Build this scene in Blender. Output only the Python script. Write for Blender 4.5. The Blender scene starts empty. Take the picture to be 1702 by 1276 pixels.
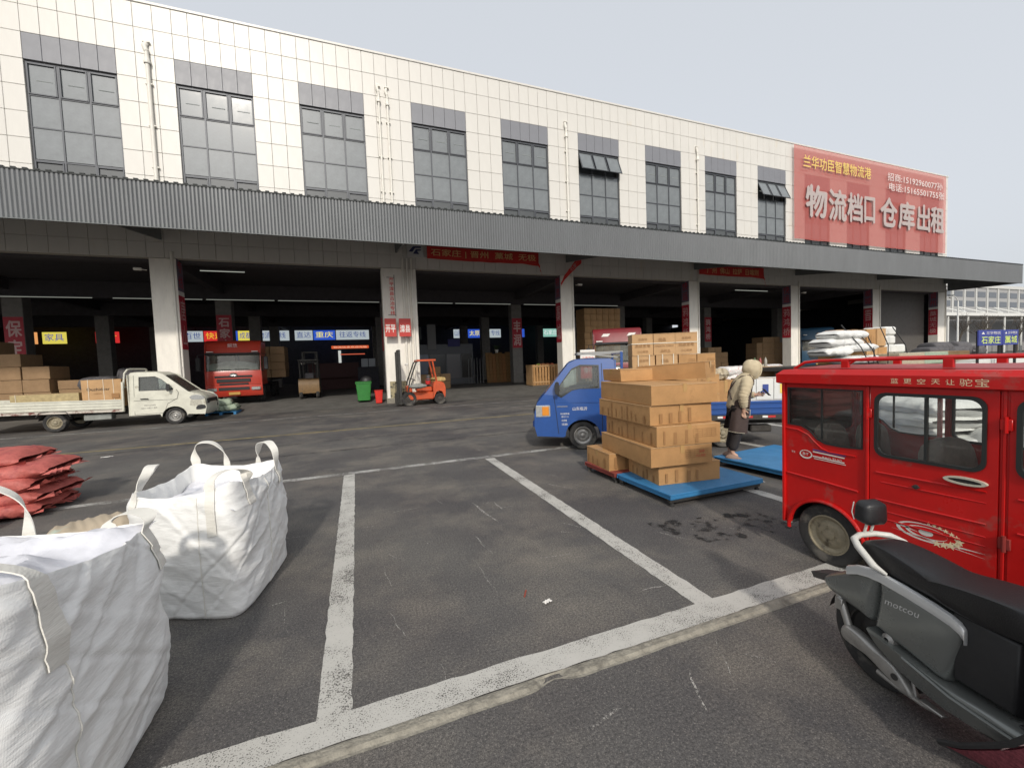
import bpy, bmesh, math, random
from mathutils import Vector, Matrix, noise
from mathutils.geometry import tessellate_polygon
from math import radians as R, sin, cos, pi, sqrt
random.seed(7)
C = bpy.context.scene.collection
S = bpy.context.scene

# ---------------------------------------------------------------- camera
cam_d = bpy.data.cameras.new('camera'); cam = bpy.data.objects.new('camera', cam_d); C.objects.link(cam)
cam_d.sensor_width = 36; cam_d.lens = 686.2 / 1702 * 36
cam_d.clip_start = 0.05; cam_d.clip_end = 3000
r_, u_, f_ = Vector((.93500, -.35260, -.03790)), Vector((.0532, .0337, .9980)), Vector((.3506, .9352, -.0502))
f_.normalize(); r_ = (r_ - f_ * r_.dot(f_)).normalized(); u_ = r_.cross(f_)
mw = Matrix(((r_.x, u_.x, -f_.x, 0), (r_.y, u_.y, -f_.y, 0), (r_.z, u_.z, -f_.z, 1.85), (0, 0, 0, 1)))
cam.matrix_world = mw
S.camera = cam

# ---------------------------------------------------------------- light
SUN = Vector((.22, 1.0, -.68)).normalized()            # the way the light travels
elev = math.asin(-SUN.z); azi = math.atan2(-SUN.x, -SUN.y)
W = bpy.data.worlds.new('World'); S.world = W; W.use_nodes = True
nt = W.node_tree; nt.nodes.clear()
out = nt.nodes.new('ShaderNodeOutputWorld'); bg = nt.nodes.new('ShaderNodeBackground')
sky = nt.nodes.new('ShaderNodeTexSky'); sky.sky_type = 'NISHITA'; sky.sun_disc = False
sky.sun_elevation = elev; sky.sun_rotation = azi; sky.altitude = 0
sky.air_density = 1.0; sky.dust_density = 6.0; sky.ozone_density = 2.0
hs = nt.nodes.new('ShaderNodeHueSaturation'); hs.inputs['Saturation'].default_value = 0.35
mixh = nt.nodes.new('ShaderNodeMix'); mixh.data_type = 'RGBA'; mixh.inputs[0].default_value = 0.65
mixh.inputs[7].default_value = (5.75, 6.05, 6.45, 1)       # even haze veil over the whole sky
nt.links.new(sky.outputs[0], hs.inputs['Color']); nt.links.new(hs.outputs[0], mixh.inputs[6])
nt.links.new(mixh.outputs[2], bg.inputs['Color']); bg.inputs['Strength'].default_value = 0.15
nt.links.new(bg.outputs[0], out.inputs[0])
sd = bpy.data.lights.new('sun', 'SUN'); sd.energy = 2.3; sd.angle = R(3); sd.color = (1, .93, .83)
so = bpy.data.objects.new('sun', sd); C.objects.link(so)
so.rotation_euler = SUN.to_track_quat('-Z', 'Y').to_euler()
S.view_settings.view_transform = 'Standard'; S.view_settings.look = 'None'
S.view_settings.gamma = 1; S.view_settings.use_curve_mapping = False; S.view_settings.exposure = 0.0
S.cycles.max_bounces = 6; S.cycles.transparent_max_bounces = 12

# ---------------------------------------------------------------- materials
def mat(name, col, rough=.6, metal=0., var=.0, vscale=4., bump=0., bscale=30., spec=.5, col2=None, wear=None, wscale=3., emit=None, es=0., alpha=None, trans=None, coat=0., stretch=None):
    """principled material: colour with two octaves of noise variation, optional second colour (dirt / rust) by noise threshold, optional bump"""
    m = bpy.data.materials.new(name); m.use_nodes = True
    t = m.node_tree; p = t.nodes['Principled BSDF']; L = t.links.new
    c = tuple(col) + (1,)
    p.inputs['Base Color'].default_value = c; p.inputs['Roughness'].default_value = rough
    p.inputs['Metallic'].default_value = metal; p.inputs['Specular IOR Level'].default_value = spec
    if coat: p.inputs['Coat Weight'].default_value = coat; p.inputs['Coat Roughness'].default_value = .15
    if emit: p.inputs['Emission Color'].default_value = tuple(emit) + (1,); p.inputs['Emission Strength'].default_value = es
    if trans: p.inputs['Transmission Weight'].default_value = trans
    if alpha is not None: p.inputs['Alpha'].default_value = alpha
    if var or col2 or bump:
        tc = t.nodes.new('ShaderNodeTexCoord'); mp = t.nodes.new('ShaderNodeMapping'); L(tc.outputs['Object'], mp.inputs[0])
        if stretch: mp.inputs['Scale'].default_value = stretch
    last = None
    if var:
        n = t.nodes.new('ShaderNodeTexNoise'); n.inputs['Scale'].default_value = vscale; n.inputs['Detail'].default_value = 8; n.inputs['Roughness'].default_value = .7
        L(mp.outputs[0], n.inputs['Vector'])
        mr = t.nodes.new('ShaderNodeMapRange'); mr.inputs[1].default_value = .3; mr.inputs[2].default_value = .7
        mr.inputs[3].default_value = 1 - var; mr.inputs[4].default_value = 1 + var * .6; L(n.outputs[0], mr.inputs[0])
        mx = t.nodes.new('ShaderNodeMix'); mx.data_type = 'RGBA'; mx.blend_type = 'MULTIPLY'; mx.inputs[0].default_value = 1
        mx.inputs[6].default_value = c; L(mr.outputs[0], mx.inputs[7]); last = mx.outputs[2]
        rr = t.nodes.new('ShaderNodeMapRange'); rr.inputs[3].default_value = min(1, rough + .12); rr.inputs[4].default_value = max(.03, rough - .1)
        L(n.outputs[0], rr.inputs[0]); L(rr.outputs[0], p.inputs['Roughness'])
    if col2:
        n2 = t.nodes.new('ShaderNodeTexNoise'); n2.inputs['Scale'].default_value = wscale; n2.inputs['Detail'].default_value = 10; n2.inputs['Roughness'].default_value = .65
        L(mp.outputs[0], n2.inputs['Vector'])
        r2 = t.nodes.new('ShaderNodeMapRange'); w = wear if wear is not None else .55
        r2.inputs[1].default_value = w; r2.inputs[2].default_value = w + .12; L(n2.outputs[0], r2.inputs[0])
        m2 = t.nodes.new('ShaderNodeMix'); m2.data_type = 'RGBA'; L(r2.outputs[0], m2.inputs[0])
        if last: L(last, m2.inputs[6])
        else: m2.inputs[6].default_value = c
        m2.inputs[7].default_value = tuple(col2) + (1,); last = m2.outputs[2]
    if last: L(last, p.inputs['Base Color'])
    if bump:
        nb = t.nodes.new('ShaderNodeTexNoise'); nb.inputs['Scale'].default_value = bscale; nb.inputs['Detail'].default_value = 6
        L(mp.outputs[0], nb.inputs['Vector'])
        b = t.nodes.new('ShaderNodeBump'); b.inputs['Strength'].default_value = bump; b.inputs['Distance'].default_value = .02
        L(nb.outputs[0], b.inputs['Height']); L(b.outputs[0], p.inputs['Normal'])
    return m

def glow(name, col, s=1.):
    m = bpy.data.materials.new(name); m.use_nodes = True; t = m.node_tree; t.nodes.clear()
    o = t.nodes.new('ShaderNodeOutputMaterial'); e = t.nodes.new('ShaderNodeEmission')
    e.inputs[0].default_value = tuple(col) + (1,); e.inputs[1].default_value = s; t.links.new(e.outputs[0], o.inputs[0]); return m

def glassm(name, tint=(.85, .9, .88), opac=.25, film=(.35, .34, .3), rough=.03):
    """thin pane: see-through with a dusty film and a reflection"""
    m = bpy.data.materials.new(name); m.use_nodes = True; t = m.node_tree; t.nodes.clear(); L = t.links.new
    o = t.nodes.new('ShaderNodeOutputMaterial'); tr = t.nodes.new('ShaderNodeBsdfTransparent'); tr.inputs[0].default_value = tuple(tint) + (1,)
    df = t.nodes.new('ShaderNodeBsdfDiffuse'); df.inputs[0].default_value = tuple(film) + (1,)
    gl = t.nodes.new('ShaderNodeBsdfGlossy'); gl.inputs['Roughness'].default_value = rough
    fr = t.nodes.new('ShaderNodeFresnel'); fr.inputs[0].default_value = 1.5
    m1 = t.nodes.new('ShaderNodeMixShader'); m1.inputs[0].default_value = opac; L(tr.outputs[0], m1.inputs[1]); L(df.outputs[0], m1.inputs[2])
    n = t.nodes.new('ShaderNodeTexNoise'); n.inputs['Scale'].default_value = 3.5; n.inputs['Detail'].default_value = 8
    tc = t.nodes.new('ShaderNodeTexCoord'); L(tc.outputs['Object'], n.inputs['Vector'])
    mr = t.nodes.new('ShaderNodeMapRange'); mr.inputs[1].default_value = .3; mr.inputs[2].default_value = .75
    mr.inputs[3].default_value = opac * .4; mr.inputs[4].default_value = min(1, opac * 1.8); L(n.outputs[0], mr.inputs[0]); L(mr.outputs[0], m1.inputs[0])
    m2 = t.nodes.new('ShaderNodeMixShader'); L(fr.outputs[0], m2.inputs[0]); L(m1.outputs[0], m2.inputs[1]); L(gl.outputs[0], m2.inputs[2])
    L(m2.outputs[0], o.inputs[0]); return m

# ---------------------------------------------------------------- mesh helpers
class MB:
    """collects shapes and links them as one mesh object"""
    def __init__(s): s.v = []; s.f = []
    def add(s, vs, fs, m=None):
        b = len(s.v)
        for v in vs:
            v = Vector(v); s.v.append(tuple(m @ v) if m else tuple(v))
        s.f += [tuple(i + b for i in f) for f in fs]; return s
    def box(s, x0, x1, y0, y1, z0, z1, c=0., m=None):
        if x0 > x1: x0, x1 = x1, x0
        if y0 > y1: y0, y1 = y1, y0
        if z0 > z1: z0, z1 = z1, z0
        if not c:
            vs = [(x, y, z) for x in (x0, x1) for y in (y0, y1) for z in (z0, z1)]
            return s.add(vs, [(0, 1, 3, 2), (4, 6, 7, 5), (0, 4, 5, 1), (2, 3, 7, 6), (0, 2, 6, 4), (1, 5, 7, 3)], m)
        c = min(c, (x1 - x0) * .45, (y1 - y0) * .45, (z1 - z0) * .45)
        X, Y, Z = (x0, x1), (y0, y1), (z0, z1); vs = []; ix = {}
        for i in (0, 1):
            for j in (0, 1):
                for k in (0, 1):
                    a, b, d = (c, -c)[i], (c, -c)[j], (c, -c)[k]
                    for ax, p in enumerate(((X[i], Y[j] + b, Z[k] + d), (X[i] + a, Y[j], Z[k] + d), (X[i] + a, Y[j] + b, Z[k]))):
                        ix[i, j, k, ax] = len(vs); vs.append(p)
        F = []
        for i in (0, 1):
            o = ((0, 0), (0, 1), (1, 1), (1, 0)) if i == 0 else ((0, 0), (1, 0), (1, 1), (0, 1))
            F.append([ix[i, a, b, 0] for a, b in o])
            F.append([ix[b, i, a, 1] for a, b in o])
            F.append([ix[a, b, i, 2] for a, b in o])
        for a in (0, 1):
            for b in (0, 1):
                F.append([ix[a, b, 0, 0], ix[a, b, 0, 1], ix[a, b, 1, 1], ix[a, b, 1, 0]])
                F.append([ix[a, 0, b, 0], ix[a, 0, b, 2], ix[a, 1, b, 2], ix[a, 1, b, 0]])
                F.append([ix[0, a, b, 1], ix[0, a, b, 2], ix[1, a, b, 2], ix[1, a, b, 1]])
        for i in (0, 1):
            for j in (0, 1):
                for k in (0, 1): F.append([ix[i, j, k, 0], ix[i, j, k, 1], ix[i, j, k, 2]])
        return s.add(vs, F, m)
    def bar(s, a, b, w, h=None, c=0.):
        """rectangular bar from a to b"""
        a, b = Vector(a), Vector(b); d = b - a; h = h or w
        q = d.to_track_quat('X', 'Z').to_matrix().to_4x4(); q.translation = a
        return s.box(0, d.length, -w / 2, w / 2, -h / 2, h / 2, c, q)
    def tube(s, pts, r, n=8, cap=True):
        """round tube through points; r a number or one per point"""
        pts = [Vector(p) for p in pts]; rs = r if isinstance(r, (list, tuple)) else [r] * len(pts)
        b = len(s.v); up = None
        for i, p in enumerate(pts):
            t = (pts[min(i + 1, len(pts) - 1)] - pts[max(i - 1, 0)]).normalized()
            if up is None: up = t.orthogonal().normalized()
            up = (up - t * up.dot(t)).normalized(); sd_ = t.cross(up)
            for k in range(n):
                a = 2 * pi * k / n; s.v.append(tuple(p + (up * cos(a) + sd_ * sin(a)) * rs[i]))
        for i in range(len(pts) - 1):
            for k in range(n):
                k2 = (k + 1) % n; s.f.append((b + i * n + k, b + i * n + k2, b + (i + 1) * n + k2, b + (i + 1) * n + k))
        if cap:
            s.f.append(tuple(b + k for k in reversed(range(n)))); e = b + (len(pts) - 1) * n; s.f.append(tuple(e + k for k in range(n)))
        return s
    def lathe(s, prof, n=24, m=None, closed=False):
        """profile of (radius, height) turned about z"""
        vs = []; F = []; L = len(prof)
        for k in range(n):
            a = 2 * pi * k / n
            for r, z in prof: vs.append((r * cos(a), r * sin(a), z))
        for k in range(n):
            k2 = (k + 1) % n
            for i in range(L - 1 + (1 if closed else 0)):
                j = (i + 1) % L; F.append((k * L + i, k2 * L + i, k2 * L + j, k * L + j))
        return s.add(vs, F, m)
    def plate(s, outer, holes=(), t=.02, fn=None, m=None):
        """flat outline (u, v) with holes, thickness t; fn(u, v, w) -> xyz"""
        loops = [list(outer)] + [list(h) for h in holes]
        fn = fn or (lambda u, v, w: (u, w, v)); flat = [p for l in loops for p in l]; N = len(flat)
        tris = tessellate_polygon([[Vector((p[0], p[1], 0)) for p in l] for l in loops])
        vs = [fn(p[0], p[1], 0) for p in flat] + [fn(p[0], p[1], t) for p in flat]
        F = []
        for q in tris: F.append(tuple(q)); F.append(tuple(i + N for i in reversed(q)))
        b = 0
        for l in loops:
            n = len(l)
            for i in range(n): j = (i + 1) % n; F.append((b + i, b + j, b + j + N, b + i + N))
            b += n
        return s.add(vs, F, m)
    def grid(s, nu, nv, fn, wrap=False, m=None):
        vs = [fn(i / nu, j / nv) for i in range(nu + 1) for j in range(nv + 1)]
        F = [(i * (nv + 1) + j, (i + 1) * (nv + 1) + j, (i + 1) * (nv + 1) + j + 1, i * (nv + 1) + j + 1) for i in range(nu) for j in range(nv)]
        return s.add(vs, F, m)
    def loft(s, rings, cap=True, m=None):
        n = len(rings[0]); vs = [p for r in rings for p in r]; F = []
        for i in range(len(rings) - 1):
            for k in range(n): k2 = (k + 1) % n; F.append((i * n + k, i * n + k2, (i + 1) * n + k2, (i + 1) * n + k))
        if cap: F.append(tuple(reversed(range(n)))); F.append(tuple((len(rings) - 1) * n + k for k in range(n)))
        return s.add(vs, F, m)
    def mesh(s, name, material=None, smooth=False, fix=True):
        me = bpy.data.meshes.new(name); me.from_pydata(s.v, [], s.f)
        if fix:
            bm = bmesh.new(); bm.from_mesh(me); bmesh.ops.recalc_face_normals(bm, faces=bm.faces); bm.to_mesh(me); bm.free()
        if smooth:
            me.polygons.foreach_set('use_smooth', [True] * len(me.polygons))
            if smooth != 'all': me.set_sharp_from_angle(angle=R(smooth if smooth is not True else 38))
        if material: me.materials.append(material)
        me.update(); return me
    def build(s, name, material, parent=None, smooth=False, fix=True):
        return link(s.mesh(name, material, smooth, fix), name, parent)

def link(me, name, parent=None):
    o = bpy.data.objects.new(name, me); C.objects.link(o)
    if parent is not None: o.parent = parent
    return o
def tag(o, label=None, cat=None, group=None, kind=None):
    if label: o['label'] = label
    if cat: o['category'] = cat
    if group: o['group'] = group
    if kind: o['kind'] = kind
    return o
def thing(name, label, cat, loc=(0, 0, 0), rz=0., group=None, rot=None):
    o = bpy.data.objects.new(name, None); C.objects.link(o); o.empty_display_size = .2
    o.location = loc; o.rotation_euler = rot or (0, 0, rz); return tag(o, label, cat, group)
def copy_tree(o, parent=None):
    c = o.copy(); C.objects.link(c)
    if parent is not None: c.parent = parent
    for ch in kids.get(o.name, []) or [x for x in o.children]: copy_tree(ch, c)
    return c
kids = {}
def T(x=0, y=0, z=0, rz=0, rx=0, ry=0, s=1):
    return Matrix.Translation((x, y, z)) @ Matrix.Rotation(rz, 4, 'Z') @ Matrix.Rotation(ry, 4, 'Y') @ Matrix.Rotation(rx, 4, 'X') @ Matrix.Scale(s, 4)
def rrect(x0, x1, y0, y1, r, n=4):
    """rounded rectangle outline"""
    p = []
    for cx, cy, a0 in ((x1 - r, y1 - r, 0), (x0 + r, y1 - r, 90), (x0 + r, y0 + r, 180), (x1 - r, y0 + r, 270)):
        for k in range(n + 1): a = R(a0 + 90 * k / n); p.append((cx + r * cos(a), cy + r * sin(a)))
    return p
def arc(cx, cy, r, a0, a1, n=10): return [(cx + r * cos(R(a0 + (a1 - a0) * k / n)), cy + r * sin(R(a0 + (a1 - a0) * k / n))) for k in range(n + 1)]
def nz(x, y, z=0, s=1.): return noise.noise(Vector((x * s, y * s, z * s)))

def subdiv_mesh(ob, levels=1, skin=False):
    dg = bpy.context.evaluated_depsgraph_get(); me = bpy.data.meshes.new_from_object(ob.evaluated_get(dg)); return me

_tc = {}
def text_mesh(body, bold=.012, vertical=False):
    """2D triangulated lettering, cap height about 1, centred"""
    bold = 0; key = (body, bold, vertical)
    if key in _tc: return _tc[key]
    cu = bpy.data.curves.new('lettering', 'FONT'); cu.body = '\n'.join(body) if vertical else body
    cu.align_x = 'CENTER'; cu.resolution_u = 2; cu.offset = bold; cu.fill_mode = 'FRONT'
    if vertical: cu.space_line = 1.12
    o = bpy.data.objects.new('lettering', cu); C.objects.link(o); bpy.context.view_layer.update()
    me = o.to_mesh(); vs = [(v.co.x, v.co.y) for v in me.vertices]; fs = [tuple(p.vertices) for p in me.polygons]
    o.to_mesh_clear(); bpy.data.objects.remove(o); bpy.data.curves.remove(cu)
    if vs:
        x0, x1 = min(v[0] for v in vs), max(v[0] for v in vs); y0, y1 = min(v[1] for v in vs), max(v[1] for v in vs)
        vs = [((x - (x0 + x1) / 2), (y - (y0 + y1) / 2)) for x, y in vs]; sz = (x1 - x0, y1 - y0)
    else: sz = (1, 1)
    _tc[key] = (vs, fs, sz); return _tc[key]
def letters(body, m, w=None, h=None, bold=.012, vertical=False, mb=None, slant=0.):
    """lettering scaled to w x h, laid in the plane given by matrix m (local x right, local y up)"""
    vs, fs, (sw, sh) = text_mesh(body, bold, vertical)
    if w is None: w = sw * h / sh
    if h is None: h = sh * w / sw
    mb = mb or MB(); b = min(w, h) * bold if bold > .004 else 0
    for q, (dx, dy) in enumerate(((0, 0), (b, 0), (-b, 0), (0, b), (0, -b)) if b else ((0, 0),)): mb.add([(x * w / sw + y * slant * h / sh + dx, y * h / sh + dy, q * .0004) for x, y in vs], fs, m)
    return mb
def wallm(x, y, z, face='-y', s=1):
    """matrix for flat print on an upright face; face names the way the print looks"""
    base = {'-y': Matrix(((1, 0, 0), (0, 0, -1), (0, 1, 0))), '+y': Matrix(((-1, 0, 0), (0, 0, 1), (0, 1, 0))),
            '-x': Matrix(((0, 0, -1), (-1, 0, 0), (0, 1, 0))), '+x': Matrix(((0, 0, 1), (1, 0, 0), (0, 1, 0))), '+z': Matrix(((1, 0, 0), (0, 1, 0), (0, 0, 1)))}[face]
    return Matrix.Translation((x, y, z)) @ base.to_4x4()
K = 1.15625
# ---------------------------------------------------------------- shared materials
M = {}
def ground_mat():
    m = bpy.data.materials.new('asphalt'); m.use_nodes = True; t = m.node_tree; p = t.nodes['Principled BSDF']; L = t.links.new
    N = t.nodes.new; tc = N('ShaderNodeTexCoord')
    def noi(s, d=6, r=.6, sc=None):
        n = N('ShaderNodeTexNoise'); n.inputs['Scale'].default_value = s; n.inputs['Detail'].default_value = d; n.inputs['Roughness'].default_value = r
        if sc:
            mp = N('ShaderNodeMapping'); mp.inputs['Scale'].default_value = sc; mp.inputs['Rotation'].default_value = (0, 0, R(25)); L(tc.outputs['Object'], mp.inputs[0]); L(mp.outputs[0], n.inputs['Vector'])
        else: L(tc.outputs['Object'], n.inputs['Vector'])
        return n.outputs[0]
    def rng(o, a, b, c=0., d=1.):
        r = N('ShaderNodeMapRange'); r.inputs[1].default_value = a; r.inputs[2].default_value = b; r.inputs[3].default_value = c; r.inputs[4].default_value = d; L(o, r.inputs[0]); return r.outputs[0]
    def mix(f, a, b, bt='MIX'):
        x = N('ShaderNodeMix'); x.data_type = 'RGBA'; x.blend_type = bt
        (L(f, x.inputs[0]) if not isinstance(f, (int, float)) else setattr(x.inputs[0], 'default_value', f))
        for k, q in ((6, a), (7, b)):
            (L(q, x.inputs[k]) if not isinstance(q, tuple) else setattr(x.inputs[k], 'default_value', q + (1,)))
        return x.outputs[2]
    def mul(a, b):
        x = N('ShaderNodeMath'); x.operation = 'MULTIPLY'; L(a, x.inputs[0]); (L(b, x.inputs[1]) if not isinstance(b, float) else setattr(x.inputs[1], 'default_value', b)); return x.outputs[0]
    base = mix(rng(noi(.35, 5), .38, .60), (.080, .078, .080), (.128, .124, .117))          # old and newer asphalt
    base = mix(rng(noi(.9, 8, .65), .46, .68, 0, .85), base, (.205, .188, .162))              # dust lying in patches
    base = mix(rng(noi(1.7, 8, .7), .56, .76, 0, .45), base, (.05, .048, .05))             # oil and rubber
    base = mix(rng(noi(3.0, 6, .6, (1, .08, 1)), .62, .72, 0, .35), base, (.17, .16, .145))    # drag marks
    v = N('ShaderNodeTexVoronoi'); v.inputs['Scale'].default_value = 80; L(tc.outputs['Object'], v.inputs['Vector'])
    base = mix(rng(v.outputs['Distance'], .04, .36, .55, 0.), base, (.30, .28, .255))
    g2 = noi(62, 5, .75); base = mix(1.0, base, mix(rng(g2, .36, .64), (.55, .54, .54), (1.45, 1.42, 1.38)), 'MULTIPLY')
    base = mix(rng(noi(.5, 3), .42, .6), base, mix(1.0, base, (.90, .88, .89), 'MULTIPLY'))            # pale aggregate
    vn = noi(170, 3)
    base = mix(rng(vn, .35, .68, .0, .6), (.02, .02, .021), base) if False else mix(rng(vn, .38, .54, .62, 0), base, (.022, .021, .022))
    w = N('ShaderNodeTexVoronoi'); w.inputs['Scale'].default_value = 5.5; w.inputs['Randomness'].default_value = 1; L(tc.outputs['Object'], w.inputs['Vector'])
    base = mix(mul(rng(w.outputs['Distance'], .018, .03, 1, 0), rng(noi(1.2, 2), .5, .55)), base, (.5, .48, .45))   # chips of paper and grit
    L(base, p.inputs['Base Color'])
    p.inputs['Roughness'].default_value = .85; p.inputs['Specular IOR Level'].default_value = .35
    b = N('ShaderNodeBump'); b.inputs['Strength'].default_value = .5; b.inputs['Distance'].default_value = .006
    L(mix(.5, v.outputs['Distance'], vn), b.inputs['Height']); L(b.outputs[0], p.inputs['Normal'])
    return m
def paint_mat(name, col, thr=.42, soft=.18):
    """worn road paint: asphalt shows where the noise eats it"""
    m = bpy.data.materials.new(name); m.use_nodes = True; t = m.node_tree; p = t.nodes['Principled BSDF']; L = t.links.new; N = t.nodes.new
    tc = N('ShaderNodeTexCoord'); o = [x for x in t.nodes if x.type == 'OUTPUT_MATERIAL'][0]
    n1 = N('ShaderNodeTexNoise'); n1.inputs['Scale'].default_value = 120; n1.inputs['Detail'].default_value = 4
    n2 = N('ShaderNodeTexNoise'); n2.inputs['Scale'].default_value = 2.2; n2.inputs['Detail'].default_value = 9; n2.inputs['Roughness'].default_value = .75
    for n in (n1, n2): L(tc.outputs['Object'], n.inputs['Vector'])
    a = N('ShaderNodeMath'); a.operation = 'MULTIPLY_ADD'; a.inputs[1].default_value = .55; L(n1.outputs[0], a.inputs[0])
    h = N('ShaderNodeMath'); h.operation = 'MULTIPLY'; h.inputs[1].default_value = .45; L(n2.outputs[0], h.inputs[0]); L(h.outputs[0], a.inputs[2])
    r = N('ShaderNodeMapRange'); r.inputs[1].default_value = thr; r.inputs[2].default_value = thr + soft * .4; L(a.outputs[0], r.inputs[0])
    mx = N('ShaderNodeMix'); mx.data_type = 'RGBA'; mx.inputs[6].default_value = tuple(c * .66 for c in col) + (1,); mx.inputs[7].default_value = tuple(col) + (1,)
    L(n2.outputs[0], mx.inputs[0]); L(mx.outputs[2], p.inputs['Base Color']); p.inputs['Roughness'].default_value = .8
    tr = N('ShaderNodeBsdfTransparent'); ms = N('ShaderNodeMixShader'); L(r.outputs[0], ms.inputs[0]); L(tr.outputs[0], ms.inputs[1]); L(p.outputs[0], ms.inputs[2]); L(ms.outputs[0], o.inputs[0])
    return m
M['asphalt'] = ground_mat()
M['paint_white'] = paint_mat('white_road_paint', (.53, .515, .475), .395)
M['paint_yellow'] = paint_mat('yellow_road_paint', (.42, .34, .14), .44)
M['paint_thin'] = paint_mat('thin_white_road_paint', (.5, .49, .46), .46)
M['kerb_stone'] = mat('kerb_concrete', (.27, .25, .205), .9, var=.35, vscale=14, bump=.6, bscale=60, col2=(.13, .12, .10), wear=.56, wscale=6)
M['concrete'] = mat('hall_concrete', (.12, .115, .105), .85, var=.3, vscale=1.5, bump=.2)
M['tile'] = mat('cream_wall_tile', (.64, .62, .575), .38, var=.06, vscale=1.2, col2=(.62, .57, .48), wear=.60, wscale=.8, stretch=(1.5, 1, .35))
M['joint'] = mat('tile_joint', (.40, .38, .34), .9)
M['grey_panel'] = mat('grey_wall_panel', (.20, .205, .225), .45, var=.06, vscale=2)
M['frame'] = mat('window_frame', (.075, .08, .09), .45, metal=.3)
M['sheet'] = mat('canopy_sheet_metal', (.135, .142, .147), .45, metal=.15, var=.12, vscale=.8, stretch=(1, 1, .3))
M['darkcap'] = mat('dark_cap_strip', (.025, .03, .03), .6)
M['steel_grey'] = mat('canopy_steel', (.16, .17, .17), .6, var=.15)
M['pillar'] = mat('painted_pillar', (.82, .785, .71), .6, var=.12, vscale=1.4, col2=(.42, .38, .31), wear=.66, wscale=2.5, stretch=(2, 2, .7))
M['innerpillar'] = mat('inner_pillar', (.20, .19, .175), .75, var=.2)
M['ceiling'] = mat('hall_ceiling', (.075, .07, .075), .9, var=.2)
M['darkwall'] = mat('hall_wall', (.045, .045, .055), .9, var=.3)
M['shutter'] = mat('roller_shutter', (.12, .11, .10), .6, var=.15)
M['pipe'] = mat('pipe_plastic', (.74, .71, .64), .45, var=.08)
M['red_cloth'] = mat('red_banner_cloth', (.62, .035, .028), .7, var=.15, vscale=3)
M['red_print'] = mat('red_column_print', (.42, .018, .035), .55, var=.1)
M['purple_print'] = mat('violet_column_print', (.16, .12, .17), .6, var=.2)
M['white_print'] = mat('white_print', (.72, .70, .66), .6)
M['pale_print'] = mat('pale_red_print', (.62, .42, .40), .6)
M['yellow_print'] = mat('yellow_print', (.80, .60, .12), .6)
M['black'] = mat('black_plastic', (.018, .018, .019), .5, var=.2, vscale=20)
M['rubber'] = mat('tyre_rubber', (.028, .027, .026), .85, var=.3, vscale=12, col2=(.11, .10, .085), wear=.52, wscale=5)
M['chrome'] = mat('bright_metal', (.62, .62, .6), .25, metal=.9)
M['darksteel'] = mat('dark_steel', (.05, .048, .045), .6, metal=.4, var=.3, vscale=10)
def glass_window():
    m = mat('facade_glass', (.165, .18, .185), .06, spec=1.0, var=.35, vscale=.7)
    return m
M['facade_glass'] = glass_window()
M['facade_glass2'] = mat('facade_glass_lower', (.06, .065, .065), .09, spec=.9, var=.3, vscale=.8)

# ---------------------------------------------------------------- ground
g = MB(); g.grid(24, 24, lambda u, v: ((u - .5) * 1600, (v - .5) * 1600 + 100, 0)); tag(g.build('ground', M['asphalt'], fix=False), kind='structure')
fl = MB(); fl.grid(60, 12, lambda u, v: (-45 + u * 96.7, 21.2 + [0, .35, .8, 1.4, 2.2, 3.2, 6, 10, 16, 22, 28, 34, 36.5][int(round(v * 12))], [.006, .02, .05, .11, .2, .3, .31, .31, .31, .31, .31, .31, .31][int(round(v * 12))]))
tag(fl.build('hall_floor', M['concrete'], fix=False), kind='structure')
def strip(name, x0, x1, y0, y1, z=.004, material='paint_white', n=24, jit=.006):
    m = MB(); L_ = x1 - x0; H_ = y1 - y0; lon = L_ > H_
    def fn(u, v):
        x, y = x0 + L_ * u, y0 + H_ * v
        if lon: y += nz(x * 9, y0 * 3 + v * 7) * jit * 2 + nz(x * .6, v * 3) * jit
        else: x += nz(x0 * 3 + u * 7, y * 9) * jit * 2 + nz(u * 3, y * .6) * jit
        return (x, y, z)
    m.grid(*((int(max(8, L_ * 14)), 3) if lon else (3, int(max(8, H_ * 14)))), fn)
    o = m.build(name, M[material], fix=False); return tag(o, kind='structure')
strip('parking_line', -.30, -.12, 2.34, 7.75); strip('parking_line', 2.27, 2.45, 2.34, 7.70)
strip('parking_line', 4.86, 5.03, 2.34, 7.75); strip('parking_line', 7.4, 7.57, 2.34, 7.75); strip('parking_line', -2.90, -2.73, 2.34, 7.75); strip('parking_line', 9.95, 10.12, 2.34, 7.75)
strip('parking_line', -6, 16, 7.76, 7.93, material='paint_thin')
strip('parking_line', -9, 9, 2.155, 2.345, z=.008)
strip('road_line', -22, 30, 13.55, 13.68, material='paint_yellow'); strip('road_line', -30, 46, 18.42, 18.55, material='paint_thin')
strip('road_line', 6, 30, 16.2, 16.3, material='paint_thin')
# rough concrete kerb strip along the near edge of the bays, with a broken hole
k = MB()
def kf(u, v):
    x = -9 + 18 * u; hole = math.exp(-((x - .98) / .09) ** 2)
    yy = 2.062 + .088 * v - (.009 * nz(x * 3, 3) + .006 * nz(x * 22, 1)) * (1 - v) + .045 * hole * (1 - v)
    zz = .010 if v > .9 else (.014 + .003 * nz(x * 5, v * 4) if v > .25 else .001); return (x, yy, zz - .02 * hole * (.3 < v < .9))
k.grid(420, 5, kf); tag(k.build('kerb', M['kerb_stone'], fix=False), kind='structure')
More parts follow.
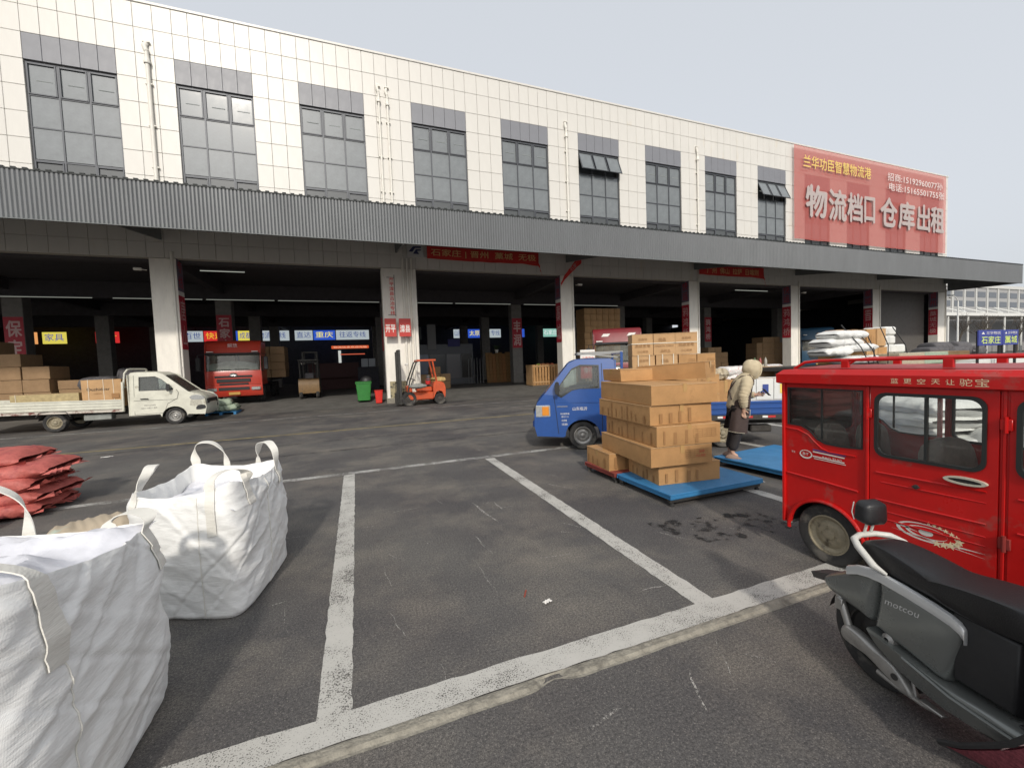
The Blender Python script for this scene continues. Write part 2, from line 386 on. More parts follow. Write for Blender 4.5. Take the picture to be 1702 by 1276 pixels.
# thin scratches and scrape marks on the asphalt
sc = MB(); rs = random.Random(5)
def scratch(x, y, a, l, w, z=.0045):
    n = 7; p = []
    for i in range(n + 1):
        t = i / n; ww = w * (sin(pi * min(1, t + .05)) ** .6 + .12); cx, cy = x + cos(a) * l * t + nz(t * 3, x) * .02, y + sin(a) * l * t + nz(y, t * 3) * .02
        p.append((cx - sin(a) * ww / 2, cy + cos(a) * ww / 2, z)); p.append((cx + sin(a) * ww / 2, cy - cos(a) * ww / 2, z))
    sc.add(p, [(2 * i, 2 * i + 1, 2 * i + 3, 2 * i + 2) for i in range(n)])
for x, y, a, l, w in ((1.35, 5.30, -82, .85, .028), (1.62, 5.2, -84, .35, .018), (2.45, 5.9, -60, .9, .016), (2.1, 4.2, -60, .3, .02), (1.1, 4.25, -85, .5, .013), (3.35, 5.0, -40, .5, .014), (2.9, 3.5, -62, .32, .018), (3.6, 3.3, -50, .3, .012), (.95, 3.6, -88, .5, .01), (1.0, 1.75, 10, .25, .02), (1.6, 1.6, 60, .3, .012), (2.15, 1.83, -50, .18, .015), (1.9, 4.0, -30, .22, .012)): scratch(x, y, R(a), l, w)
for i in range(90):
    x, y = rs.uniform(-1, 6), rs.uniform(1.2, 11); scratch(x, y, R(rs.choice((-80, -60, -30, 5, 40)) + rs.uniform(-25, 25)), rs.uniform(.08, .5), rs.uniform(.003, .009))
tag(sc.build('scratches', paint_mat('scrape_mark', (.42, .40, .37), .48), fix=False), kind='stuff')
wet = MB(); wet.grid(24, 12, lambda u, v: (2.95 + 1.35 * u + .05 * nz(v * 5, 1), 2.88 + .62 * v + .25 * (1 - u) + .05 * nz(u * 6, 2), .0048))
wm = paint_mat('oil_stain', (.012, .011, .011), .515, .22); [setattr(n.inputs['Scale'], 'default_value', 7.0) for n in wm.node_tree.nodes if n.type == 'TEX_NOISE' and n.inputs['Scale'].default_value > 50]
tag(wet.build('oil_spots', wm, fix=False), kind='stuff')
tm = MB()
for x0, y0, x1, y1, w in ((-3, 10.2, 14, 9.6, .17), (-3, 11.7, 14, 11.2, .17), (-8, 12.6, 10, 14.9, .2)):
    n = 60; vs = []
    for i in range(n + 1):
        t = i / n; cx, cy = x0 + (x1 - x0) * t, y0 + (y1 - y0) * t + .25 * sin(t * 3); d = Vector((x1 - x0, y1 - y0)).normalized(); vs += [(cx - d.y * w / 2, cy + d.x * w / 2, .0036), (cx + d.y * w / 2, cy - d.x * w / 2, .0036)]
    tm.add(vs, [(2 * i, 2 * i + 1, 2 * i + 3, 2 * i + 2) for i in range(n)])
tag(tm.build('tyre_tracks', paint_mat('tyre_mark', (.035, .033, .034), .50, .3), fix=False), kind='stuff')

# ---------------------------------------------------------------- warehouse
WY = 21.97; Z = lambda u: u * K
WH = thing('warehouse', 'long two storey logistics warehouse clad in cream tiles over dark open loading bays', 'warehouse', (0, WY, 0))
def part(mb, name, material, parent=WH, smooth=False, lab=None, kind=None):
    o = mb.build(name, M[material] if isinstance(material, str) else material, parent, smooth); o.location = (0, -WY, 0) if parent is WH else o.location
    return tag(o, lab, kind=kind)
XL, XR = Z(-14.5), 51.72
rows = [Z(v) for v in (15.0, 14.12, 13.23, 12.36, 11.5, 10.64, 9.78, 8.92, 8.06, 7.2)]
wins = [-18.06, -14.05, -9.86, -5.68, -1.59, 2.86, 7.05, 11.23, 15.42, 19.67, 23.91, 28.15, 32.42, 36.75, 41.05]
wins = [w for w in wins if w > -14.3]
WW = 2.47
m = MB(); m.box(XL, XR, WY + .05, WY + .35, rows[2], rows[0] - .02)
ed = [XL] + sum([[Z(w), Z(w + WW)] for w in wins], []) + [XR]
for i in range(0, len(ed), 2): m.box(ed[i], ed[i + 1], WY + .05, WY + .35, rows[-1], rows[2])
m.box(XL, XR, WY + .052, WY + .352, Z(5.98), rows[-1]); m.box(XR - .3, XR - .01, WY + .36, WY + 34, Z(5.98), rows[0] - .05); part(m, 'wall', 'joint')
m = MB(); m.box(XL - .0, XR + .05, WY - .04, WY + .4, rows[0] - .02, rows[0] + .09, .01); part(m, 'parapet_cap', 'tile')
# tiles one by one: the 300 that show largest are parts, the rest are joined
cells = []
for i in range(0, len(ed), 2):
    a, b = ed[i], ed[i + 1]; n = max(1, round((b - a) / .6))
    if b - a > .3:
        for kx in range(n):
            for ry in range(len(rows) - 1): cells.append((a + (b - a) * kx / n, a + (b - a) * (kx + 1) / n, rows[ry + 1], rows[ry], 0))
for w in wins:
    for kx in range(5):
        x0 = Z(w + WW * kx / 5); x1 = Z(w + WW * (kx + 1) / 5)
        for ry in (0, 1): cells.append((x0, x1, rows[ry + 1], rows[ry], 0))
        cells.append((x0, x1, rows[3], rows[2], 1))
low = [Z(5.98), Z(6.55), Z(7.2)]; n = int((XR - XL) / .62)
for kx in range(n):
    for q in (0, 1): cells.append((XL + (XR - XL) * kx / n, XL + (XR - XL) * (kx + 1) / n, low[q], low[q + 1], 0))
def seen(c):
    x, z = (c[0] + c[1]) / 2, (c[2] + c[3]) / 2
    if c[3] < Z(8.6) and c[2] > Z(6.9): return 1e9
    if x < -12.2: return 1e8 + abs(x)
    return (x * x + (WY) ** 2 + (z - 1.85) ** 2) + (400 if z < 8 else 0)
cells.sort(key=seen)
tile_me = MB().box(-.5, .5, 0, .045, -.5, .5, .01).mesh('tile', M['tile']); panel_me = MB().box(-.5, .5, 0, .045, -.5, .5, .01).mesh('panel', M['grey_panel'])
rest = {0: MB(), 1: MB()}
for i, c in enumerate(cells):
    if i < 296:
        o = link(panel_me if c[4] else tile_me, 'panel' if c[4] else 'tile', WH)
        o.location = ((c[0] + c[1]) / 2, rs.uniform(-.002, .002), (c[2] + c[3]) / 2); o.scale = (c[1] - c[0] - .011, 1, c[3] - c[2] - .011); o.rotation_euler = (rs.uniform(-.003, .003), 0, rs.uniform(-.003, .003))
    else: rest[c[4]].box(c[0] + .0055, c[1] - .0055, WY + rs.uniform(-.002, .002), WY + .045, c[2] + .0055, c[3] - .0055, .01)
part(rest[0], 'tile_cladding', 'tile', kind='stuff'); part(rest[1], 'panel_cladding', 'grey_panel', kind='stuff')
# windows
rowz = [12.36, 11.25, 10.19, 9.1, 8.1]
fr = MB(); h0, h1 = Z(8.1), Z(12.36); w_ = Z(WW); th = .05
fr.box(0, w_, .02, .12, h1 - .07, h1, .008); fr.box(0, .06, .021, .121, h0, h1 - .071); fr.box(w_ - .06, w_, .021, .121, h0, h1 - .071)
for kx in (1, 2): fr.box(w_ * kx / 3 - .03, w_ * kx / 3 + .03, .026, .12, h0, h1 - .072)
for z in rowz[1:4]: fr.box(.061, w_ - .061, .03, .118, Z(z) - .025, Z(z) + .025)
fr.box(.0, w_, .0, .12, h0 - .08, h0 - .001)
frame_me = fr.mesh('window_frame', M['frame'])
bk = MB(); bk.box(0, w_, .30, .34, h0, h1); back_me = bk.mesh('room_backing', mat('dim_room', (.06, .065, .07), .9))  # dark sheet stands in for the dim room behind the panes
def sash_mesh(w, h):
    s = MB()
    for a in (0, w - .05): s.box(a, a + .05, -.03, .02, -h, 0, .006)
    s.box(.051, w - .051, -.029, .02, -.05, 0, .006); s.box(.051, w - .051, -.029, .02, -h, -h + .05, .006); return s.mesh('sash', M['frame'])
pw = w_ / 3 - .07; sash_top = sash_mesh(pw, Z(1.11) - .09); sash_low = sash_mesh(pw, Z(1.0) - .09)
pane_me = {}
for nm, hh in (('top', Z(1.11) - .09), ('mid', Z(1.06) - .05), ('low', Z(1.0) - .06)):
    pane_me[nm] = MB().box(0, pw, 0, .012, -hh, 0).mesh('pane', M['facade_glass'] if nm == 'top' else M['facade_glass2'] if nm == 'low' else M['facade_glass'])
OPEN = {11.23: 22, 23.91: 24}
for wx in wins:
    wo = link(frame_me, 'window', WH); wo.location = (Z(wx), .06, 0)
    b = link(back_me, 'room_backing', wo)
    for kx in range(3):
        x = w_ * kx / 3 + .035
        for ri, nm in enumerate(('top', 'mid', 'mid', 'low')):
            ang = R(-OPEN[wx]) if (wx in OPEN and ri == 0) else 0
            zz = Z(rowz[ri]) - (.07 if ri == 0 else .03)
            if ri == 0 or (ri == 3 and kx != 1):
                s = link(sash_top if ri == 0 else sash_low, 'sash', wo); s.location = (x, .03, zz); s.rotation_euler = (ang, 0, 0)
            q = link(pane_me[nm], 'pane', wo); q.location = (x, .055 if not ang else .03, zz); q.rotation_euler = (ang + rs.uniform(-.006, .006), 0, rs.uniform(-.004, .004))
# glowing strips before the upper panes, painting in the glint of indoor tubes
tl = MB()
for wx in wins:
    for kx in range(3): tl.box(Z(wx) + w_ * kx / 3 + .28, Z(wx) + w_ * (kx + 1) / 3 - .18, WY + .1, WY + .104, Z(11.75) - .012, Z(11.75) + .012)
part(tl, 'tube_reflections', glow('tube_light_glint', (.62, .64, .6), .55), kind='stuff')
# roof, ceiling, beams, back of the hall
m = MB(); m.box(XL, XR - .01, WY + .36, WY + 34, rows[0] - .4, rows[0] - .1); part(m, 'roof', 'joint')
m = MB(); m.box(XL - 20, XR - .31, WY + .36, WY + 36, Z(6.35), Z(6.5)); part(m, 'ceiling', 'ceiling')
for yb, zb in ((WY + .37, 6.92), (30.0, 6.5), (38.4, 6.5), (46.8, 6.5)):
    m = MB(); m.box(XL - 20, XR - .32, yb, yb + .5, zb - .1, Z(6.35) - .01, .02); part(m, 'beam', 'ceiling')
PX = [-17.2, -7.5, 2.2, 11.95, 21.65, 31.45, 41.35]
for x in PX:
    m = MB(); m.box(x - .2, x + .2, WY + .9, WY + 35, 6.75, Z(6.35) - .01, .02); part(m, 'beam', 'ceiling')
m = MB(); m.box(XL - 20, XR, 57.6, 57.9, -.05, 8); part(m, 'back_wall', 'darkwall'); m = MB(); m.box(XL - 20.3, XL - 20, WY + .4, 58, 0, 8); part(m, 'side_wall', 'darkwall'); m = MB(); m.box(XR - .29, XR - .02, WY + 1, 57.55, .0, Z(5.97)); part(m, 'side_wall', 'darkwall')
# canopy: ribbed fascia, roof, soffit, brackets
CY = Z(15.0); CB, CT = Z(5.93), Z(7.2); CX0, CX1 = Z(-16), Z(44.88)
CN = thing('canopy', 'long grey corrugated metal canopy running over all loading bays', 'canopy', (0, CY, 0))
def cpart(mb, name, material, smooth=False): o = mb.build(name, M[material], CN, smooth); o.location = (0, -CY, 0); return o
m = MB(); nrib = 620; pts = []
for i in range(nrib + 1):
    x = CX0 + (CX1 - CX0) * i / nrib; pts += [(x, CY), (x + .035, CY - .028), (x + .085, CY - .028)]
pts = pts[:-2]; vs = [(x, y, z) for x, y in pts for z in (CB, CT)]
m.add(vs, [(2 * i, 2 * i + 1, 2 * i + 3, 2 * i + 2) for i in range(len(pts) - 1)]); o = cpart(m, 'fascia', 'sheet')
m = MB(); m.box(CX0, CX1, CY - .045, CY + .05, CT, CT + .035)
for i in range(260): x = CX0 + (CX1 - CX0) * (i + .5) / 260; m.box(x - .07, x + .05, CY - .06, CY + .02, CT + .036, CT + .07)
cpart(m, 'cap_strip', 'darkcap')
m = MB(); m.box(CX0, CX1 + .03, CY - .035, CY + .06, CB - .03, CB - .002, .008); cpart(m, 'trim', 'steel_grey')
m = MB(); m.plate([(CY + .01, CB), (WY - .02, CB + .15), (WY - .02, CT + .12), (CY + .01, CT)], t=.04, fn=lambda u, v, w: (CX1 - .01 - w, u, v)); cpart(m, 'end_panel', 'sheet')
m = MB(); m.plate([(CY + .06, CT - .08), (WY - .03, CT + .12), (WY - .03, CT + .2), (CY + .06, CT + .0)], t=CX1 - CX0 - .1, fn=lambda u, v, w: (CX0 + .05 + w, u, v)); cpart(m, 'roof_sheet', 'darkcap')
for i in range(12):
    y = CY + .3 + i * .38; m = MB(); m.box(CX0, CX1 - .1, y, y + .05, CT - .16, CT - .09) ; 
    if i % 3 == 0: cpart(m, 'purlin', 'steel_grey')
for x in [a + .0 for a in PX] + [-17.2 - 9.7, 51.2]:
    m = MB(); m.plate([(CY + .08, CB + .12), (WY - .05, Z(6.62)), (WY - .05, Z(7.0)), (CY + .08, CT - .17)], t=.09, fn=lambda u, v, w, x=x: (x - .05 + w, u, v)); cpart(m, 'bracket', 'steel_grey')
# front pillars
fronts = [(-17.7, -16.8), (-7.99, -7.05), (1.42, 3.14), (11.52, 12.41), (21.2, 22.09), (31.02, 31.94), (40.87, 41.85), (50.44, 51.68)]
for i, (a, b) in enumerate(fronts):
    t = thing('pillar', ['cream pillar at the far left of the hall front', 'cream loading bay pillar behind the cab of the white flatbed truck', 'broad double pillar behind the orange forklift with red signs', 'cream pillar behind the cab roof of the blue truck', 'cream pillar rising behind the strapped cartons on the blue truck', 'cream pillar above the rear corner of the red three-wheeler', 'cream pillar behind the wrapped load of white sacks and cartons', 'corner pillar at the far right end of the warehouse'][i], 'pillar', ((a + b) / 2, WY + .35, 0), group='cream pillars along the loading bays')
    w = (b - a) / 2; m = MB(); m.box(-w, w, -.36, .36, -.01, Z(5.97), .025); m.build('shaft', M['pillar'], t)
    if i not in (2,):
        m = MB(); m.tube([(w - .12, -.40, .1), (w - .12, -.40, Z(6.2))], .055, 10); m.box(w - .20, w - .04, -.40, -.362, 2.2, 2.24); m.box(w - .20, w - .04, -.40, -.362, 4.2, 4.24); m.build('downpipe', M['pipe'], t, 40)
    else:
        for q in range(3):
            m = MB(); xx = w - .22 - q * .22; m.tube([(xx, -.42, .1), (xx, -.42, Z(6.4))], .06, 10); m.build('downpipe', M['pipe'], t, 40)
        m = MB(); m.box(-w + .15, w - .75, -.375, -.361, .05, 1.15); m.build('hazard_plate', mat('hazard_yellow_black', (.35, .30, .18), .6, col2=(.03, .03, .03), wear=.5, wscale=6), t)
    m = MB(); m.box(-w - .04, w + .04, -.42, .42, -.01, .30, .03); m.build('plinth', M['kerb_stone'], t)
# wall downpipes on the upper storey
for x, zt in ((-7.46, 15.6), (1.73, 15.7), (2.14, 15.6), (12.15, 15.6), (22.0, 15.6)):
    lb = {-7.46: 'white downpipe between the first two windows of the upper wall', 1.73: 'left one of the paired white downpipes on the upper wall', 2.14: 'right one of the paired white downpipes on the upper wall', 12.15: 'white downpipe left of the window with open sashes', 22.0: 'thin white downpipe on the pier two windows right of the open sashes'}[x]
    t = thing('downpipe', lb, 'downpipe', (x, WY - .10, CT), group='downpipes on the upper wall'); r = .075 if x < 1 else .055
    m = MB(); m.tube([(0, 0, 0), (0, 0, zt - CT - .2)], r, 12); m.tube([(0, 0, zt - CT - .25), (-.06, .0, zt - CT - .05), (-.02, .06, zt - CT + .1), (0, .12, zt - CT + .1)], r * 1.25, 10); m.build('pipe', M['pipe'], t, 40)
    for q in range(5): m = MB(); m.box(-r - .05, r + .05, -.02, .12, .6 + q * 1.7, .65 + q * 1.7, .004); m.build('clamp', M['pipe'], t)
    m = MB(); m.lathe([(r + .04, 0), (r + .05, .06), (r + .02, .16), (r, .3)], 12, T(0, 0, zt - CT - .75)); m.build('collar', M['pipe'], t, 40)
# inner pillars
INN = [(-17.1, '保定', 'dim inner pillar behind the stacked dark cartons at far left'), (-7.5, '石家庄', 'dim inner pillar with a red name panel above the red truck cab'), (2.2, '丰南', 'dim inner pillar with a red panel just left of the double front pillar'), (11.95, '丰润', 'dim inner pillar with a red name panel beside the wooden crate'), (21.65, None, 'dim inner pillar right of the tall carton stack'), (31.45, '鸦鸿桥', 'dim inner pillar with a red name panel in the bay behind the person'), (41.2, None, 'dim inner pillar in the bay of the blue cab')]
for x, txt, lb in INN:
    t = thing('inner_pillar', lb, 'pillar', (x, 30.65, .29), group='inner pillars of the hall')
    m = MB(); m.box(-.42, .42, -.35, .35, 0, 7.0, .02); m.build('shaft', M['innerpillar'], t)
    if txt:
        zt = 5.35 if len(txt) < 3 else 5.5; n = len(txt); hh = 2.3
        m = MB(); m.box(-.40, .40, -.362, -.352, zt - hh - .3, zt - .3); m.build('name_panel', M['red_print'], t)
        letters(txt, Matrix.Translation((0, -.366, zt - .3 - hh / 2)) @ wallm(0, 0, 0), .6 if n < 3 else .55, 1.9, .03, True).build('lettering', M['pale_print'], t, fix=False)
for x in (-17.1, -7.5, 2.2, 11.95, 21.65, 31.45):
    for y in (39.0, 47.4):
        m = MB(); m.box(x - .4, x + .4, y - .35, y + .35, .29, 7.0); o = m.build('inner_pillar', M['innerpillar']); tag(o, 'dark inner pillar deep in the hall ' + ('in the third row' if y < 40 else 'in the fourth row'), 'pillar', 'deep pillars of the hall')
# ================================================================ shared vehicle helpers
def world_part(mb, name, material, parent, smooth=False):
    """mesh laid out in world coordinates under an unrotated thing"""
    o = mb.build(name, M[material] if isinstance(material, str) else material, parent, smooth); o.location = -Vector(parent.location); return o
def wheel(parent, loc, r, w, rim_mat, side=1, axis='y', hub=.55, bolts=5, name='wheel', tyre_mat='rubber', tread=True, rot=0):
    """wheel > tyre, rim; axis is the axle direction; side says which way the outer face looks"""
    o = bpy.data.objects.new(name, None); C.objects.link(o); o.parent = parent; o.location = loc
    base = Matrix.Rotation(R(-90) * side, 4, 'X') if axis == 'y' else Matrix.Rotation(R(90) * side, 4, 'Y')
    base = base @ Matrix.Rotation(rot, 4, 'Z')
    m = MB(); rr = r * .62
    m.lathe([(rr, -w * .38), (rr + (r - rr) * .35, -w * .5), (r * .93, -w * .48), (r * .985, -w * .36), (r, -w * .15), (r, w * .15), (r * .985, w * .36), (r * .93, w * .48), (rr + (r - rr) * .35, w * .5), (rr, w * .38)], 40, base, closed=True)
    if tread:
        for k in range(44):
            a = 2 * pi * k / 44; q = base @ Matrix.Rotation(a, 4, 'Z') @ Matrix.Translation((r * .985, 0, 0)); m.box(-.004, .012 * r / .3, -.018 * r / .3, .006, -w * .42, -w * .06, 0, q); m.box(-.004, .012 * r / .3, -.006, .018 * r / .3, w * .06, w * .42, 0, q)
    m.build('tyre', M[tyre_mat], o, 40)
    m = MB(); m.lathe([(rr * 1.03, w * .36), (rr * 1.04, w * .42), (rr * .97, w * .43), (rr * .93, w * .25), (rr * .75, w * .12), (rr * .62, w * .2), (rr * .5, w * .28), (rr * .30, w * .26), (rr * .26, w * .36), (rr * .14, w * .40), (0.001, w * .41)], 32, base)
    m.lathe([(rr * 1.03, w * .36), (rr * .95, -w * .3), (.001, -w * .3)], 24, base)
    for k in range(bolts):
        a = 2 * pi * k / bolts; q = base @ Matrix.Translation((rr * .42 * cos(a), rr * .42 * sin(a), w * .24)); m.lathe([(rr * .06, 0), (rr * .06, w * .09), (.0001, w * .1)], 6, q)
    m.build('rim', M[rim_mat], o, 30); return o

# ================================================================ red three-wheeler
M['trike_red'] = mat('scratched_red_paint', (.50, .008, .007), .30, var=.16, vscale=2.2, col2=(.28, .08, .065), wear=.585, wscale=3.2, spec=.35, coat=.12)
M['trike_roof'] = mat('dusty_red_roof', (.34, .035, .035), .45, var=.2, vscale=3, col2=(.45, .22, .18), wear=.6, wscale=4)
M['seal'] = mat('black_window_rubber', (.016, .018, .017), .45)
M['trike_glass'] = glassm('dusty_side_glass', (.97, .98, .97), .035, (.36, .36, .33))
M['rimtan'] = mat('dusty_steel_rim', (.30, .26, .18), .6, metal=.2, var=.3, vscale=12, col2=(.12, .10, .07), wear=.55, wscale=10)
M['seatcover'] = mat('grey_brown_seat_cover', (.27, .24, .20), .9, var=.3, vscale=6, bump=.4, bscale=12)
M['gold_print'] = mat('cream_gold_print', (.72, .60, .38), .5)
M['rust'] = mat('rusty_edge', (.22, .02, .015), .8, var=.3)
X0 = 3.70; X1 = 4.74; YR = 2.70; YF = -.05
TR = thing('electric_three_wheeler', 'red enclosed three-wheeled passenger vehicle with gold lettering and a roof rail', 'three-wheeler', (4.22, 1.3, 0))
def side_fn(x, sgn=1): return lambda u, v, w: (x + w * sgn, u, v)
wout = [(2.655, 1.535), (2.05, 1.535), (2.05, 1.065)] + [(2.20, 1.055), (2.33, 1.06), (2.40, 1.09), (2.46, 1.155), (2.53, 1.19), (2.655, 1.195)]
archp = arc(2.335, .25, .335, -8, 188, 18)
for xs, sg in ((X0, 1), (X1, -1)):
    # rear quarter: body panel with window hole, belt dip and wheel arch
    m = MB(); outer = [(2.69, 1.60), (2.025, 1.60), (2.025, .24)] + [(a, b) for a, b in reversed(arc(2.335, .25, .335, 8, 172, 18))][::-1] + [(2.69, .30)]
    outer = [(2.025, 1.60), (2.025, .24), (2.335 - .335, .24)] if False else [(2.69, 1.60), (2.025, 1.60), (2.025, .26)] + arc(2.335, .26, .30, 180, 0, 18)[0:0] + [(2.335 + .30 * cos(R(a)), .26 + .30 * sin(R(a))) for a in range(175, 4, -10)] + [(2.66, .26), (2.69, .30)]
    m.plate(outer, [wout], .025, side_fn(xs, sg)); world_part(m, 'rear_quarter_panel', 'trike_red', TR)
    if sg == 1:
        # arch lip, pressed belt moulding, seams
        m = MB(); pts = [(2.335 + .305 * cos(R(a)), .26 + .30 * sin(R(a))) for a in range(185, -6, -7)]
        m.tube([(xs - .012, y, z) for y, z in pts], .016, 8); world_part(m, 'arch_lip', 'trike_red', TR, True)
        m = MB(); m.tube([(xs - .002, y, z) for y, z in [(2.67, 1.16), (2.56, 1.155), (2.47, 1.12), (2.42, 1.07), (2.36, 1.02), (2.30, 1.0), (2.10, 1.0)]], .007, 6); m.tube([(xs, 2.67, .745), (xs - .004, 2.36, .735), (xs - .004, 2.08, .72)], .010, 6); world_part(m, 'pressed_moulding', 'trike_red', TR, True)
        m = MB(); m.box(xs - .022, xs + .01, 2.672, 2.70, .28, 1.60, .006); m.box(xs - .014, xs + .01, 2.006, 2.030, .24, 1.60, .005); world_part(m, 'corner_post', 'trike_red', TR)
    m = MB(); m.plate(wout, [[(y + (2.35 - y) * .03, z + (1.3 - z) * .05) for y, z in wout]], .012, side_fn(xs - .006 * sg, sg)); world_part(m, 'window_seal', 'seal', TR)
    m = MB(); m.plate([(y, z) for y, z in wout], (), .004, side_fn(xs + .012 * sg, sg)); world_part(m, 'side_window', 'trike_glass', TR)
    m = MB(); m.box(xs + .008 * sg, xs + .022 * sg, 2.36, 2.372, 1.10, 1.53); world_part(m, 'window_divider', 'seal', TR)
    # doors
    for n_, (ya, yb) in enumerate(((2.0, 1.315), (1.27, .52), (.50, -.02))):
        wy1, wy0 = ya - .035, yb + .055
        if n_ == 2: wy0 = yb + .05
        wo_ = rrect(wy0, wy1, 1.04, 1.52, .07, 5); m = MB()
        m.plate([(ya, 1.585), (ya, .25), (yb, .25), (yb, 1.585)], [wo_], .03, side_fn(xs - .004 * sg, sg)); d = world_part(m, 'door', 'trike_red', TR)
        m = MB(); cy_, cz_ = (wy0 + wy1) / 2, 1.28; m.plate([(cy_ + (y - cy_) * 1.015, cz_ + (z - cz_) * 1.02) for y, z in wo_], [[(cy_ + (y - cy_) * .945, cz_ + (z - cz_) * .925) for y, z in wo_]], .02, side_fn(xs - .016 * sg, sg)); s_ = m.build('window_seal', M['seal'], d)
        m = MB(); m.plate([(cy_ + (y - cy_) * .95, cz_ + (z - cz_) * .93) for y, z in wo_], (), .004, side_fn(xs + .004 * sg, sg)); m.build('pane', M['trike_glass'], d)
        m = MB(); m.box(xs - .012 * sg, xs + .010 * sg, cy_ - .01, cy_ + .006, 1.06, 1.50); m.build('window_divider', M['seal'], d)
        if sg == 1:
            m = MB()
            for z_ in (.915, .705): m.tube([(xs - .004, ya - .04, z_ - .005), (xs - .008, (ya + yb) / 2, z_), (xs - .004, yb + .05, z_ + .005)], .008, 6)
            for z_ in (.84, .62, .56, .36): m.tube([(xs - .002, ya - .07, z_), (xs - .006, (ya + yb) / 2, z_ + .004), (xs - .002, yb + .05, z_ + .006)], .0055, 6)
            m.build('pressed_rib', M['trike_red'], d, True)
            if n_ < 2:
                yh = yb + .145; m = MB()
                pr = [(yh + .105 * cos(R(a)), .968 + .026 * sin(R(a))) for a in range(0, 360, 15)]; inn = [(yh + .082 * cos(R(a)), .968 + .014 * sin(R(a))) for a in range(0, 360, 15)]
                m.plate(pr, [inn], .024, side_fn(xs - .028, 1)); h_ = m.build('handle', mat('cream_handle_plastic', (.50, .47, .38), .35), d); m = MB(); m.plate(inn, (), .004, side_fn(xs - .012, 1)); m.build('handle_recess', M['black'], d)
                m = MB(); m.lathe([(.016, 0), (.016, .012), (.001, .014)], 14, Matrix.Translation((xs - .004, yb + .40, .86)) @ Matrix.Rotation(R(-90), 4, 'Y')); m.box(xs - .02, xs - .004, yb + .38, yb + .42, .856, .864); m.build('lock', M['darksteel'], d, 40)
            for zz_ in (1.36, .62):
                m = MB(); m.tube([(xs - .018, ya + .012, zz_ - .05), (xs - .018, ya + .012, zz_ + .05)], .011, 8); m.box(xs - .02, xs, ya - .015, ya + .038, zz_ - .035, zz_ + .035, .003); m.build('hinge', M['trike_red'] if zz_ > 1 else M['rust'], d, 40)
    for ya, yb in ((1.315, 1.27), (.52, .50)):
        m = MB(); m.box(xs + .004 * sg, xs + .03 * sg, yb, ya, .25, 1.60, .004); m.box(xs - .006, xs + .008, (ya + yb) / 2 - .008, (ya + yb) / 2 + .008, .25, 1.58, .003); world_part(m, 'door_post', 'trike_red', TR)
# rear face, front face, sill, floor
m = MB(); m.plate([(X0 + .02, .3), (X1 - .02, .3), (X1 - .02, 1.6), (X0 + .02, 1.6)], [rrect(X0 + .05, X1 - .05, 1.07, 1.545, .05)], .02, lambda u, v, w: (u, YR - w, v)); world_part(m, 'tail_panel', 'trike_red', TR)
m = MB(); m.plate(rrect(X0 + .045, X1 - .045, 1.065, 1.55, .05), (), .004, lambda u, v, w: (u, YR - .012 - w, v)); world_part(m, 'rear_window', 'trike_glass', TR)
m = MB(); m.plate([(X0 + .02, .3), (X1 - .02, .3), (X1 - .02, 1.6), (X0 + .02, 1.6)], [rrect(X0 + .10, X1 - .10, .98, 1.54, .08)], .02, lambda u, v, w: (u, YF + w, v)); world_part(m, 'front_panel', 'trike_red', TR)
m = MB(); m.plate(rrect(X0 + .09, X1 - .09, .97, 1.55, .08), (), .004, lambda u, v, w: (u, YF + .01 + w, v)); world_part(m, 'windscreen', 'trike_glass', TR)
m = MB(); m.box(X0 + .03, X1 - .03, YF, 1.99, .24, .275); m.box(X0 + .30, X1 - .30, 1.991, YR - .02, .24, .275); m.box(X0 - .005, X0 + .028, -.02, 2.0, .215, .248, .006); world_part(m, 'floor_pan', 'darksteel', TR)
# roof with an overhanging band, sloping shoulder
m = MB(); a = .045
ring = lambda x0, x1, y0, y1, z: [(x0, y0, z), (x1, y0, z), (x1, y1, z), (x0, y1, z)]
m.loft([ring(X0 - .012, X1 + .012, YF - .02, YR + .012, 1.565), ring(X0 - a, X1 + a, YF - .05, YR + .035, 1.578), ring(X0 - a, X1 + a, YF - .05, YR + .035, 1.655), ring(X0 - .005, X1 + .005, YF, YR - .01, 1.695), ring(X0 + .25, X1 - .25, YF + .3, YR - .3, 1.712)]); world_part(m, 'roof', 'trike_red', TR)
m = MB(); m.grid(6, 20, lambda u, v: (X0 + .06 + (X1 - X0 - .12) * u, YF + .08 + (YR - YF - .17) * v, 1.703 + .016 * sin(pi * u)), m=None); world_part(m, 'roof_skin', 'trike_roof', TR)
m = MB(); m.box(X0 + .005, X0 + .026, YF, YR - .01, 1.545, 1.566); world_part(m, 'rain_gutter', mat('dark_gutter', (.03, .004, .006), .6), TR)
# roof rail
m = MB(); m.tube([(3.84, 2.69, 1.70), (3.85, 2.60, 1.755), (3.86, 2.48, 1.768), (3.86, 1.5, 1.774), (3.86, .3, 1.772), (3.86, .16, 1.71)], .013, 8); m.tube([(4.58, 2.69, 1.70), (4.58, 2.60, 1.755), (4.58, 2.48, 1.768), (4.58, .3, 1.772), (4.58, .16, 1.71)], .013, 8)
for yy in (2.35, .6): m.tube([(3.86, yy, 1.768), (4.58, yy, 1.768)], .010, 8)
world_part(m, 'roof_rail', 'trike_red', TR, 60)
for yy in (2.27, 1.62, .95, .4):
    m = MB(); m.box(3.845, 3.875, yy - .028, yy + .028, 1.70, 1.768, .003); world_part(m, 'rail_post', 'trike_red', TR); m = MB(); m.box(4.565, 4.595, yy - .028, yy + .028, 1.70, 1.768, .003); world_part(m, 'rail_post', 'trike_red', TR)
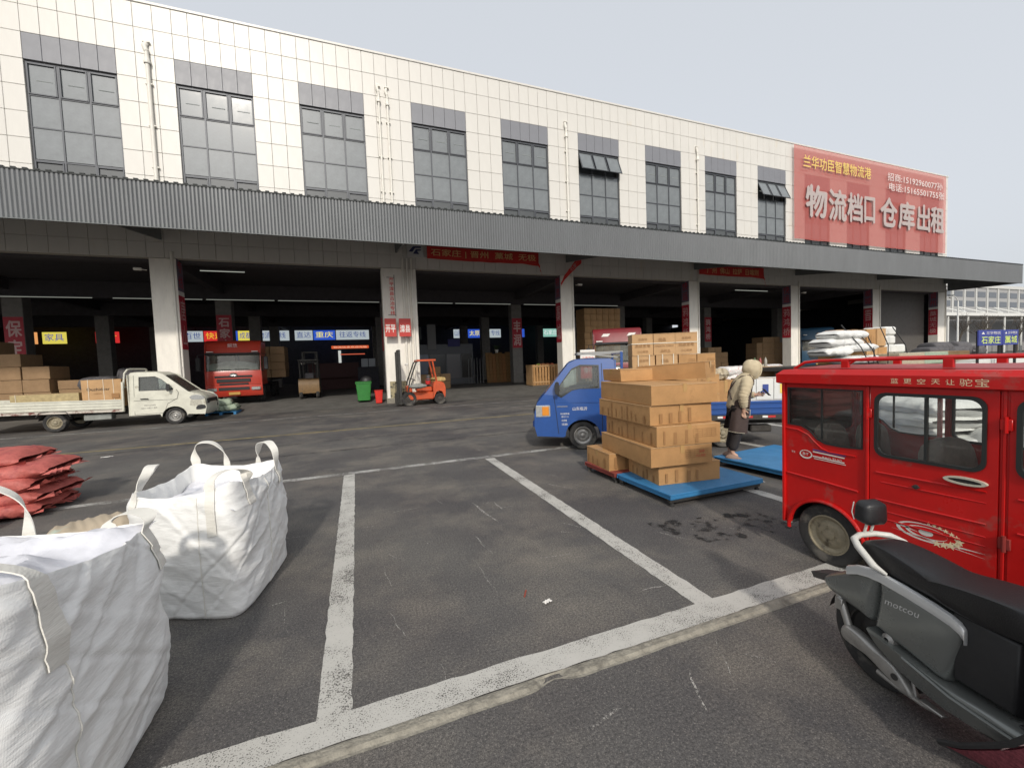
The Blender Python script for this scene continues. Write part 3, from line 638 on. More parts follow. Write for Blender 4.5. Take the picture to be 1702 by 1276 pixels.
# wheels
wheel(TR, (3.79 - 4.22, 2.335 - 1.3, .262), .262, .115, 'rimtan', -1, 'x', rot=.3, tread=False); wheel(TR, (4.65 - 4.22, 2.335 - 1.3, .262), .262, .115, 'rimtan', 1, 'x', tread=False); wheel(TR, (0, .15 - 1.3, .25), .25, .10, 'rimtan', -1, 'x')
m = MB(); m.grid(14, 3, lambda u, v: (X0 + .03 + .25 * v, 2.335 + .325 * cos(pi * u), .26 + .325 * sin(pi * u))); world_part(m, 'wheel_well', 'black', TR, True)
m = MB(); m.plate([(2.655, .26), (2.70, .26), (2.70, .36), (2.665, .40)], (), .16, side_fn(X0 + .01)); world_part(m, 'mud_flap', mat('grey_mud_flap', (.28, .28, .26), .7, var=.3), TR)
# seats under loose covers, seen through the side windows
def seat(cx, y0, w, d, hz, hb, name='seat', lean=.12, dirn=1):
    m = MB()
    def fn(u, v):
        a = 2 * pi * u; r = [.0, .7, .98, 1.0, 1.0, .99, .96, .8, .0][int(round(v * 8))]; z = [.28, .28, .3, .4, .5, .58, .62, .65, .655][int(round(v * 8))] * hz / .62
        p = 2.6; ca, sa = abs(cos(a)) ** (2 / p) * (1 if cos(a) > 0 else -1), abs(sin(a)) ** (2 / p) * (1 if sin(a) > 0 else -1)
        n_ = .014 * nz(a * 2, z * 8, cx); return (cx + ca * w / 2 * r + n_, y0 + sa * d / 2 * r + n_, z + .01 * nz(ca * 4, sa * 4))
    m.grid(28, 8, fn)
    def fb(u, v):
        a = 2 * pi * u; r = [.85, 1.0, 1.0, .98, .95, .85, .6, .0][int(round(v * 7))]; z = hz - .05 + (hb - hz + .05) * [0, .15, .4, .65, .82, .93, .985, 1][int(round(v * 7))]
        ca, sa = abs(cos(a)) ** .7 * (1 if cos(a) > 0 else -1), abs(sin(a)) ** .8 * (1 if sin(a) > 0 else -1)
        return (cx + ca * w / 2 * r * (1 - .25 * max(0, (z - hz) / (hb - hz)) ** 2), y0 + dirn * (d / 2 - .09 + lean * (z - hz)) + sa * .085 * max(r, .02) + .012 * nz(a, z * 7), z + .012 * nz(ca * 3, z * 5))
    m.grid(28, 7, fb); o = world_part(m, name, 'seatcover', TR, True); return o
seat(4.02, 2.30, .40, .46, .70, 1.19); seat(4.46, 2.22, .38, .46, .70, 1.17); seat(4.22, 1.62, .72, .42, .70, 1.14, dirn=1); seat(4.22, .62, .5, .45, .66, 1.12)
m = MB(); m.tube([(4.22, .2, .6), (4.22, .42, 1.02)], .02, 8); m.tube([(3.95, .5, 1.05), (4.1, .42, 1.03), (4.34, .42, 1.03), (4.49, .5, 1.05)], .014, 8); world_part(m, 'handlebar', 'black', TR, True)
# printed marks: gold slogan on the roof band, name stripe, emblem with stars
def on_side(y, z, off=.0): return Matrix.Translation((X0 - .0055 - off, y, z)) @ wallm(0, 0, 0, '-x')
m = MB()
for ch, y, s in zip('蓝更空天让驼宝', (1.828, 1.752, 1.676, 1.60, 1.527, 1.452, 1.378), (.036, .036, .036, .036, .036, .048, .050)): letters(ch, Matrix.Translation((X0 - .0465, y, 1.616)) @ wallm(0, 0, 0, '-x'), s * 1.25, s, 0, mb=m)
o = m.build('slogan', M['gold_print'], TR, fix=False); o.location = -Vector(TR.location)
st = lambda cy, cz, r, n=5: [(cy + (r if i % 2 == 0 else r * .42) * sin(pi * i / n), cz + (r if i % 2 == 0 else r * .42) * cos(pi * i / n)) for i in range(2 * n)]
m = MB(); fs_ = side_fn(X0 - .0045)
def swoosh(y, z, l, w_, dz=0, t=.001):
    m.plate([(y, z), (y - l * .5, z + w_ + dz * .5), (y - l, z + dz), (y - l * .5, z - w_ * .2 + dz * .5)], (), t, fs_)
for i in range(3): m.plate([(2.49 - .06, .985 - i * .02), (2.18, .975 - i * .02 - .0), (2.18, .965 - i * .02), (2.49 - .06, .975 - i * .02)], (), .001, fs_) if i != 1 else None
letters('BAO TUO', on_side(2.275, .945), .15, .018, 0, mb=m); m.plate([(2.42, .925), (2.17, .918), (2.17, .913), (2.42, .919)], (), .001, fs_)
m.plate([(2.49 + .055 * cos(R(a)), .945 + .038 * sin(R(a))) for a in range(0, 360, 15)], [[(2.49 + .045 * cos(R(a)), .948 + .029 * sin(R(a))) for a in range(0, 360, 15)]], .001, fs_); letters('BT', on_side(2.49, .948), .05, .022, 0, mb=m); letters('宝驼', on_side(2.60, .95), .035, .016, 0, mb=m)
for k_, (cy_, cz_) in enumerate(((1.66, .545),)):
    for ra, rb, tk in ((.17, .062, .008), (.115, .042, .006)): m.plate([(cy_ + ra * cos(R(a)), cz_ + rb * sin(R(a))) for a in range(0, 360, 10)], [[(cy_ - .01 + (ra - tk * 1.6) * cos(R(a)), cz_ + .002 + (rb - tk) * sin(R(a))) for a in range(0, 360, 10)]], .001, fs_)
    m.plate([(cy_ + .04 * cos(R(a)), cz_ + .022 * sin(R(a))) for a in range(0, 360, 20)], (), .001, side_fn(X0 - .0047)); swoosh(cy_ + .24, cz_ + .02, .2, .012, -.03); swoosh(cy_ - .0, cz_ - .05, .30, .010, .02); swoosh(cy_ + .2, cz_ - .03, .5, .006, -.03)
o = m.build('side_stripes', mat('silver_print', (.62, .60, .55), .5), TR, fix=False); o['kind'] = 'stuff'; o.location = -Vector(TR.location)
m = MB()
for cy_, cz_, r_s in ((1.645, .618, .014), (1.615, .612, .014), (1.585, .604, .014), (1.555, .595, .016), (1.525, .583, .017), (1.50, .567, .02), (1.485, .545, .026), (1.50, .520, .028), (1.53, .505, .030), (1.565, .495, .026), (1.60, .492, .026)): m.plate(st(cy_, cz_, r_s), (), .001, side_fn(X0 - .0052))
o = m.build('star_print', M['gold_print'], TR, fix=False); o.location = -Vector(TR.location)
m = MB(); letters('EBTBAO', on_side(1.0, .80), .38, .09, 0, mb=m); o = m.build('side_lettering', M['white_print'], TR, fix=False); o.location = -Vector(TR.location)
m = MB(); m.plate([(2.43, 1.003), (2.17, .992), (2.17, .984), (2.43, .993)], (), .001, fs_); o = m.build('blue_stripe', mat('dark_blue_print', (.05, .06, .22), .5), TR, fix=False); o.location = -Vector(TR.location)

# ================================================================ electric scooter
M['sc_grey'] = mat('dark_grey_scooter_plastic', (.20, .21, .20), .27, metal=.55, var=.08, vscale=5, coat=.2)
M['sc_silver'] = mat('silver_scooter_trim', (.62, .63, .63), .28, metal=.5)
M['sc_seat'] = mat('black_vinyl_seat', (.012, .012, .013), .42, bump=.15, bscale=160)
M['sc_white'] = mat('worn_white_rail', (.55, .54, .50), .4, var=.15, vscale=14)
M['sc_alloy'] = mat('dull_cast_alloy', (.34, .33, .31), .4, metal=.6, var=.25, vscale=16)
M['quilt'] = mat('maroon_leg_quilt', (.115, .018, .028), .75, var=.2, bump=.3, bscale=50)
ang = math.atan2(-.98, -.2)
SC = thing('electric_scooter', 'dark grey and silver electric scooter with black seat and padded backrest on a white rail', 'scooter', (2.70, 1.45, 0), ang)
SC.rotation_euler = (R(-1.5), 0, ang); SC.location = (2.675, 1.45, 0.0)
# local frame: +x forwards, -y the side towards the camera, z up
RS = -1
def side_loft(prof_fn, n, name, material, ys=(-.13, -.115, -.07, 0, .07, .115, .13), smooth=35):
    pass
def body_shell(outline, half, name, material, rnd=.03, smooth=35, parent=None, y0=0., taper=None):
    """side outline (x,z) given width 2*half and rounded over the edges"""
    m = MB(); cx = sum(p[0] for p in outline) / len(outline); cz = sum(p[1] for p in outline) / len(outline); rings = []
    for y, k in ((-half, .0), (-half + rnd * .08, .3), (-half + rnd * .35, .68), (-half + rnd, 1), (half - rnd, 1), (half - rnd * .35, .68), (half - rnd * .08, .3), (half, 0)):
        o = []
        for x, z in outline:
            d = math.hypot(x - cx, z - cz) or 1; s = 1 - rnd * (1 - k) / d if d > rnd else k
            yy = y * (taper(x, z) if taper else 1); o.append((cx + (x - cx) * s, y0 + yy, cz + (z - cz) * s))
        rings.append(o)
    m.loft(rings); return m.build(name, M[material], parent or SC, smooth)
def smooth_poly(pts, n=4):
    P_ = [Vector((a, b)) for a, b in pts]; o = []
    for i in range(len(P_)):
        p0, p1, p2, p3 = P_[i - 1], P_[i], P_[(i + 1) % len(P_)], P_[(i + 2) % len(P_)]
        for k in range(n):
            t = k / n; o.append(tuple(.5 * ((2 * p1) + (-p0 + p2) * t + (2 * p0 - 5 * p1 + 4 * p2 - p3) * t * t + (-p0 + 3 * p1 - 3 * p2 + p3) * t ** 3)))
    return o
body_shell(smooth_poly([(.158, .655), (.30, .640), (.44, .622), (.505, .605), (.525, .58), (.50, .45), (.462, .315), (.44, .298), (.41, .300), (.27, .328), (.14, .362), (.125, .372), (.135, .46), (.148, .58)], 3), .142, 'side_panel', 'sc_grey', .045, 50)
body_shell(smooth_poly([(-.185, .485), (-.10, .545), (.0, .615), (.07, .648), (.148, .655), (.135, .5), (.115, .375), (.06, .372), (-.06, .385), (-.165, .41), (-.20, .45)], 3), .128, 'tail_panel', 'sc_grey', .05, 50)
m = MB()
for sy in (-1, 1):
    m.loft([[(x, sy * (.135 + a_), z + b_) for a_, b_ in ((-.02, .004), (-.006, .018), (.008, .012), (.012, -.008), (.009, -.034), (-.01, -.037))] for x, z in ((-.02, .608), (.04, .638), (.10, .652), (.16, .656), (.28, .646), (.40, .630), (.47, .616), (.505, .601), (.522, .58), (.524, .562))])
m.build('silver_trim', M['sc_silver'], SC, 50)
body_shell(smooth_poly([(.02, .705), (.10, .672), (.48, .64), (.76, .66), (.80, .72), (.77, .785), (.64, .79), (.42, .77), (.30, .778), (.12, .80), (.04, .79), (.0, .75)], 4), .135, 'seat', 'sc_seat', .05, 60, taper=lambda x, z: .78 + .32 * min(1, max(0, x / .45)))
body_shell([(.46, .66), (.70, .65), (.69, .33), (.47, .33)], .125, 'battery_box', 'black', .03)
body_shell(smooth_poly([(.10, .34), (.45, .30), (.70, .31), (1.15, .31), (1.2, .25), (1.1, .20), (.70, .20), (.45, .19), (.25, .24)], 2), .165, 'floorboard', 'sc_grey', .03, 50)
m = MB(); m.box(.70, 1.12, -.13, .13, .312, .318, .002)
for q in range(7): m.box(.72 + q * .055, .74 + q * .055, -.12, .12, .319, .323)
m.build('floor_mat', M['black'], SC)
m = MB(); m.tube([(.30, -.172, .315), (.50, -.176, .275), (.80, -.176, .27), (1.1, -.17, .275)], .007, 8); m.build('side_rail', M['sc_grey'], SC, True)
# grab rail and backrest
m = MB(); m.tube([(.19, -.135, .675), (.14, -.155, .70), (.05, -.15, .765), (.0, -.12, .785), (-.03, -.05, .79), (-.03, .05, .79), (.0, .12, .785), (.05, .15, .765), (.14, .155, .70), (.19, .135, .675)], [.008, .018, .018, .017, .016, .016, .017, .018, .018, .008], 10); m.build('grab_rail', M['sc_white'], SC, True)
m = MB()
for sy in (-.022, .022): m.tube([(-.03, sy, .79), (-.02, sy, .83), (-.005, sy, .90)], .007, 8)
m.build('backrest_post', M['sc_white'], SC, True)
body_shell(smooth_poly([(-.05, .872), (.015, .862), (.035, .887), (.03, .967), (.01, .987), (-.035, .992), (-.055, .967), (-.06, .907)], 3), .074, 'backrest', 'sc_seat', .03, 60)
m = MB(); m.tube([(-.045, -.071, .877), (-.058, -.073, .917), (-.05, -.071, .977)], .003, 6); m.build('piping', M['sc_white'], SC, True)
# rear fender, swingarm, shock, stand
m = MB()
m.grid(16, 6, lambda u, v: (.085 + .28 * cos(R(20 + 150 * u)), (v - .5) * .13, .25 + .28 * sin(R(20 + 150 * u)) - .02 * (2 * v - 1) ** 2)); m.build('mudguard', M['black'], SC, True)
m = MB(); m.plate([(-.33, .43), (-.22, .47), (-.15, .46), (-.22, .42), (-.31, .40)], (), .12, lambda u, v, w: (u, w - .06, v)); m.build('number_plate_bracket', mat('dusty_dark_plastic', (.07, .06, .055), .7, var=.3), SC)
body_shell(smooth_poly([(-.055, .22), (-.035, .268), (.03, .275), (.15, .245), (.25, .218), (.335, .125), (.29, .122), (.18, .155), (.05, .185), (-.03, .192)], 3), .03, 'swingarm_cover', 'sc_alloy', .02, 50, y0=-.115)
m = MB(); m.lathe([(.016, 0), (.016, .004), (.001, .004)], 12, Matrix.Translation((.25, -.147, .175)) @ Matrix.Rotation(R(90), 4, 'X')); m.build('bolt', M['darksteel'], SC)
m = MB(); m.tube([(-.10, -.10, .42), (-.02, -.11, .25)], .02, 10); m.box(-.105, -.06, -.125, -.09, .33, .40, .004); m.build('shock_absorber', M['sc_alloy'], SC, 40)
m = MB(); m.lathe([(.035, -.03), (.04, 0), (.03, .04), (.012, .05)], 14, Matrix.Translation((.20, -.09, .335)) @ Matrix.Rotation(R(90), 4, 'X')); m.build('motor_cap', M['sc_alloy'], SC, 40)
m = MB(); m.tube([(.15, -.115, .125), (.25, -.125, .12), (.37, -.13, .125), (.43, -.13, .135)], [.018, .013, .012, .010], 8); m.box(.36, .46, -.15, -.11, .135, .148, .004); m.tube([(.33, -.12, .13), (.29, -.11, .26)], .007, 6); m.build('kickstand', M['sc_alloy'], SC, 40)
wheel(SC, (.085, -.012, .25), .25, .10, 'darksteel', -1, 'y', rot=.2, tread=False); wheel(SC, (1.36, 0, .22), .22, .09, 'darksteel', -1, 'y')
# leg quilt, steering column, front
m = MB()
def qf(u, v):
    y = -.24 + .48 * u; z = .12 + .78 * v; bul = .10 * (1 - (2 * u - 1) ** 2)
    return (.835 - .30 * abs(2 * u - 1) ** 1.5 * (1 - .4 * v) + bul * .4 + .62 * v ** .8 - .30 * v * v + .012 * nz(u * 6, v * 6), y * (1.15 - .25 * v), z)
m.grid(24, 24, qf); m.grid(24, 24, lambda u, v: tuple(Vector(qf(u, v)) + Vector((.022, 0, 0)))); m.build('leg_quilt', M['quilt'], SC, True)
m = MB(); m.tube([qf(0, v / 16) for v in range(17)], .012, 6); m.tube([qf(u / 16, 0) for u in range(17)], .012, 6); m.build('quilt_binding', M['black'], SC, True)
def quilt_pt(u, v): p = Vector(qf(u, v)); return p
m = MB()
def qstroke(pts, r=.0035): m.tube([tuple(quilt_pt(u, v) + Vector((-.012, -.008, 0))) for u, v in pts], r, 5)
qstroke([(.02 + .08 * (1 + cos(R(a))), .12 + .12 * (1 + sin(R(a)))) for a in range(60, 330, 18)]); qstroke([(.03, .42), (.06, .46), (.09, .42)]); qstroke([(.03, .42), (.03, .36)]); qstroke([(.10, .44), (.15, .44), (.15, .38)])
m.build('quilt_print', M['pale_print'], SC, True)
body_shell(smooth_poly([(1.10, .30), (1.22, .34), (1.20, .62), (1.08, .95), (1.0, .98), (1.02, .8), (1.08, .5)], 3), .12, 'front_fairing', 'sc_grey', .04, 50)
m = MB(); m.tube([(1.0, -.33, 1.0), (1.02, -.2, 1.0), (1.05, 0, .98), (1.02, .2, 1.0), (1.0, .33, 1.0)], .016, 8); m.tube([(1.05, 0, .98), (1.28, 0, .45), (1.36, .07, .22)], .022, 8); m.build('handlebar', M['black'], SC, True)
m = MB(); letters('motcou', Matrix.Translation((.27, -.1435, .545)) @ Matrix.Rotation(R(-6), 4, 'Y') @ Matrix(((1, 0, 0, 0), (0, 0, -1, 0), (0, 1, 0, 0), (0, 0, 0, 1))), .155, .026, .004, mb=m, slant=.3); o = m.build('badge', M['sc_silver'], SC, fix=False)
# ================================================================ woven bulk bags
def weave_mat(name, col, bs=900, dirt=(.55, .52, .46), wear=.68):
    m = mat(name, col, .55, var=.07, vscale=3, col2=dirt, wear=wear, wscale=2.2, spec=.35)
    t = m.node_tree; p = t.nodes['Principled BSDF']; tc = t.nodes.new('ShaderNodeTexCoord'); h = []
    for d in ('X', 'Z'):
        w = t.nodes.new('ShaderNodeTexWave'); w.bands_direction = d; w.inputs['Scale'].default_value = bs / 10; w.inputs['Distortion'].default_value = .6; t.links.new(tc.outputs['Object'], w.inputs['Vector']); h.append(w)
    a = t.nodes.new('ShaderNodeMath'); t.links.new(h[0].outputs['Fac'], a.inputs[0]); t.links.new(h[1].outputs['Fac'], a.inputs[1])
    n = t.nodes.new('ShaderNodeTexNoise'); n.inputs['Scale'].default_value = 26; n.inputs['Detail'].default_value = 5; mp = t.nodes.new('ShaderNodeMapping'); mp.inputs['Scale'].default_value = (.7, .7, 2.6); mp.inputs['Rotation'].default_value = (R(18), R(10), 0)
    t.links.new(tc.outputs['Object'], mp.inputs[0]); t.links.new(mp.outputs[0], n.inputs['Vector'])
    b = t.nodes.new('ShaderNodeBump'); b.inputs['Strength'].default_value = .12; b.inputs['Distance'].default_value = .003; t.links.new(a.outputs[0], b.inputs['Height'])
    b2 = t.nodes.new('ShaderNodeBump'); b2.inputs['Strength'].default_value = .34; b2.inputs['Distance'].default_value = .012; t.links.new(n.outputs[0], b2.inputs['Height']); t.links.new(b.outputs[0], b2.inputs['Normal']); t.links.new(b2.outputs[0], p.inputs['Normal'])
    p.inputs['Subsurface Weight'].default_value = 0
    return m
M['bag_white'] = weave_mat('white_woven_bag', (.80, .80, .78))
M['bag_fill'] = mat('white_film_contents', (.68, .68, .72), .35, var=.12, vscale=6, bump=.5, bscale=9)
M['webbing'] = weave_mat('white_webbing', (.72, .70, .64), 420)
def rsq(n, p=.34):
    """points of a rounded square [-1,1]^2 evenly spaced"""
    raw = []
    for i in range(720):
        a = 2 * pi * i / 720; c, s_ = cos(a), sin(a); raw.append((math.copysign(abs(c) ** p, c), math.copysign(abs(s_) ** p, s_)))
    raw.append(raw[0]); L_ = [0]
    for i in range(720): L_.append(L_[-1] + math.dist(raw[i], raw[i + 1]))
    o = []; j = 0
    for i in range(n):
        t = L_[-1] * i / n
        while L_[j + 1] < t: j += 1
        q = (t - L_[j]) / ((L_[j + 1] - L_[j]) or 1); o.append((raw[j][0] + (raw[j + 1][0] - raw[j][0]) * q, raw[j][1] + (raw[j + 1][1] - raw[j][1]) * q))
    return o
def big_bag(label, cs, seed, sag=.06, fill=.12, group=None, straps=(), seams=(), bulge=.05):
    """cs: four (x, y, ztop) in order (-,-) (+,-) (+,+) (-,+)"""
    cx, cy = sum(c[0] for c in cs) / 4, sum(c[1] for c in cs) / 4
    t = thing('bulk_bag', label, 'bulk bag', (cx, cy, 0), group=group)
    def bil(a, b):
        w = ((1 - a) * (1 - b) / 4, (1 + a) * (1 - b) / 4, (1 + a) * (1 + b) / 4, (1 - a) * (1 + b) / 4)
        return Vector([sum(w[k] * cs[k][q] for k in range(4)) for q in range(3)]) - Vector((cx, cy, 0))
    n, nv = 260, 110; sq = rsq(n)
    def top(a, b): return bil(a, b).z - sag * (1 - min(abs(a), abs(b)) ** 2) + .012 * nz(a * 4, b * 4, seed)
    def surf(i, v, off=0.):
        fl_ = math.floor(i); fq = i - fl_; qa, qb = sq[fl_ % n], sq[(fl_ + 1) % n]; a, b = qa[0] + (qb[0] - qa[0]) * fq, qa[1] + (qb[1] - qa[1]) * fq
        s = (i % n) / n * 4.4; s = min(s, 4.4 - s) * 1.6 if False else s; p = bil(a, b); zt = top(a, b); z = zt * v
        nrm = Vector((math.copysign(abs(a) ** 6, a), math.copysign(abs(b) ** 6, b), 0)); nrm.normalize()
        k = sin(pi * min(1, v * 1.02)) if v < .98 else .05
        cor = min(abs(a), abs(b))
        f1 = 0; f1_ = 1 - abs(nz(s * 1.1 + z * 1.5, z * 2.4 - s * .5, seed)) * 2.4                      # broad folds running down from the corners
        f2 = 1 - abs(nz(s * 2.6 - z * 2.0, z * 5.2 + s * 1.1, seed + 4)) * 2.6
        f3 = nz(s * 7 + z * 5, z * 22 - s * 3, seed + 9); f4 = nz(s * 19, z * 34, seed + 2)
        P3 = Vector((a * 1.1 + .3 * z, b * 1.1 - .2 * z, 0)); g1 = 1 - abs(nz(P3.x * .9 + z * .9, P3.y * .9 - z * 1.0, z * 1.6 + seed)) * 2.4
        g2 = 1 - abs(nz(P3.x * 1.3 + z * 2.4, P3.y * 1.3 - z * 3.0, z * 3.5 + seed + 5)) * 2.4; g3 = nz(a * 5, b * 5, z * 20 + seed); g4 = nz(a * 13, b * 13, z * 42)
        d = bulge * k * (1 - cor ** 3 * .6) + (.022 * g1 + .013 * g2) * (.35 + .65 * min(1, v * 3)) + .0045 * g3 + .0016 * g4
        for cs_, an, fr in ((1.0, 1.3, 2.4), (-.8, 1.0, 3.1)):
            cr = nz((a + b) * .35 + z * .4, (z * an - cs_ * (a + b) * .55) * fr, seed + an * 7); d -= .55 * (.013 * math.exp(-(cr / .055) ** 2) - .008 * math.exp(-((cr - .12) / .07) ** 2)) * (.4 + .6 * min(1, v * 2))
        if v < .03: d -= .018 * (1 - v / .03)
        if v > .93: d -= .02 * (v - .93) / .07
        return (p.x + nrm.x * (d + off), p.y + nrm.y * (d + off), max(.002, z))
    vs, fs = [], []
    vv = [j / nv for j in range(nv + 1)]
    for v in vv: vs += [surf(i, v) for i in range(n)]
    # folded rim, inner wall
    for dz, sc_ in ((.006, .995), (.0, .985), (-fill * .5, .965), (-fill - .03, .95)):
        for i in range(n):
            x, y, z = surf(i, 1.0); vs.append((x * sc_, y * sc_, z + dz + (.012 * nz(i * .13, dz * 20, seed) if dz < -.01 else 0)))
    tot = nv + 1 + 4
    for j in range(tot - 1):
        for i in range(n): i2 = (i + 1) % n; fs.append((j * n + i, j * n + i2, (j + 1) * n + i2, (j + 1) * n + i))
    m = MB(); m.add(vs, fs); m.build('woven_body', M['bag_white'], t, True)
    def ff(u, w):
        a, b = 2 * u - 1, 2 * w - 1; p = bil(a * .95, b * .95); r = max(abs(a), abs(b))
        z = top(a * .9, b * .9) - fill + .06 * (1 - abs(nz(a * 1.7, b * 1.7, seed + 3)) * 2.5) + .045 * (1 - r ** 2) + .014 * nz(a * 7, b * 6, seed) + .006 * nz(a * 19, b * 13, seed)
        return (p.x, p.y, z)
    m = MB(); m.grid(60, 60, ff); m.build('contents', M['bag_fill'], t, True)
    def near(x, y):
        x -= cx; y -= cy; return min(range(n), key=lambda i: (lambda q: (q[0] - x) ** 2 + (q[1] - y) ** 2)(surf(i, .9)))
    for (xa, ya, va, xb, yb, vb, hgt, lean, w) in straps:
        ia, ib = near(xa, ya), near(xb, yb)
        di = w / 2 / (4.2 / n); loop = []; ns = 14
        def sewn(i, v0): return [(Vector(surf(i - di, v0 + (1.0 - v0) * q / ns, .009)), Vector(surf(i + di, v0 + (1.0 - v0) * q / ns, .009))) for q in range(ns + 1)]
        A, B_ = sewn(ia, va), sewn(ib, vb); p0, p1 = (A[-1][0] + A[-1][1]) / 2, (B_[-1][0] + B_[-1][1]) / 2
        wa, wb = (A[-1][1] - A[-1][0]) / 2, (B_[-1][1] - B_[-1][0]) / 2; flip = wa.dot(wb) < 0
        if flip: wb = -wb; B_ = [(q[1], q[0]) for q in B_]
        mid = (p0 + p1) / 2; side = (p1 - p0).normalized(); ln = Vector(lean)
        for q in range(1, 26):
            u = q / 26; a_ = pi * u; c_ = mid - side * cos(a_) * max((p1 - p0).length / 2 * (1 + .22 * sin(a_)), .05) + Vector((0, 0, hgt * sin(a_) ** .75)) + ln * sin(a_) + Vector((nz(u * 4, seed) * .02, nz(u * 4, seed + 3) * .02, 0)) * sin(a_)
            tw = Vector((side.y, -side.x, .1)) * w / 2; tw = tw if tw.dot(wa) > 0 else -tw; k_ = sin(a_) ** .6 * .9; wd = (wa.lerp(wb, u) * (1 - k_) + tw * k_).normalized() * w / 2; loop.append((c_ - wd, c_ + wd))
        E2 = A + loop + B_[::-1]; m = MB(); vs = []
        for k, (l_, r2_) in enumerate(E2):
            pr_, nx_ = E2[max(k - 1, 0)], E2[min(k + 1, len(E2) - 1)]; tg = ((nx_[0] + nx_[1]) - (pr_[0] + pr_[1])).normalized(); nn = tg.cross(r2_ - l_).normalized() * .0025
            vs += [tuple(l_ - nn), tuple((l_ + r2_) / 2 - nn), tuple(r2_ - nn), tuple(r2_ + nn), tuple((l_ + r2_) / 2 + nn), tuple(l_ + nn)]
        fs_k = [(k * 6 + q, k * 6 + (q + 1) % 6, (k + 1) * 6 + (q + 1) % 6, (k + 1) * 6 + q) for k in range(len(E2) - 1) for q in range(6)]
        m.add(vs, fs_k); m.build('lifting_strap', M['webbing'], t, 50)
    for (x, y, w) in seams:
        i0 = near(x, y); m = MB(); m.tube([surf(i0, q / 60, .003) for q in range(1, 60)], .0028, 5); m.build('seam', M['webbing'], t, True)
    return t
b1 = big_bag('large white woven bulk bag nearest the camera, filled to the rim with straps folded over', [(-2.25, 1.72, 1.16), (-1.14, 1.72, 1.22), (-1.12, 3.03, 1.0), (-2.25, 3.10, 1.10)], 3, .06, .05, 'white woven bulk bags',
    straps=((-1.14, 1.98, .70, -1.45, 1.72, .8, .10, (-.25, .05, 0), .085), (-1.14, 2.84, .78, -1.40, 3.05, .85, .10, (.02, .10, -.03), .085), (-1.74, 3.06, .8, -2.06, 3.08, .8, .27, (0, 0, 0), .06), (-2.2, 2.0, .8, -1.9, 1.72, .8, .2, (0, 0, 0), .07)), seams=((-1.14, 2.02, 0),))
b2 = big_bag('white woven bulk bag standing behind the nearest one, open top and upright loop handles', [(-1.72, 3.92, .97), (-.90, 3.56, 1.05), (-.72, 4.70, 1.0), (-1.58, 5.0, .98)], 11, .07, .20, 'white woven bulk bags', bulge=.02,
    straps=((-1.06, 3.63, .66, -.87, 3.80, .82, .12, (.0, .03, 0), .085), (-.76, 4.42, .84, -.98, 4.78, .9, .23, (0, 0, 0), .07), (-1.28, 4.88, .86, -1.56, 4.98, .88, .24, (-.03, 0, 0), .08), (-1.70, 4.15, .85, -1.60, 3.9, .9, .21, (.1, .05, 0), .07)), seams=((-1.15, 3.68, 0), (-.84, 4.1, 0)))

# ================================================================ soft sacks
def sack_mesh(w, d, h, seed, mtl, n=44, ends=.10, name='sack', crease=1.):
    """filled sack lying flat, long in x, crimped at both ends"""
    m = MB()
    def fn(u, v):
        a = 2 * pi * v; x = 2 * u - 1; ex = max(0., 1 - abs(x) ** 7) ** .42; yy = math.copysign(abs(cos(a)) ** .62, cos(a)); zz = math.copysign(abs(sin(a)) ** .75, sin(a))
        fl = 1 - .75 * max(0, (abs(x) - (1 - ends)) / ends) ** 1.2 if abs(x) > 1 - ends else 1
        wr = crease * (.030 * (1 - abs(nz(x * 3, a * .9, seed)) * 2.4) + .012 * nz(x * 9, a * 2, seed + 5) + .006 * nz(x * 22, a * 5, seed + 7))
        X = x * w / 2 * (1 + .03 * nz(a, seed)); Y = yy * (d / 2 * (.9 + .1 * ex) + wr); Z_ = h / 2 + zz * (h / 2 * (.35 + .65 * ex) * fl + wr * .7) + .02 * nz(x * 2, yy, seed)
        return (X, Y, max(.002, Z_))
    m.grid(n, 28, fn); return m.mesh(name, M[mtl] if isinstance(mtl, str) else mtl, True)
M['sack_red'] = mat('salmon_red_woven_sack', (.46, .11, .09), .6, var=.30, vscale=7, col2=(.26, .04, .045), wear=.54, wscale=4, bump=.4, bscale=40)
M['sack_white'] = mat('white_plastic_sack', (.70, .70, .68), .5, var=.12, vscale=7, bump=.4, bscale=24)
M['sack_green'] = mat('pale_green_sack', (.33, .40, .30), .6, var=.2, vscale=8, bump=.3)
M['sack_grey'] = mat('dark_grey_bundle', (.10, .095, .10), .8, var=.3, vscale=7, bump=.4)
M['sack_beige'] = mat('beige_sack', (.42, .36, .26), .7, var=.2, vscale=8, bump=.3)
M['sack_red_white'] = mat('white_sack_red_print', (.66, .64, .62), .6, col2=(.45, .06, .05), wear=.56, wscale=6)
def sack(name, label, mtl, loc, w, d, h, rz=0., seed=1, group=None, rot=None, cat='sack', crease=1., ties=False):
    o = link(sack_mesh(w, d, h, seed, mtl, crease=crease), name); o.location = loc; o.rotation_euler = rot or (0, 0, R(rz)); tag(o, label, cat, group)
    if ties:
        m = MB(); rt = random.Random(seed)
        for sx in (-1, 1):
            m = MB()
            for q in range(9): y = (q / 8 - .5) * d * .9; a = rt.uniform(-.06, .06); m.add([(sx * w * .485, y - .05, h * .45 - .03), (sx * w * .485, y + .05, h * .45 - .02), (sx * w * (.52 + rt.random() * .03), y + a + .03, h * .45 + rt.uniform(-.07, .05)), (sx * w * (.52 + rt.random() * .03), y + a - .03, h * .45 + rt.uniform(-.07, .05))], [(0, 1, 2, 3)])
            m.build('frayed_end', M[mtl], o, fix=False)['kind'] = 'stuff'
    return o
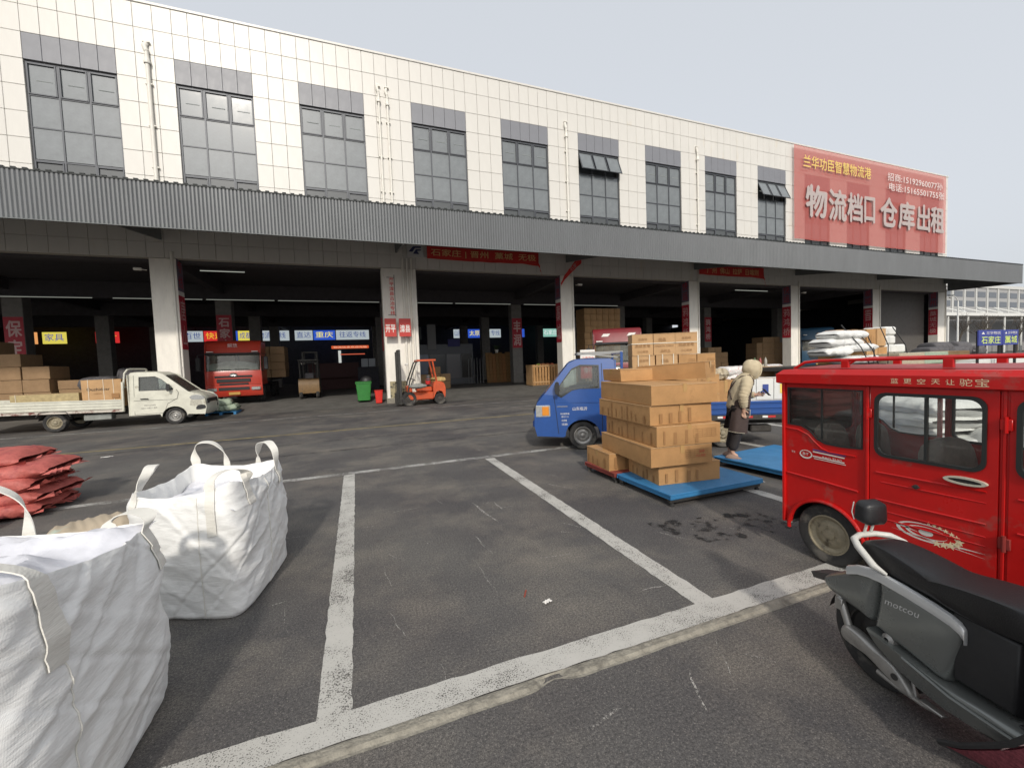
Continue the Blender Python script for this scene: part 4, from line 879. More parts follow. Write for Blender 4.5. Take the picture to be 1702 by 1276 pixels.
rl = ['bottom salmon red sack of the pile behind the bulk bags', 'second salmon red sack from the bottom of the pile', 'middle salmon red sack of the pile, bulging to the right', 'crumpled salmon red sack second from the top of the pile', 'topmost salmon red sack of the pile, set back to the left']
for i, (dx, dy, rz, z, h) in enumerate(((-5.16, 7.9, 1, 0, .20), (-5.12, 8.0, -3, .16, .20), (-5.20, 7.9, 1, .32, .24), (-5.10, 7.95, 3, .50, .20), (-5.42, 8.0, 5, .665, .19))):
    sack('woven_sack', rl[i], 'sack_red', (dx, dy, z), 2.0, 1.0, h + .02, rz, 20 + i, 'salmon red sacks piled behind the bulk bags', crease=1.2, ties=True)
sack('woven_sack', 'rounded pale grey sack lying at the foot of the salmon red pile', 'sack_white', (-4.75, 6.95, 0), .7, .5, .26, 10, 31)
sack('striped_sack', 'tan sack with a pale green stripe showing between the two bulk bags', mat('tan_striped_sack', (.40, .33, .24), .7, col2=(.35, .48, .42), wear=.55, wscale=3), (-2.45, 5.05, 0), .6, .5, .50, 30, 33)

# ================================================================ platform scales
M['scale_blue'] = mat('worn_blue_steel_plate', (.035, .19, .40), .5, var=.15, vscale=5, col2=(.22, .30, .36), wear=.64, wscale=9, bump=.15, bscale=120)
M['scale_red'] = mat('worn_red_steel_plate', (.24, .045, .035), .6, var=.2, vscale=5)
def platform(label, x0, x1, y0, y1, rz, mtl, grp='floor scale platforms'):
    cx, cy = (x0 + x1) / 2, (y0 + y1) / 2; t = thing('platform_scale', label, 'floor scale', (cx, cy, 0), R(rz), group=grp); w, d = (x1 - x0) / 2, (y1 - y0) / 2
    m = MB(); m.box(-w, w, -d, d, .138, .160, .004)
    m.build('top_plate', M[mtl], t); m = MB(); m.box(-w + .02, w - .02, -d + .02, d - .02, .085, .137); m.box(-w, w, -d, -d + .012, .10, .1375, .002); m.box(-w, w, d - .012, d, .10, .1375, .002); m.build('frame', M[mtl], t)
    for sy in (-1, 1): m = MB(); m.box(-w + .02, w - .02, sy * (d - .065) - .035, sy * (d - .065) + .035, .045, .084, .004); m.build('base_channel', M['darksteel'], t)
    for sx in (-1, 1):
        for sy in (-1, 1):
            m = MB(); m.lathe([(.03, 0), (.032, .02), (.018, .03), (.018, .06)], 12, T(sx * (w - .06), sy * (d - .05), 0)); m.build('foot', M['rubber'], t, 40)
    m = MB(); m.tube([(w, -d + .09, .12), (w + .05, -d + .09, .11), (w + .09, -d + .05, .08)], .009, 6); m.build('cable_gland', M['chrome'], t)
    return t
platform('blue floor scale plate under the front of the tall cardboard box stack', 3.52, 5.09, 4.0, 5.12, 0, 'scale_blue')
platform('rusty red floor scale plate under the back of the tall cardboard box stack', 3.50, 4.6, 5.15, 6.0, 0, 'scale_red')
platform('blue floor scale plate on which the hooded person stands', 5.62, 7.25, 3.85, 5.35, 5, 'scale_blue')

# ================================================================ cartons
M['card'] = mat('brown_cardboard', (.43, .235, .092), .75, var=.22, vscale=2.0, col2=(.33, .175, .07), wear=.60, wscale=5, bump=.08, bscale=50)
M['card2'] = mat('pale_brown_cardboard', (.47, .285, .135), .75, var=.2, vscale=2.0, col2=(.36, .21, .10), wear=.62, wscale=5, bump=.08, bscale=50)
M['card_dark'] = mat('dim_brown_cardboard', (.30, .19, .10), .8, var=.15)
M['card_edge'] = mat('cardboard_cut_edge', (.52, .34, .18), .8)
M['card_print'] = mat('brown_carton_print', (.30, .155, .058), .7)
M['card_print_red'] = mat('red_carton_print', (.45, .05, .03), .6)
M['tape'] = mat('clear_brown_tape', (.44, .27, .11), .25)
M['strap_white'] = mat('white_packing_strap', (.66, .60, .48), .5)
_cm = {}
def carton(label, loc, w, d, h, rz=0., mtl='card', group=None, bars=True, text=None, tape=True, rot=None, strapc=None, seed=0, grid=False):
    """a cardboard box with slightly sprung panels; children: tape, flap_edge, print"""
    rc = random.Random(seed * 7 + int(w * 100)); m = MB(); j = lambda s=.006: rc.uniform(-s, s)
    n = 4
    def face(p0, p1, p2, p3, bul):
        nn = (Vector(p1) - Vector(p0)).cross(Vector(p3) - Vector(p0)).normalized()
        def fn(u, v):
            p = (Vector(p0) * (1 - u) + Vector(p1) * u) * (1 - v) + (Vector(p3) * (1 - u) + Vector(p2) * u) * v; return tuple(p + nn * bul * sin(pi * u) * sin(pi * v))
        m.grid(n, n, fn)
    x0, x1, y0, y1 = -w / 2, w / 2, -d / 2, d / 2; c8 = {(a, b, c): ((x0, x1)[a] + j(), (y0, y1)[b] + j(), (0, h)[c] + (j(.004) if c else 0)) for a in (0, 1) for b in (0, 1) for c in (0, 1)}
    g_ = lambda a, b, c: c8[a, b, c]; bu = .006 + .006 * rc.random()
    face(g_(0, 0, 0), g_(1, 0, 0), g_(1, 0, 1), g_(0, 0, 1), bu); face(g_(1, 0, 0), g_(1, 1, 0), g_(1, 1, 1), g_(1, 0, 1), bu); face(g_(1, 1, 0), g_(0, 1, 0), g_(0, 1, 1), g_(1, 1, 1), bu); face(g_(0, 1, 0), g_(0, 0, 0), g_(0, 0, 1), g_(0, 1, 1), bu)
    face(g_(0, 0, 1), g_(1, 0, 1), g_(1, 1, 1), g_(0, 1, 1), .003); face(g_(0, 1, 0), g_(1, 1, 0), g_(1, 0, 0), g_(0, 0, 0), 0)
    o = m.build('carton', M[mtl], None, 30, fix=False); o.location = loc; o.rotation_euler = rot or (0, 0, R(rz)); tag(o, label, 'cardboard box', group)
    if tape:
        m = MB(); e = .012
        if d > w: m.box(-.03, .03, y0 - e, y1 + e, h + .0035, h + .005); m.box(-.03, .03, y0 - e, y0 - e + .0015, h * .62, h + .004); m.box(-.03, .03, y1 + e - .0015, y1 + e, h * .62, h + .004)
        else: m.box(x0 - e, x1 + e, -.03, .03, h + .0035, h + .005); m.box(x0 - e, x0 - e + .0015, -.03, .03, h * .62, h + .004); m.box(x1 + e - .0015, x1 + e, -.03, .03, h * .62, h + .004)
        m.build('tape', M['tape'], o)
    # flap seams read as thin raised cut edges along the top
    m = MB(); m.box(x0, x1, y0 - .007, y0 - .003, h - .006, h + .001); m.box(x0 - .007, x0 - .003, y0, y1, h - .006, h + .001); m.build('flap_edge', M['card_edge'], o)
    pf = -.0155
    m = MB(); pr = lambda u0, u1, v0, v1: m.add([(u0, y0 + pf, v0), (u1, y0 + pf, v0), (u1, y0 + pf, v1), (u0, y0 + pf, v1)], [(0, 1, 2, 3)]); ps = lambda u0, u1, v0, v1: m.add([(x0 + pf, u0, v0), (x0 + pf, u1, v0), (x0 + pf, u1, v1), (x0 + pf, u0, v1)], [(0, 1, 2, 3)])
    if bars:
        for q in range(4): u = x0 + w * (.12 + .16 * q) + j(.03); pr(u, u + .02 + .03 * rc.random(), h * .10, h * (.45 + .4 * rc.random()))
        u = y0 + .1
        while u < y1 - .08: ps(u, u + .016 + .03 * rc.random(), h * .06, h * (.4 + .5 * rc.random())); u += .09 + .15 * rc.random()
    if grid:
        for q in range(5): pr(x1 - w * .45, x1 - w * .08, h * (.35 + .1 * q), h * (.35 + .1 * q) + .004)
        for q in range(6): u = x1 - w * .45 + w * .37 * q / 5; pr(u, u + .004, h * .35, h * .76)
    if m.f: m.build('print', M['card_print'], o, fix=False)['kind'] = 'stuff'
    if text:
        for body, fx, fz, hh, mt in text:
            mm = letters(body, Matrix.Translation((x0 + w * fx, y0 + pf - .001, h * fz)) @ wallm(0, 0, 0), h=hh, bold=0); mm.build('lettering', M[mt], o, fix=False)
    if strapc:
        for ax, f in strapc:
            m = MB(); e = .017
            if ax == 'x': u = x0 + w * f; m.box(u - .008, u + .008, y0 - e, y0 - e + .002, -.0, h + e); m.box(u - .008, u + .008, y0 - e, y1 + e, h + e - .006, h + e - .004)
            else: z = h * f; m.box(x0 - e, x1 + e, y0 - e, y0 - e + .002, z - .008, z + .008); m.box(x0 - e, x0 - e + .002, y0 - e, y1, z - .008, z + .008)
            m.build('strap', M['strap_white'], o)
    return o
BG = 'long cardboard boxes stacked on the blue floor scale'
def stackbox(label, nx, ny, z, w, d, h, yaw, **k):
    """placed by its near left bottom corner"""
    a = R(yaw); return carton(label, (nx + cos(a) * w / 2 - sin(a) * d / 2, ny + sin(a) * w / 2 + cos(a) * d / 2, z), w, d, h, yaw, **k)
stackbox('bottom front box of the tall stack, resting on the blue scale', 3.66, 4.38, .162, .94, .80, .262, -8, group=BG, seed=1)
stackbox('bottom rear box of the tall stack, resting on the red scale', 3.50, 5.28, .162, .94, .72, .262, -4, group=BG, seed=2)
stackbox('second box up in the tall stack, with a red printed mark', 3.49, 4.31, .432, .91, 1.42, .255, -7, group=BG, seed=3, grid=True, text=(('小心轻放', .80, .42, .035, 'card_print_red'), ('易碎', .82, .64, .04, 'card_print_red')), bars=False)
stackbox('third box up in the tall stack, pushed out to the right', 3.57, 4.29, .695, .955, 1.40, .262, -7, group=BG, seed=4, grid=True)
stackbox('fourth box up in the tall stack, set back under the overhanging one', 3.54, 4.38, .965, .95, 1.42, .255, -6, group=BG, seed=5)
stackbox('fifth box up in the tall stack, overhanging to the left with taped ends', 3.55, 4.36, 1.228, .99, 1.50, .262, -8, group=BG, seed=6, bars=False)
carton('short cardboard box lying level on the back of the tall stack', (4.22, 5.62, 1.502), .75, .62, .185, -8, group=BG, seed=7, bars=False)
carton('narrow cardboard box lying askew on top of the tall stack', (4.62, 5.10, 1.505), .36, 1.05, .24, 22, group=BG, seed=8, bars=False, grid=True, rot=(R(-3), 0, R(24)))

# ================================================================ the person
M['skin'] = mat('skin', (.50, .30, .21), .55)
M['jacket'] = mat('cream_padded_jacket', (.50, .42, .28), .75, var=.12, vscale=7, bump=.5, bscale=14)
M['apron'] = mat('dark_brown_work_apron', (.055, .035, .03), .75, var=.2, vscale=8)
M['trousers'] = mat('dark_trousers', (.022, .018, .018), .8, var=.2)
M['shoe'] = mat('tan_cloth_shoe', (.26, .17, .13), .7)
def skin(verts, edges, rad, name, material, parent, sub=2, root=0, loc=None):
    me = bpy.data.meshes.new(name); me.from_pydata([tuple(v) for v in verts], edges, []); o = bpy.data.objects.new(name, me); C.objects.link(o)
    o.modifiers.new('s', 'SKIN'); o.modifiers.new('d', 'SUBSURF').levels = sub; sk = me.skin_vertices[0].data
    for i, r in enumerate(rad): sk[i].radius = r if isinstance(r, tuple) else (r, r); sk[i].use_root = (i == root)
    bpy.context.view_layer.update(); dg = bpy.context.evaluated_depsgraph_get(); nm = bpy.data.meshes.new_from_object(o.evaluated_get(dg)); bpy.data.objects.remove(o)
    nm.polygons.foreach_set('use_smooth', [True] * len(nm.polygons)); nm.materials.clear(); nm.materials.append(M[material] if isinstance(material, str) else material); return link(nm, name, parent)
def hand(parent_verts, w, d, side, curl=.5, s=1.):
    """five-fingered hand as chains appended to a skin skeleton: returns verts, edges, radii; w wrist point, d direction, side thumb direction"""
    w, d, side = Vector(w), Vector(d).normalized(), Vector(side).normalized(); nrm = d.cross(side).normalized(); V, E_, R_ = [], [], []
    palm = w + d * .05 * s; V.append(palm); R_.append((.020 * s, .030 * s))
    for k, (off, ln) in enumerate(((.030, .068), (.011, .076), (-.009, .071), (-.028, .056))):
        b = palm + d * .035 * s + side * off * s; V.append(b); E_.append((0, len(V) - 1)); R_.append(.0095 * s); p = b; dd = d
        for q in range(3): dd = (dd + nrm * curl * .55).normalized(); p = p + dd * ln / 3 * s; V.append(p); E_.append((len(V) - 2, len(V) - 1)); R_.append((.0092 - .001 * q) * s)
    b = w + d * .02 * s + side * .030 * s; V.append(b); E_.append((0, len(V) - 1)); R_.append(.011 * s)
    for q in range(2): b = b + (side * .6 + d * .6 + nrm * .35).normalized() * .03 * s; V.append(b); E_.append((len(V) - 2, len(V) - 1)); R_.append(.0098 * s)
    return V, E_, R_
PE = thing('person', 'person in cream hooded jacket and dark apron looking at a phone on the blue plate', 'person', (5.79, 5.10, .162), R(-36))
PE.rotation_euler = (0, R(8), R(-36)); PE.location.x -= .06
V = [(0, 0, .86), (.0, 0, 1.0), (.03, 0, 1.15), (.06, 0, 1.28), (.10, 0, 1.36), (.135, 0, 1.41), (.155, 0, 1.47), (.14, 0, 1.53),      # 0-7 spine neck head
     (.055, .15, 1.27), (.07, .19, 1.07), (.27, .10, 1.06),                                                       # 8-10 left arm bent forward
     (.055, -.15, 1.27), (.01, -.225, 1.05), (.05, -.19, .83),                                                     # 11-13 right arm hanging
     (.0, .09, .80), (.02, .095, .44), (.0, .10, .09), (.09, .11, .035), (.0, -.09, .80), (.03, -.095, .44), (-.01, -.10, .09), (.09, -.11, .035)]
E_ = [(0, 1), (1, 2), (2, 3), (3, 4), (4, 5), (5, 6), (6, 7), (3, 8), (8, 9), (9, 10), (3, 11), (11, 12), (12, 13), (0, 14), (14, 15), (15, 16), (16, 17), (0, 18), (18, 19), (19, 20), (20, 21)]
Rr = [(.13, .12), (.12, .10), (.13, .11), (.12, .10), .055, .07, (.085, .078), (.07, .065), .055, .042, .030, .055, .042, .028, .085, .055, .038, .032, .085, .055, .038, .032]
for w_p, dd, sd_, cu_, at in (((.27, .10, 1.06), (.7, -.25, .25), (0, -.3, 1), .9, 10), ((.05, -.19, .83), (.12, .05, -1), (.9, .2, 0), .5, 13)):
    hv, he, hr = hand(None, w_p, dd, sd_, cu_, .95); b0 = len(V); V += [tuple(v) for v in hv]; E_ += [(at, b0)] + [(a + b0, b + b0) for a, b in he]; Rr += hr
skin(V, E_, Rr, 'body', 'skin', PE)
m = MB(); rj = lambda cx, z, rx, ry: [(cx + rx * cos(2 * pi * k / 24) * (1 + .03 * nz(k * .9, z * 9)), ry * sin(2 * pi * k / 24) * (1 + .03 * nz(z * 7, k)), z + .006 * nz(k, z * 5)) for k in range(24)]
m.loft([rj(-.005, .80, .13, .155), rj(-.01, .83, .155, .175), rj(-.01, .90, .15, .17), rj(-.0, .95, .155, .175), rj(.0, 1.02, .15, .172), rj(.01, 1.07, .158, .178), rj(.02, 1.15, .15, .178), rj(.03, 1.22, .152, .182), rj(.04, 1.29, .138, .178), rj(.055, 1.345, .11, .14), rj(.075, 1.39, .085, .09), rj(.09, 1.42, .07, .07)])
def sleeve(pts, rs_):
    P_, Q = [], []
    for i in range(len(pts) - 1):
        for q in range(6):
            u = q / 6; P_.append(Vector(pts[i]).lerp(Vector(pts[i + 1]), u)); Q.append((rs_[i] * (1 - u) + rs_[i + 1] * u) * (1 + .07 * sin(len(P_) * 2.1)))
    P_.append(Vector(pts[-1])); Q.append(rs_[-1]); m.tube(P_, Q, 14)
sleeve([(.04, -.10, 1.30), (.045, -.175, 1.25), (.02, -.225, 1.12), (.005, -.235, 1.04), (.02, -.22, .95), (.045, -.195, .87)], [.075, .088, .078, .074, .068, .055]); sleeve([(.04, .10, 1.30), (.05, .175, 1.24), (.065, .215, 1.10), (.11, .20, 1.05), (.19, .15, 1.045), (.255, .105, 1.06)], [.075, .088, .076, .07, .062, .052])
m.build('jacket', M['jacket'], PE, 60)
# hood: shell open towards the face
m = MB()
def hoodf(u, v):
    a = R(42) + (2 * pi - R(84)) * u; th_ = pi * v; rx, ry, rz_ = .150, .122, .150
    x = rx * cos(a) * sin(th_) ** .8; y = ry * sin(a) * sin(th_) ** .8; z = rz_ * cos(th_); k = 1 + .10 * nz(u * 5, v * 5, 4) + .05 * nz(u * 14, v * 9, 2)
    return (.135 + x * k - .10 * (v > .75) * (v - .75), y * k, 1.475 + z * k + .25 * x * -.35)
m.grid(26, 18, hoodf); m.tube([hoodf(0, v / 14) for v in range(1, 14)], .016, 8); m.tube([hoodf(1, v / 14) for v in range(1, 14)], .016, 8); m.build('hood', M['jacket'], PE, True)
# face and fringe inside the hood
m = MB(); m.lathe([(.0005, .012), (.011, .006), (.016, -.008), (.010, -.016)], 10, Matrix.Translation((.238, 0, 1.462)) @ Matrix.Rotation(R(80), 4, 'Y')); m.build('nose', M['skin'], PE, True)
for s_ in (-1, 1):
    m = MB(); m.box(.222, .232, s_ * .032 - .012, s_ * .032 + .012, 1.488, 1.496, .002); m.build('eye', M['black'], PE)
m = MB(); m.box(.226, .235, -.022, .022, 1.432, 1.439, .002); m.build('mouth', mat('lip', (.35, .12, .10), .5), PE)
m = MB(); m.grid(12, 6, lambda u, v: (.14 + .10 * cos(R(-70 + 140 * u)) * (1 - .2 * v), .095 * sin(R(-70 + 140 * u)), 1.50 + .06 * (1 - v) + .01 * v)); m.build('hair', M['black'], PE, True)
# apron wraps the front from chest to below the knee, with straps and a pocket
m = MB()
def apf(u, v):
    z = 1.24 - .80 * v; a = R(50 + 85 * min(1, max(0, (v - .22) / .16))) * (2 * u - 1); w_ = .172 + .035 * max(0, v - .3) + .012 * sin(a * 6) * v
    return (.012 + w_ * .93 * cos(a), (w_ + .012) * sin(a), z)
m.grid(30, 20, apf); m.grid(30, 20, lambda u, v: tuple(Vector(apf(u, v)) * 1.0 + Vector((.006, 0, 0)))); m.build('apron', M['apron'], PE, True)
m = MB()
for s_ in (-1, 1): m.tube([(.165, s_ * .09, 1.23), (.155, s_ * .10, 1.30), (.09, s_ * .105, 1.375), (-.03, s_ * .10, 1.345), (-.115, s_ * .06, 1.22), (-.155, s_ * -.02, 1.08), (-.13, s_ * -.12, .96)], .012, 6)
m.build('apron_strap', M['apron'], PE, True)
m = MB(); m.tube([(.07, -.19, .83), (.15, -.17, .83), (.16, -.165, .72), (.08, -.195, .72), (.07, -.19, .83)], .005, 5); m.tube([apf(u / 24, .995) for u in range(25)], .004, 5); m.build('piping', mat('cream_piping', (.55, .50, .38), .6), PE, True)
skin([(0, 0, .84), (.0, .09, .78), (.02, .10, .44), (.0, .105, .12), (.0, -.09, .78), (.03, -.10, .44), (-.01, -.105, .12)], [(0, 1), (1, 2), (2, 3), (0, 4), (4, 5), (5, 6)], [(.13, .125), .105, .085, .075, .105, .085, .075], 'trousers', 'trousers', PE)
for s_ in (-1, 1):
    m = MB(); m.grid(14, 14, lambda u, v, s_=s_: (.04 + .135 * math.copysign(abs(cos(2 * pi * v)) ** .8, cos(2 * pi * v)) * sin(pi * u / 2 + .001) ** .5, s_ * .108 + .048 * sin(2 * pi * v) * sin(pi * u / 2 + .001) ** .5, .075 * (1 - u) * (1.1 - .6 * max(0, cos(2 * pi * v))) + .0)); m.build('shoe', M['shoe'], PE, True)
m = MB(); m.box(-.04, .04, -.005, .005, -.075, .075, .004, Matrix.Translation((.40, .03, 1.13)) @ Matrix.Rotation(R(-80), 4, 'Z') @ Matrix.Rotation(R(50), 4, 'X')); ph = m.build('phone', mat('phone_case', (.03, .03, .05), .3)); ph.location = PE.location; ph.rotation_euler = PE.rotation_euler; tag(ph, 'dark phone held in front of the hooded person', 'phone')
m = MB(); m.grid(10, 8, lambda u, v: (.30 + .045 * cos(2 * pi * v) * .7 + .05 * u, .085 + .042 * sin(2 * pi * v), 1.085 + .05 * u + .035 * cos(2 * pi * v))); m.build('sleeve_cuff', mat('blue_work_sleeve', (.03, .10, .42), .6), PE, True)
# ================================================================ light truck cabs
M['blue_paint'] = mat('blue_truck_paint', (.02, .075, .27), .3, var=.12, vscale=3, col2=(.10, .12, .20), wear=.66, wscale=4, coat=.3)
M['white_paint'] = mat('dirty_white_truck_paint', (.60, .59, .50), .4, var=.18, vscale=2.5, col2=(.30, .27, .20), wear=.60, wscale=3.5, coat=.15)
M['orange_paint'] = mat('worn_orange_red_paint', (.50, .075, .02), .45, var=.2, vscale=5, col2=(.14, .08, .05), wear=.60, wscale=6)
M['truck_red'] = mat('red_heavy_truck_paint', (.46, .045, .025), .35, var=.12, vscale=3, coat=.2)
M['yellow_paint'] = mat('dusty_yellow_paint', (.20, .12, .05), .55, var=.25, vscale=5, col2=(.10, .08, .06), wear=.58, wscale=5)
M['cab_glass'] = glassm('cab_side_glass', (.75, .80, .80), .12, (.22, .22, .20))
M['screen_glass'] = glassm('windscreen_glass', (.55, .6, .58), .28, (.24, .24, .19))
M['lamp_glass'] = mat('headlamp_glass', (.55, .56, .55), .12, metal=.5, var=.3, vscale=30)
M['amber'] = mat('amber_lens', (.65, .24, .03), .25)
M['undercarriage'] = mat('dusty_undercarriage', (.05, .045, .04), .8, var=.35, vscale=8)
def cross(parent, prof, hw, name, material, edge=.05, n=14, smooth=True, power=7, tumble=None, flip=-1):
    """skin across the vehicle following a side profile of (x, z); pulled in at the edges"""
    m = MB(); P_ = [Vector((a, b)) for a, b in prof]; N_ = []
    for i in range(len(P_)):
        t = (P_[min(i + 1, len(P_) - 1)] - P_[max(i - 1, 0)]).normalized(); N_.append(Vector((-t.y, t.x)) * flip)
    def fn(u, v):
        i = int(round(u * (len(P_) - 1))); k = 2 * v - 1; w = hw - (tumble(P_[i].y) if tumble else 0); d = edge * abs(k) ** power
        q = P_[i] - N_[i] * d; return (q.x, k * w, q.y)
    m.grid(len(P_) - 1, n, fn); return m.build(name, M[material] if isinstance(material, str) else material, parent, 50 if smooth else False)
def cab_side(parent, outer, hole, hw, belt, tum, material, name='cab_side', t=.03):
    for s in (1, -1):
        fn = lambda u, v, w, s=s: (u, s * (hw - tum * max(0, v - belt) - w), v)
        lo = [p for p in outer if p[1] <= belt + 1e-6]; m = MB(); m.plate(outer, [hole] if hole else [], t, fn); o = m.build(name, M[material], parent)
        if hole:
            cx = sum(p[0] for p in hole) / len(hole); cz = sum(p[1] for p in hole) / len(hole)
            f2 = lambda u, v, w, s=s: (u, s * (hw - tum * max(0, v - belt) - .012 - w), v)
            m = MB(); m.plate(hole, (), .004, f2); m.build('side_window', M['cab_glass'], parent)
            f3 = lambda u, v, w, s=s: (u, s * (hw - tum * max(0, v - belt) + .006 - w), v)
            m = MB(); m.plate([(cx + (x - cx) * 1.01, cz + (z - cz) * 1.02) for x, z in hole], [[(cx + (x - cx) * .95, cz + (z - cz) * .92) for x, z in hole]], .012, f3); m.build('window_seal', M['seal'], parent)
def seam(parent, pts, hw, s, r=.006, mtl='black', tum=0, belt=9):
    m = MB(); m.tube([(x, s * (hw - tum * max(0, z - belt) + .001), z) for x, z in pts], r, 5); return m.build('panel_gap', M[mtl], parent)
def mirror(parent, x, y, z, s, sc=1.):
    m = MB(); m.loft([[(x + a * sc, y + s * (.06 + .05 * k) * sc, z + b * sc) for a, b in smooth_poly([(-.03, -.10), (.035, -.10), (.05, 0), (.035, .10), (-.03, .10)], 2)] for k in (0, .5, 1.6, 2)]); m.tube([(x, y, z - .04), (x, y + s * .09 * sc, z)], .014, 6); m.build('wing_mirror', M['black'], parent, 40)
def seat_simple(parent, x, y, z):
    m = MB(); m.box(x - .24, x + .24, y - .24, y + .24, z, z + .14, .04); m.box(x - .30, x - .18, y - .22, y + .22, z + .1, z + .62, .04); m.box(x - .29, x - .20, y - .12, y + .12, z + .64, z + .82, .03); m.build('seat', M['sack_grey'], parent)

# ---------------------------------------------------------------- blue small truck
BA = math.atan2(.454, -.891)
BT = thing('small_flatbed_truck', 'small blue flatbed truck with dented door, loaded with strapped cartons and white boxes', 'truck', (4.67, 8.13, 0), BA)
HW = .755
def xs_(*p): return [(-a, b) for a, b in p]
# x forward: x = -t ; front tip +1.02, cab back -.72
outer = [(-.72, .33), (-.72, 1.30), (-.70, 1.82), (-.60, 1.87), (.10, 1.87), (.26, 1.80), (.78, 1.17), (.93, 1.0), (.99, .80), (1.0, .50), (.95, .30), (.40, .27)] + [(.0 + .36 * cos(R(a)), .29 + .34 * sin(R(a))) for a in range(0, 181, 15)] + [(-.50, .30)]
hole = smooth_poly([(-.36, 1.27), (-.36, 1.74), (.02, 1.76), (.20, 1.68), (.45, 1.36), (.50, 1.14), (.42, 1.10), (.20, 1.24), (.05, 1.27)], 1)
cab_side(BT, outer, hole, HW, 1.15, .16, 'blue_paint')
cross(BT, [(1.0, .30), (1.03, .42), (1.04, .60), (1.03, .66)], HW, 'front_bumper', 'blue_paint', .16, power=4)
cross(BT, [(1.01, .67), (1.0, .85), (.96, .98), (.90, 1.06), (.82, 1.14), (.78, 1.17)], HW - .01, 'nose_panel', 'blue_paint', .10, power=4, tumble=lambda z: .0)
cross(BT, [(.78, 1.17), (.62, 1.37), (.45, 1.57), (.28, 1.78)], HW - .03, 'windscreen', 'screen_glass', .06, tumble=lambda z: .16 * max(0, z - 1.15))
cross(BT, [(.30, 1.76), (.22, 1.84), (.10, 1.885), (-.2, 1.90), (-.6, 1.89), (-.71, 1.84)], HW - .0, 'roof', 'blue_paint', .05, tumble=lambda z: .16 * max(0, z - 1.15))
m = MB(); m.plate([(-.73, 1.2), (.73, 1.2), (.66, 1.84), (-.66, 1.84)], [[(-.55, 1.35), (.55, 1.35), (.52, 1.72), (-.52, 1.72)]], .03, lambda u, v, w: (-.715 + w, u, v)); m.box(-.715, -.69, -.73, .73, .35, 1.199); m.build('cab_back', M['blue_paint'], BT)
m = MB(); m.plate([(-.56, 1.34), (.56, 1.34), (.53, 1.73), (-.53, 1.73)], (), .004, lambda u, v, w: (-.70 + w, u, v)); m.build('rear_window', M['cab_glass'], BT)
for s in (1, -1):
    seam(BT, [(.50, .34), (.55, .9), (.58, 1.12)], HW, s); seam(BT, [(-.40, .40), (-.42, 1.2), (-.42, 1.78)], HW, s, tum=.16, belt=1.15); seam(BT, [(.55, 1.0), (.2, .99), (-.4, .98)], HW, s, .004, 'blue_paint')
    m = MB(); m.loft([[(x, s * (y - w_ * .05), z) for x, z in smooth_poly([(.62, .70), (.98, .70), (.99, .96), (.62, .97)], 2)] for y, w_ in ((HW + .004, 0), (HW - .012, 1))]); 
    m = MB(); m.box(.66, .965, s * (HW - .02), s * (HW + .012), .70, .945, .012); m.build('lamp_housing', M['lamp_glass'], BT); m = MB(); m.box(.68, .84, s * (HW - .02), s * (HW + .022), .72, .925, .02); m.build('indicator', M['amber'], BT)
    mirror(BT, .50, s * (HW - .02), 1.30, s, 1.15)
    m = MB(); m.grid(14, 3, lambda u, v, s=s: (.0 + .36 * cos(pi * u), s * (HW - .03 - .3 * v), .29 + .34 * sin(pi * u))); m.build('wheel_arch', M['black'], BT, True)
    wheel(BT, (0, s * .66, .29), .29, .17, 'chrome' if 0 else 'sc_alloy', s * 1, 'y', bolts=5, tread=False); wheel(BT, (-2.78, s * .66, .29), .29, .19, 'rimtan', s * 1, 'y', tread=False)
m = MB(); m.box(1.0, 1.05, -.5, .5, .46, .58, .01); m.build('number_plate', mat('blue_plate', (.03, .08, .3), .4), BT)
m = MB(); m.box(.985, 1.03, -.45, .45, .72, .86, .02); m.build('grille', M['black'], BT)
seat_simple(BT, -.15, .35, .75); seat_simple(BT, -.15, -.35, .75)
m = MB(); m.lathe([(.17, 0), (.19, .015), (.17, .03), (.15, .015)], 20, Matrix.Translation((.33, .36, 1.13)) @ Matrix.Rotation(R(60), 4, 'Y'), closed=True); m.box(.42, .72, -.68, .68, .95, 1.08, .05); m.build('dashboard', M['black'], BT, 40)
m = MB(); m.box(-4.1, .55, -.36, -.28, .42, .54); m.box(-4.1, .55, .28, .36, .42, .54)
for x in (-.6, -1.4, -2.2, -3.0, -3.8): m.box(x - .03, x + .03, -.35, .35, .44, .52)
m.build('chassis', M['undercarriage'], BT); m = MB(); m.tube([(-2.78, -.6, .29), (-2.78, .6, .29)], .05, 8); m.tube([(0, -.6, .29), (0, .6, .29)], .04, 8); m.lathe([(.12, -.08), (.14, 0), (.12, .08)], 12, T(-2.78, 0, .29, rx=0) @ Matrix.Rotation(R(90), 4, 'Y')); m.build('axle', M['undercarriage'], BT, True)
m = MB(); m.box(-3.75, -3.35, .42, .62, .28, .42, .02); m.build('battery_box', M['undercarriage'], BT)
bx0, bx1, bw = -4.15, -.86, .80
m = MB(); m.box(bx0, bx1, -bw + .02, bw - .02, .66, .72); m.build('bed_floor', M['undercarriage'], BT)
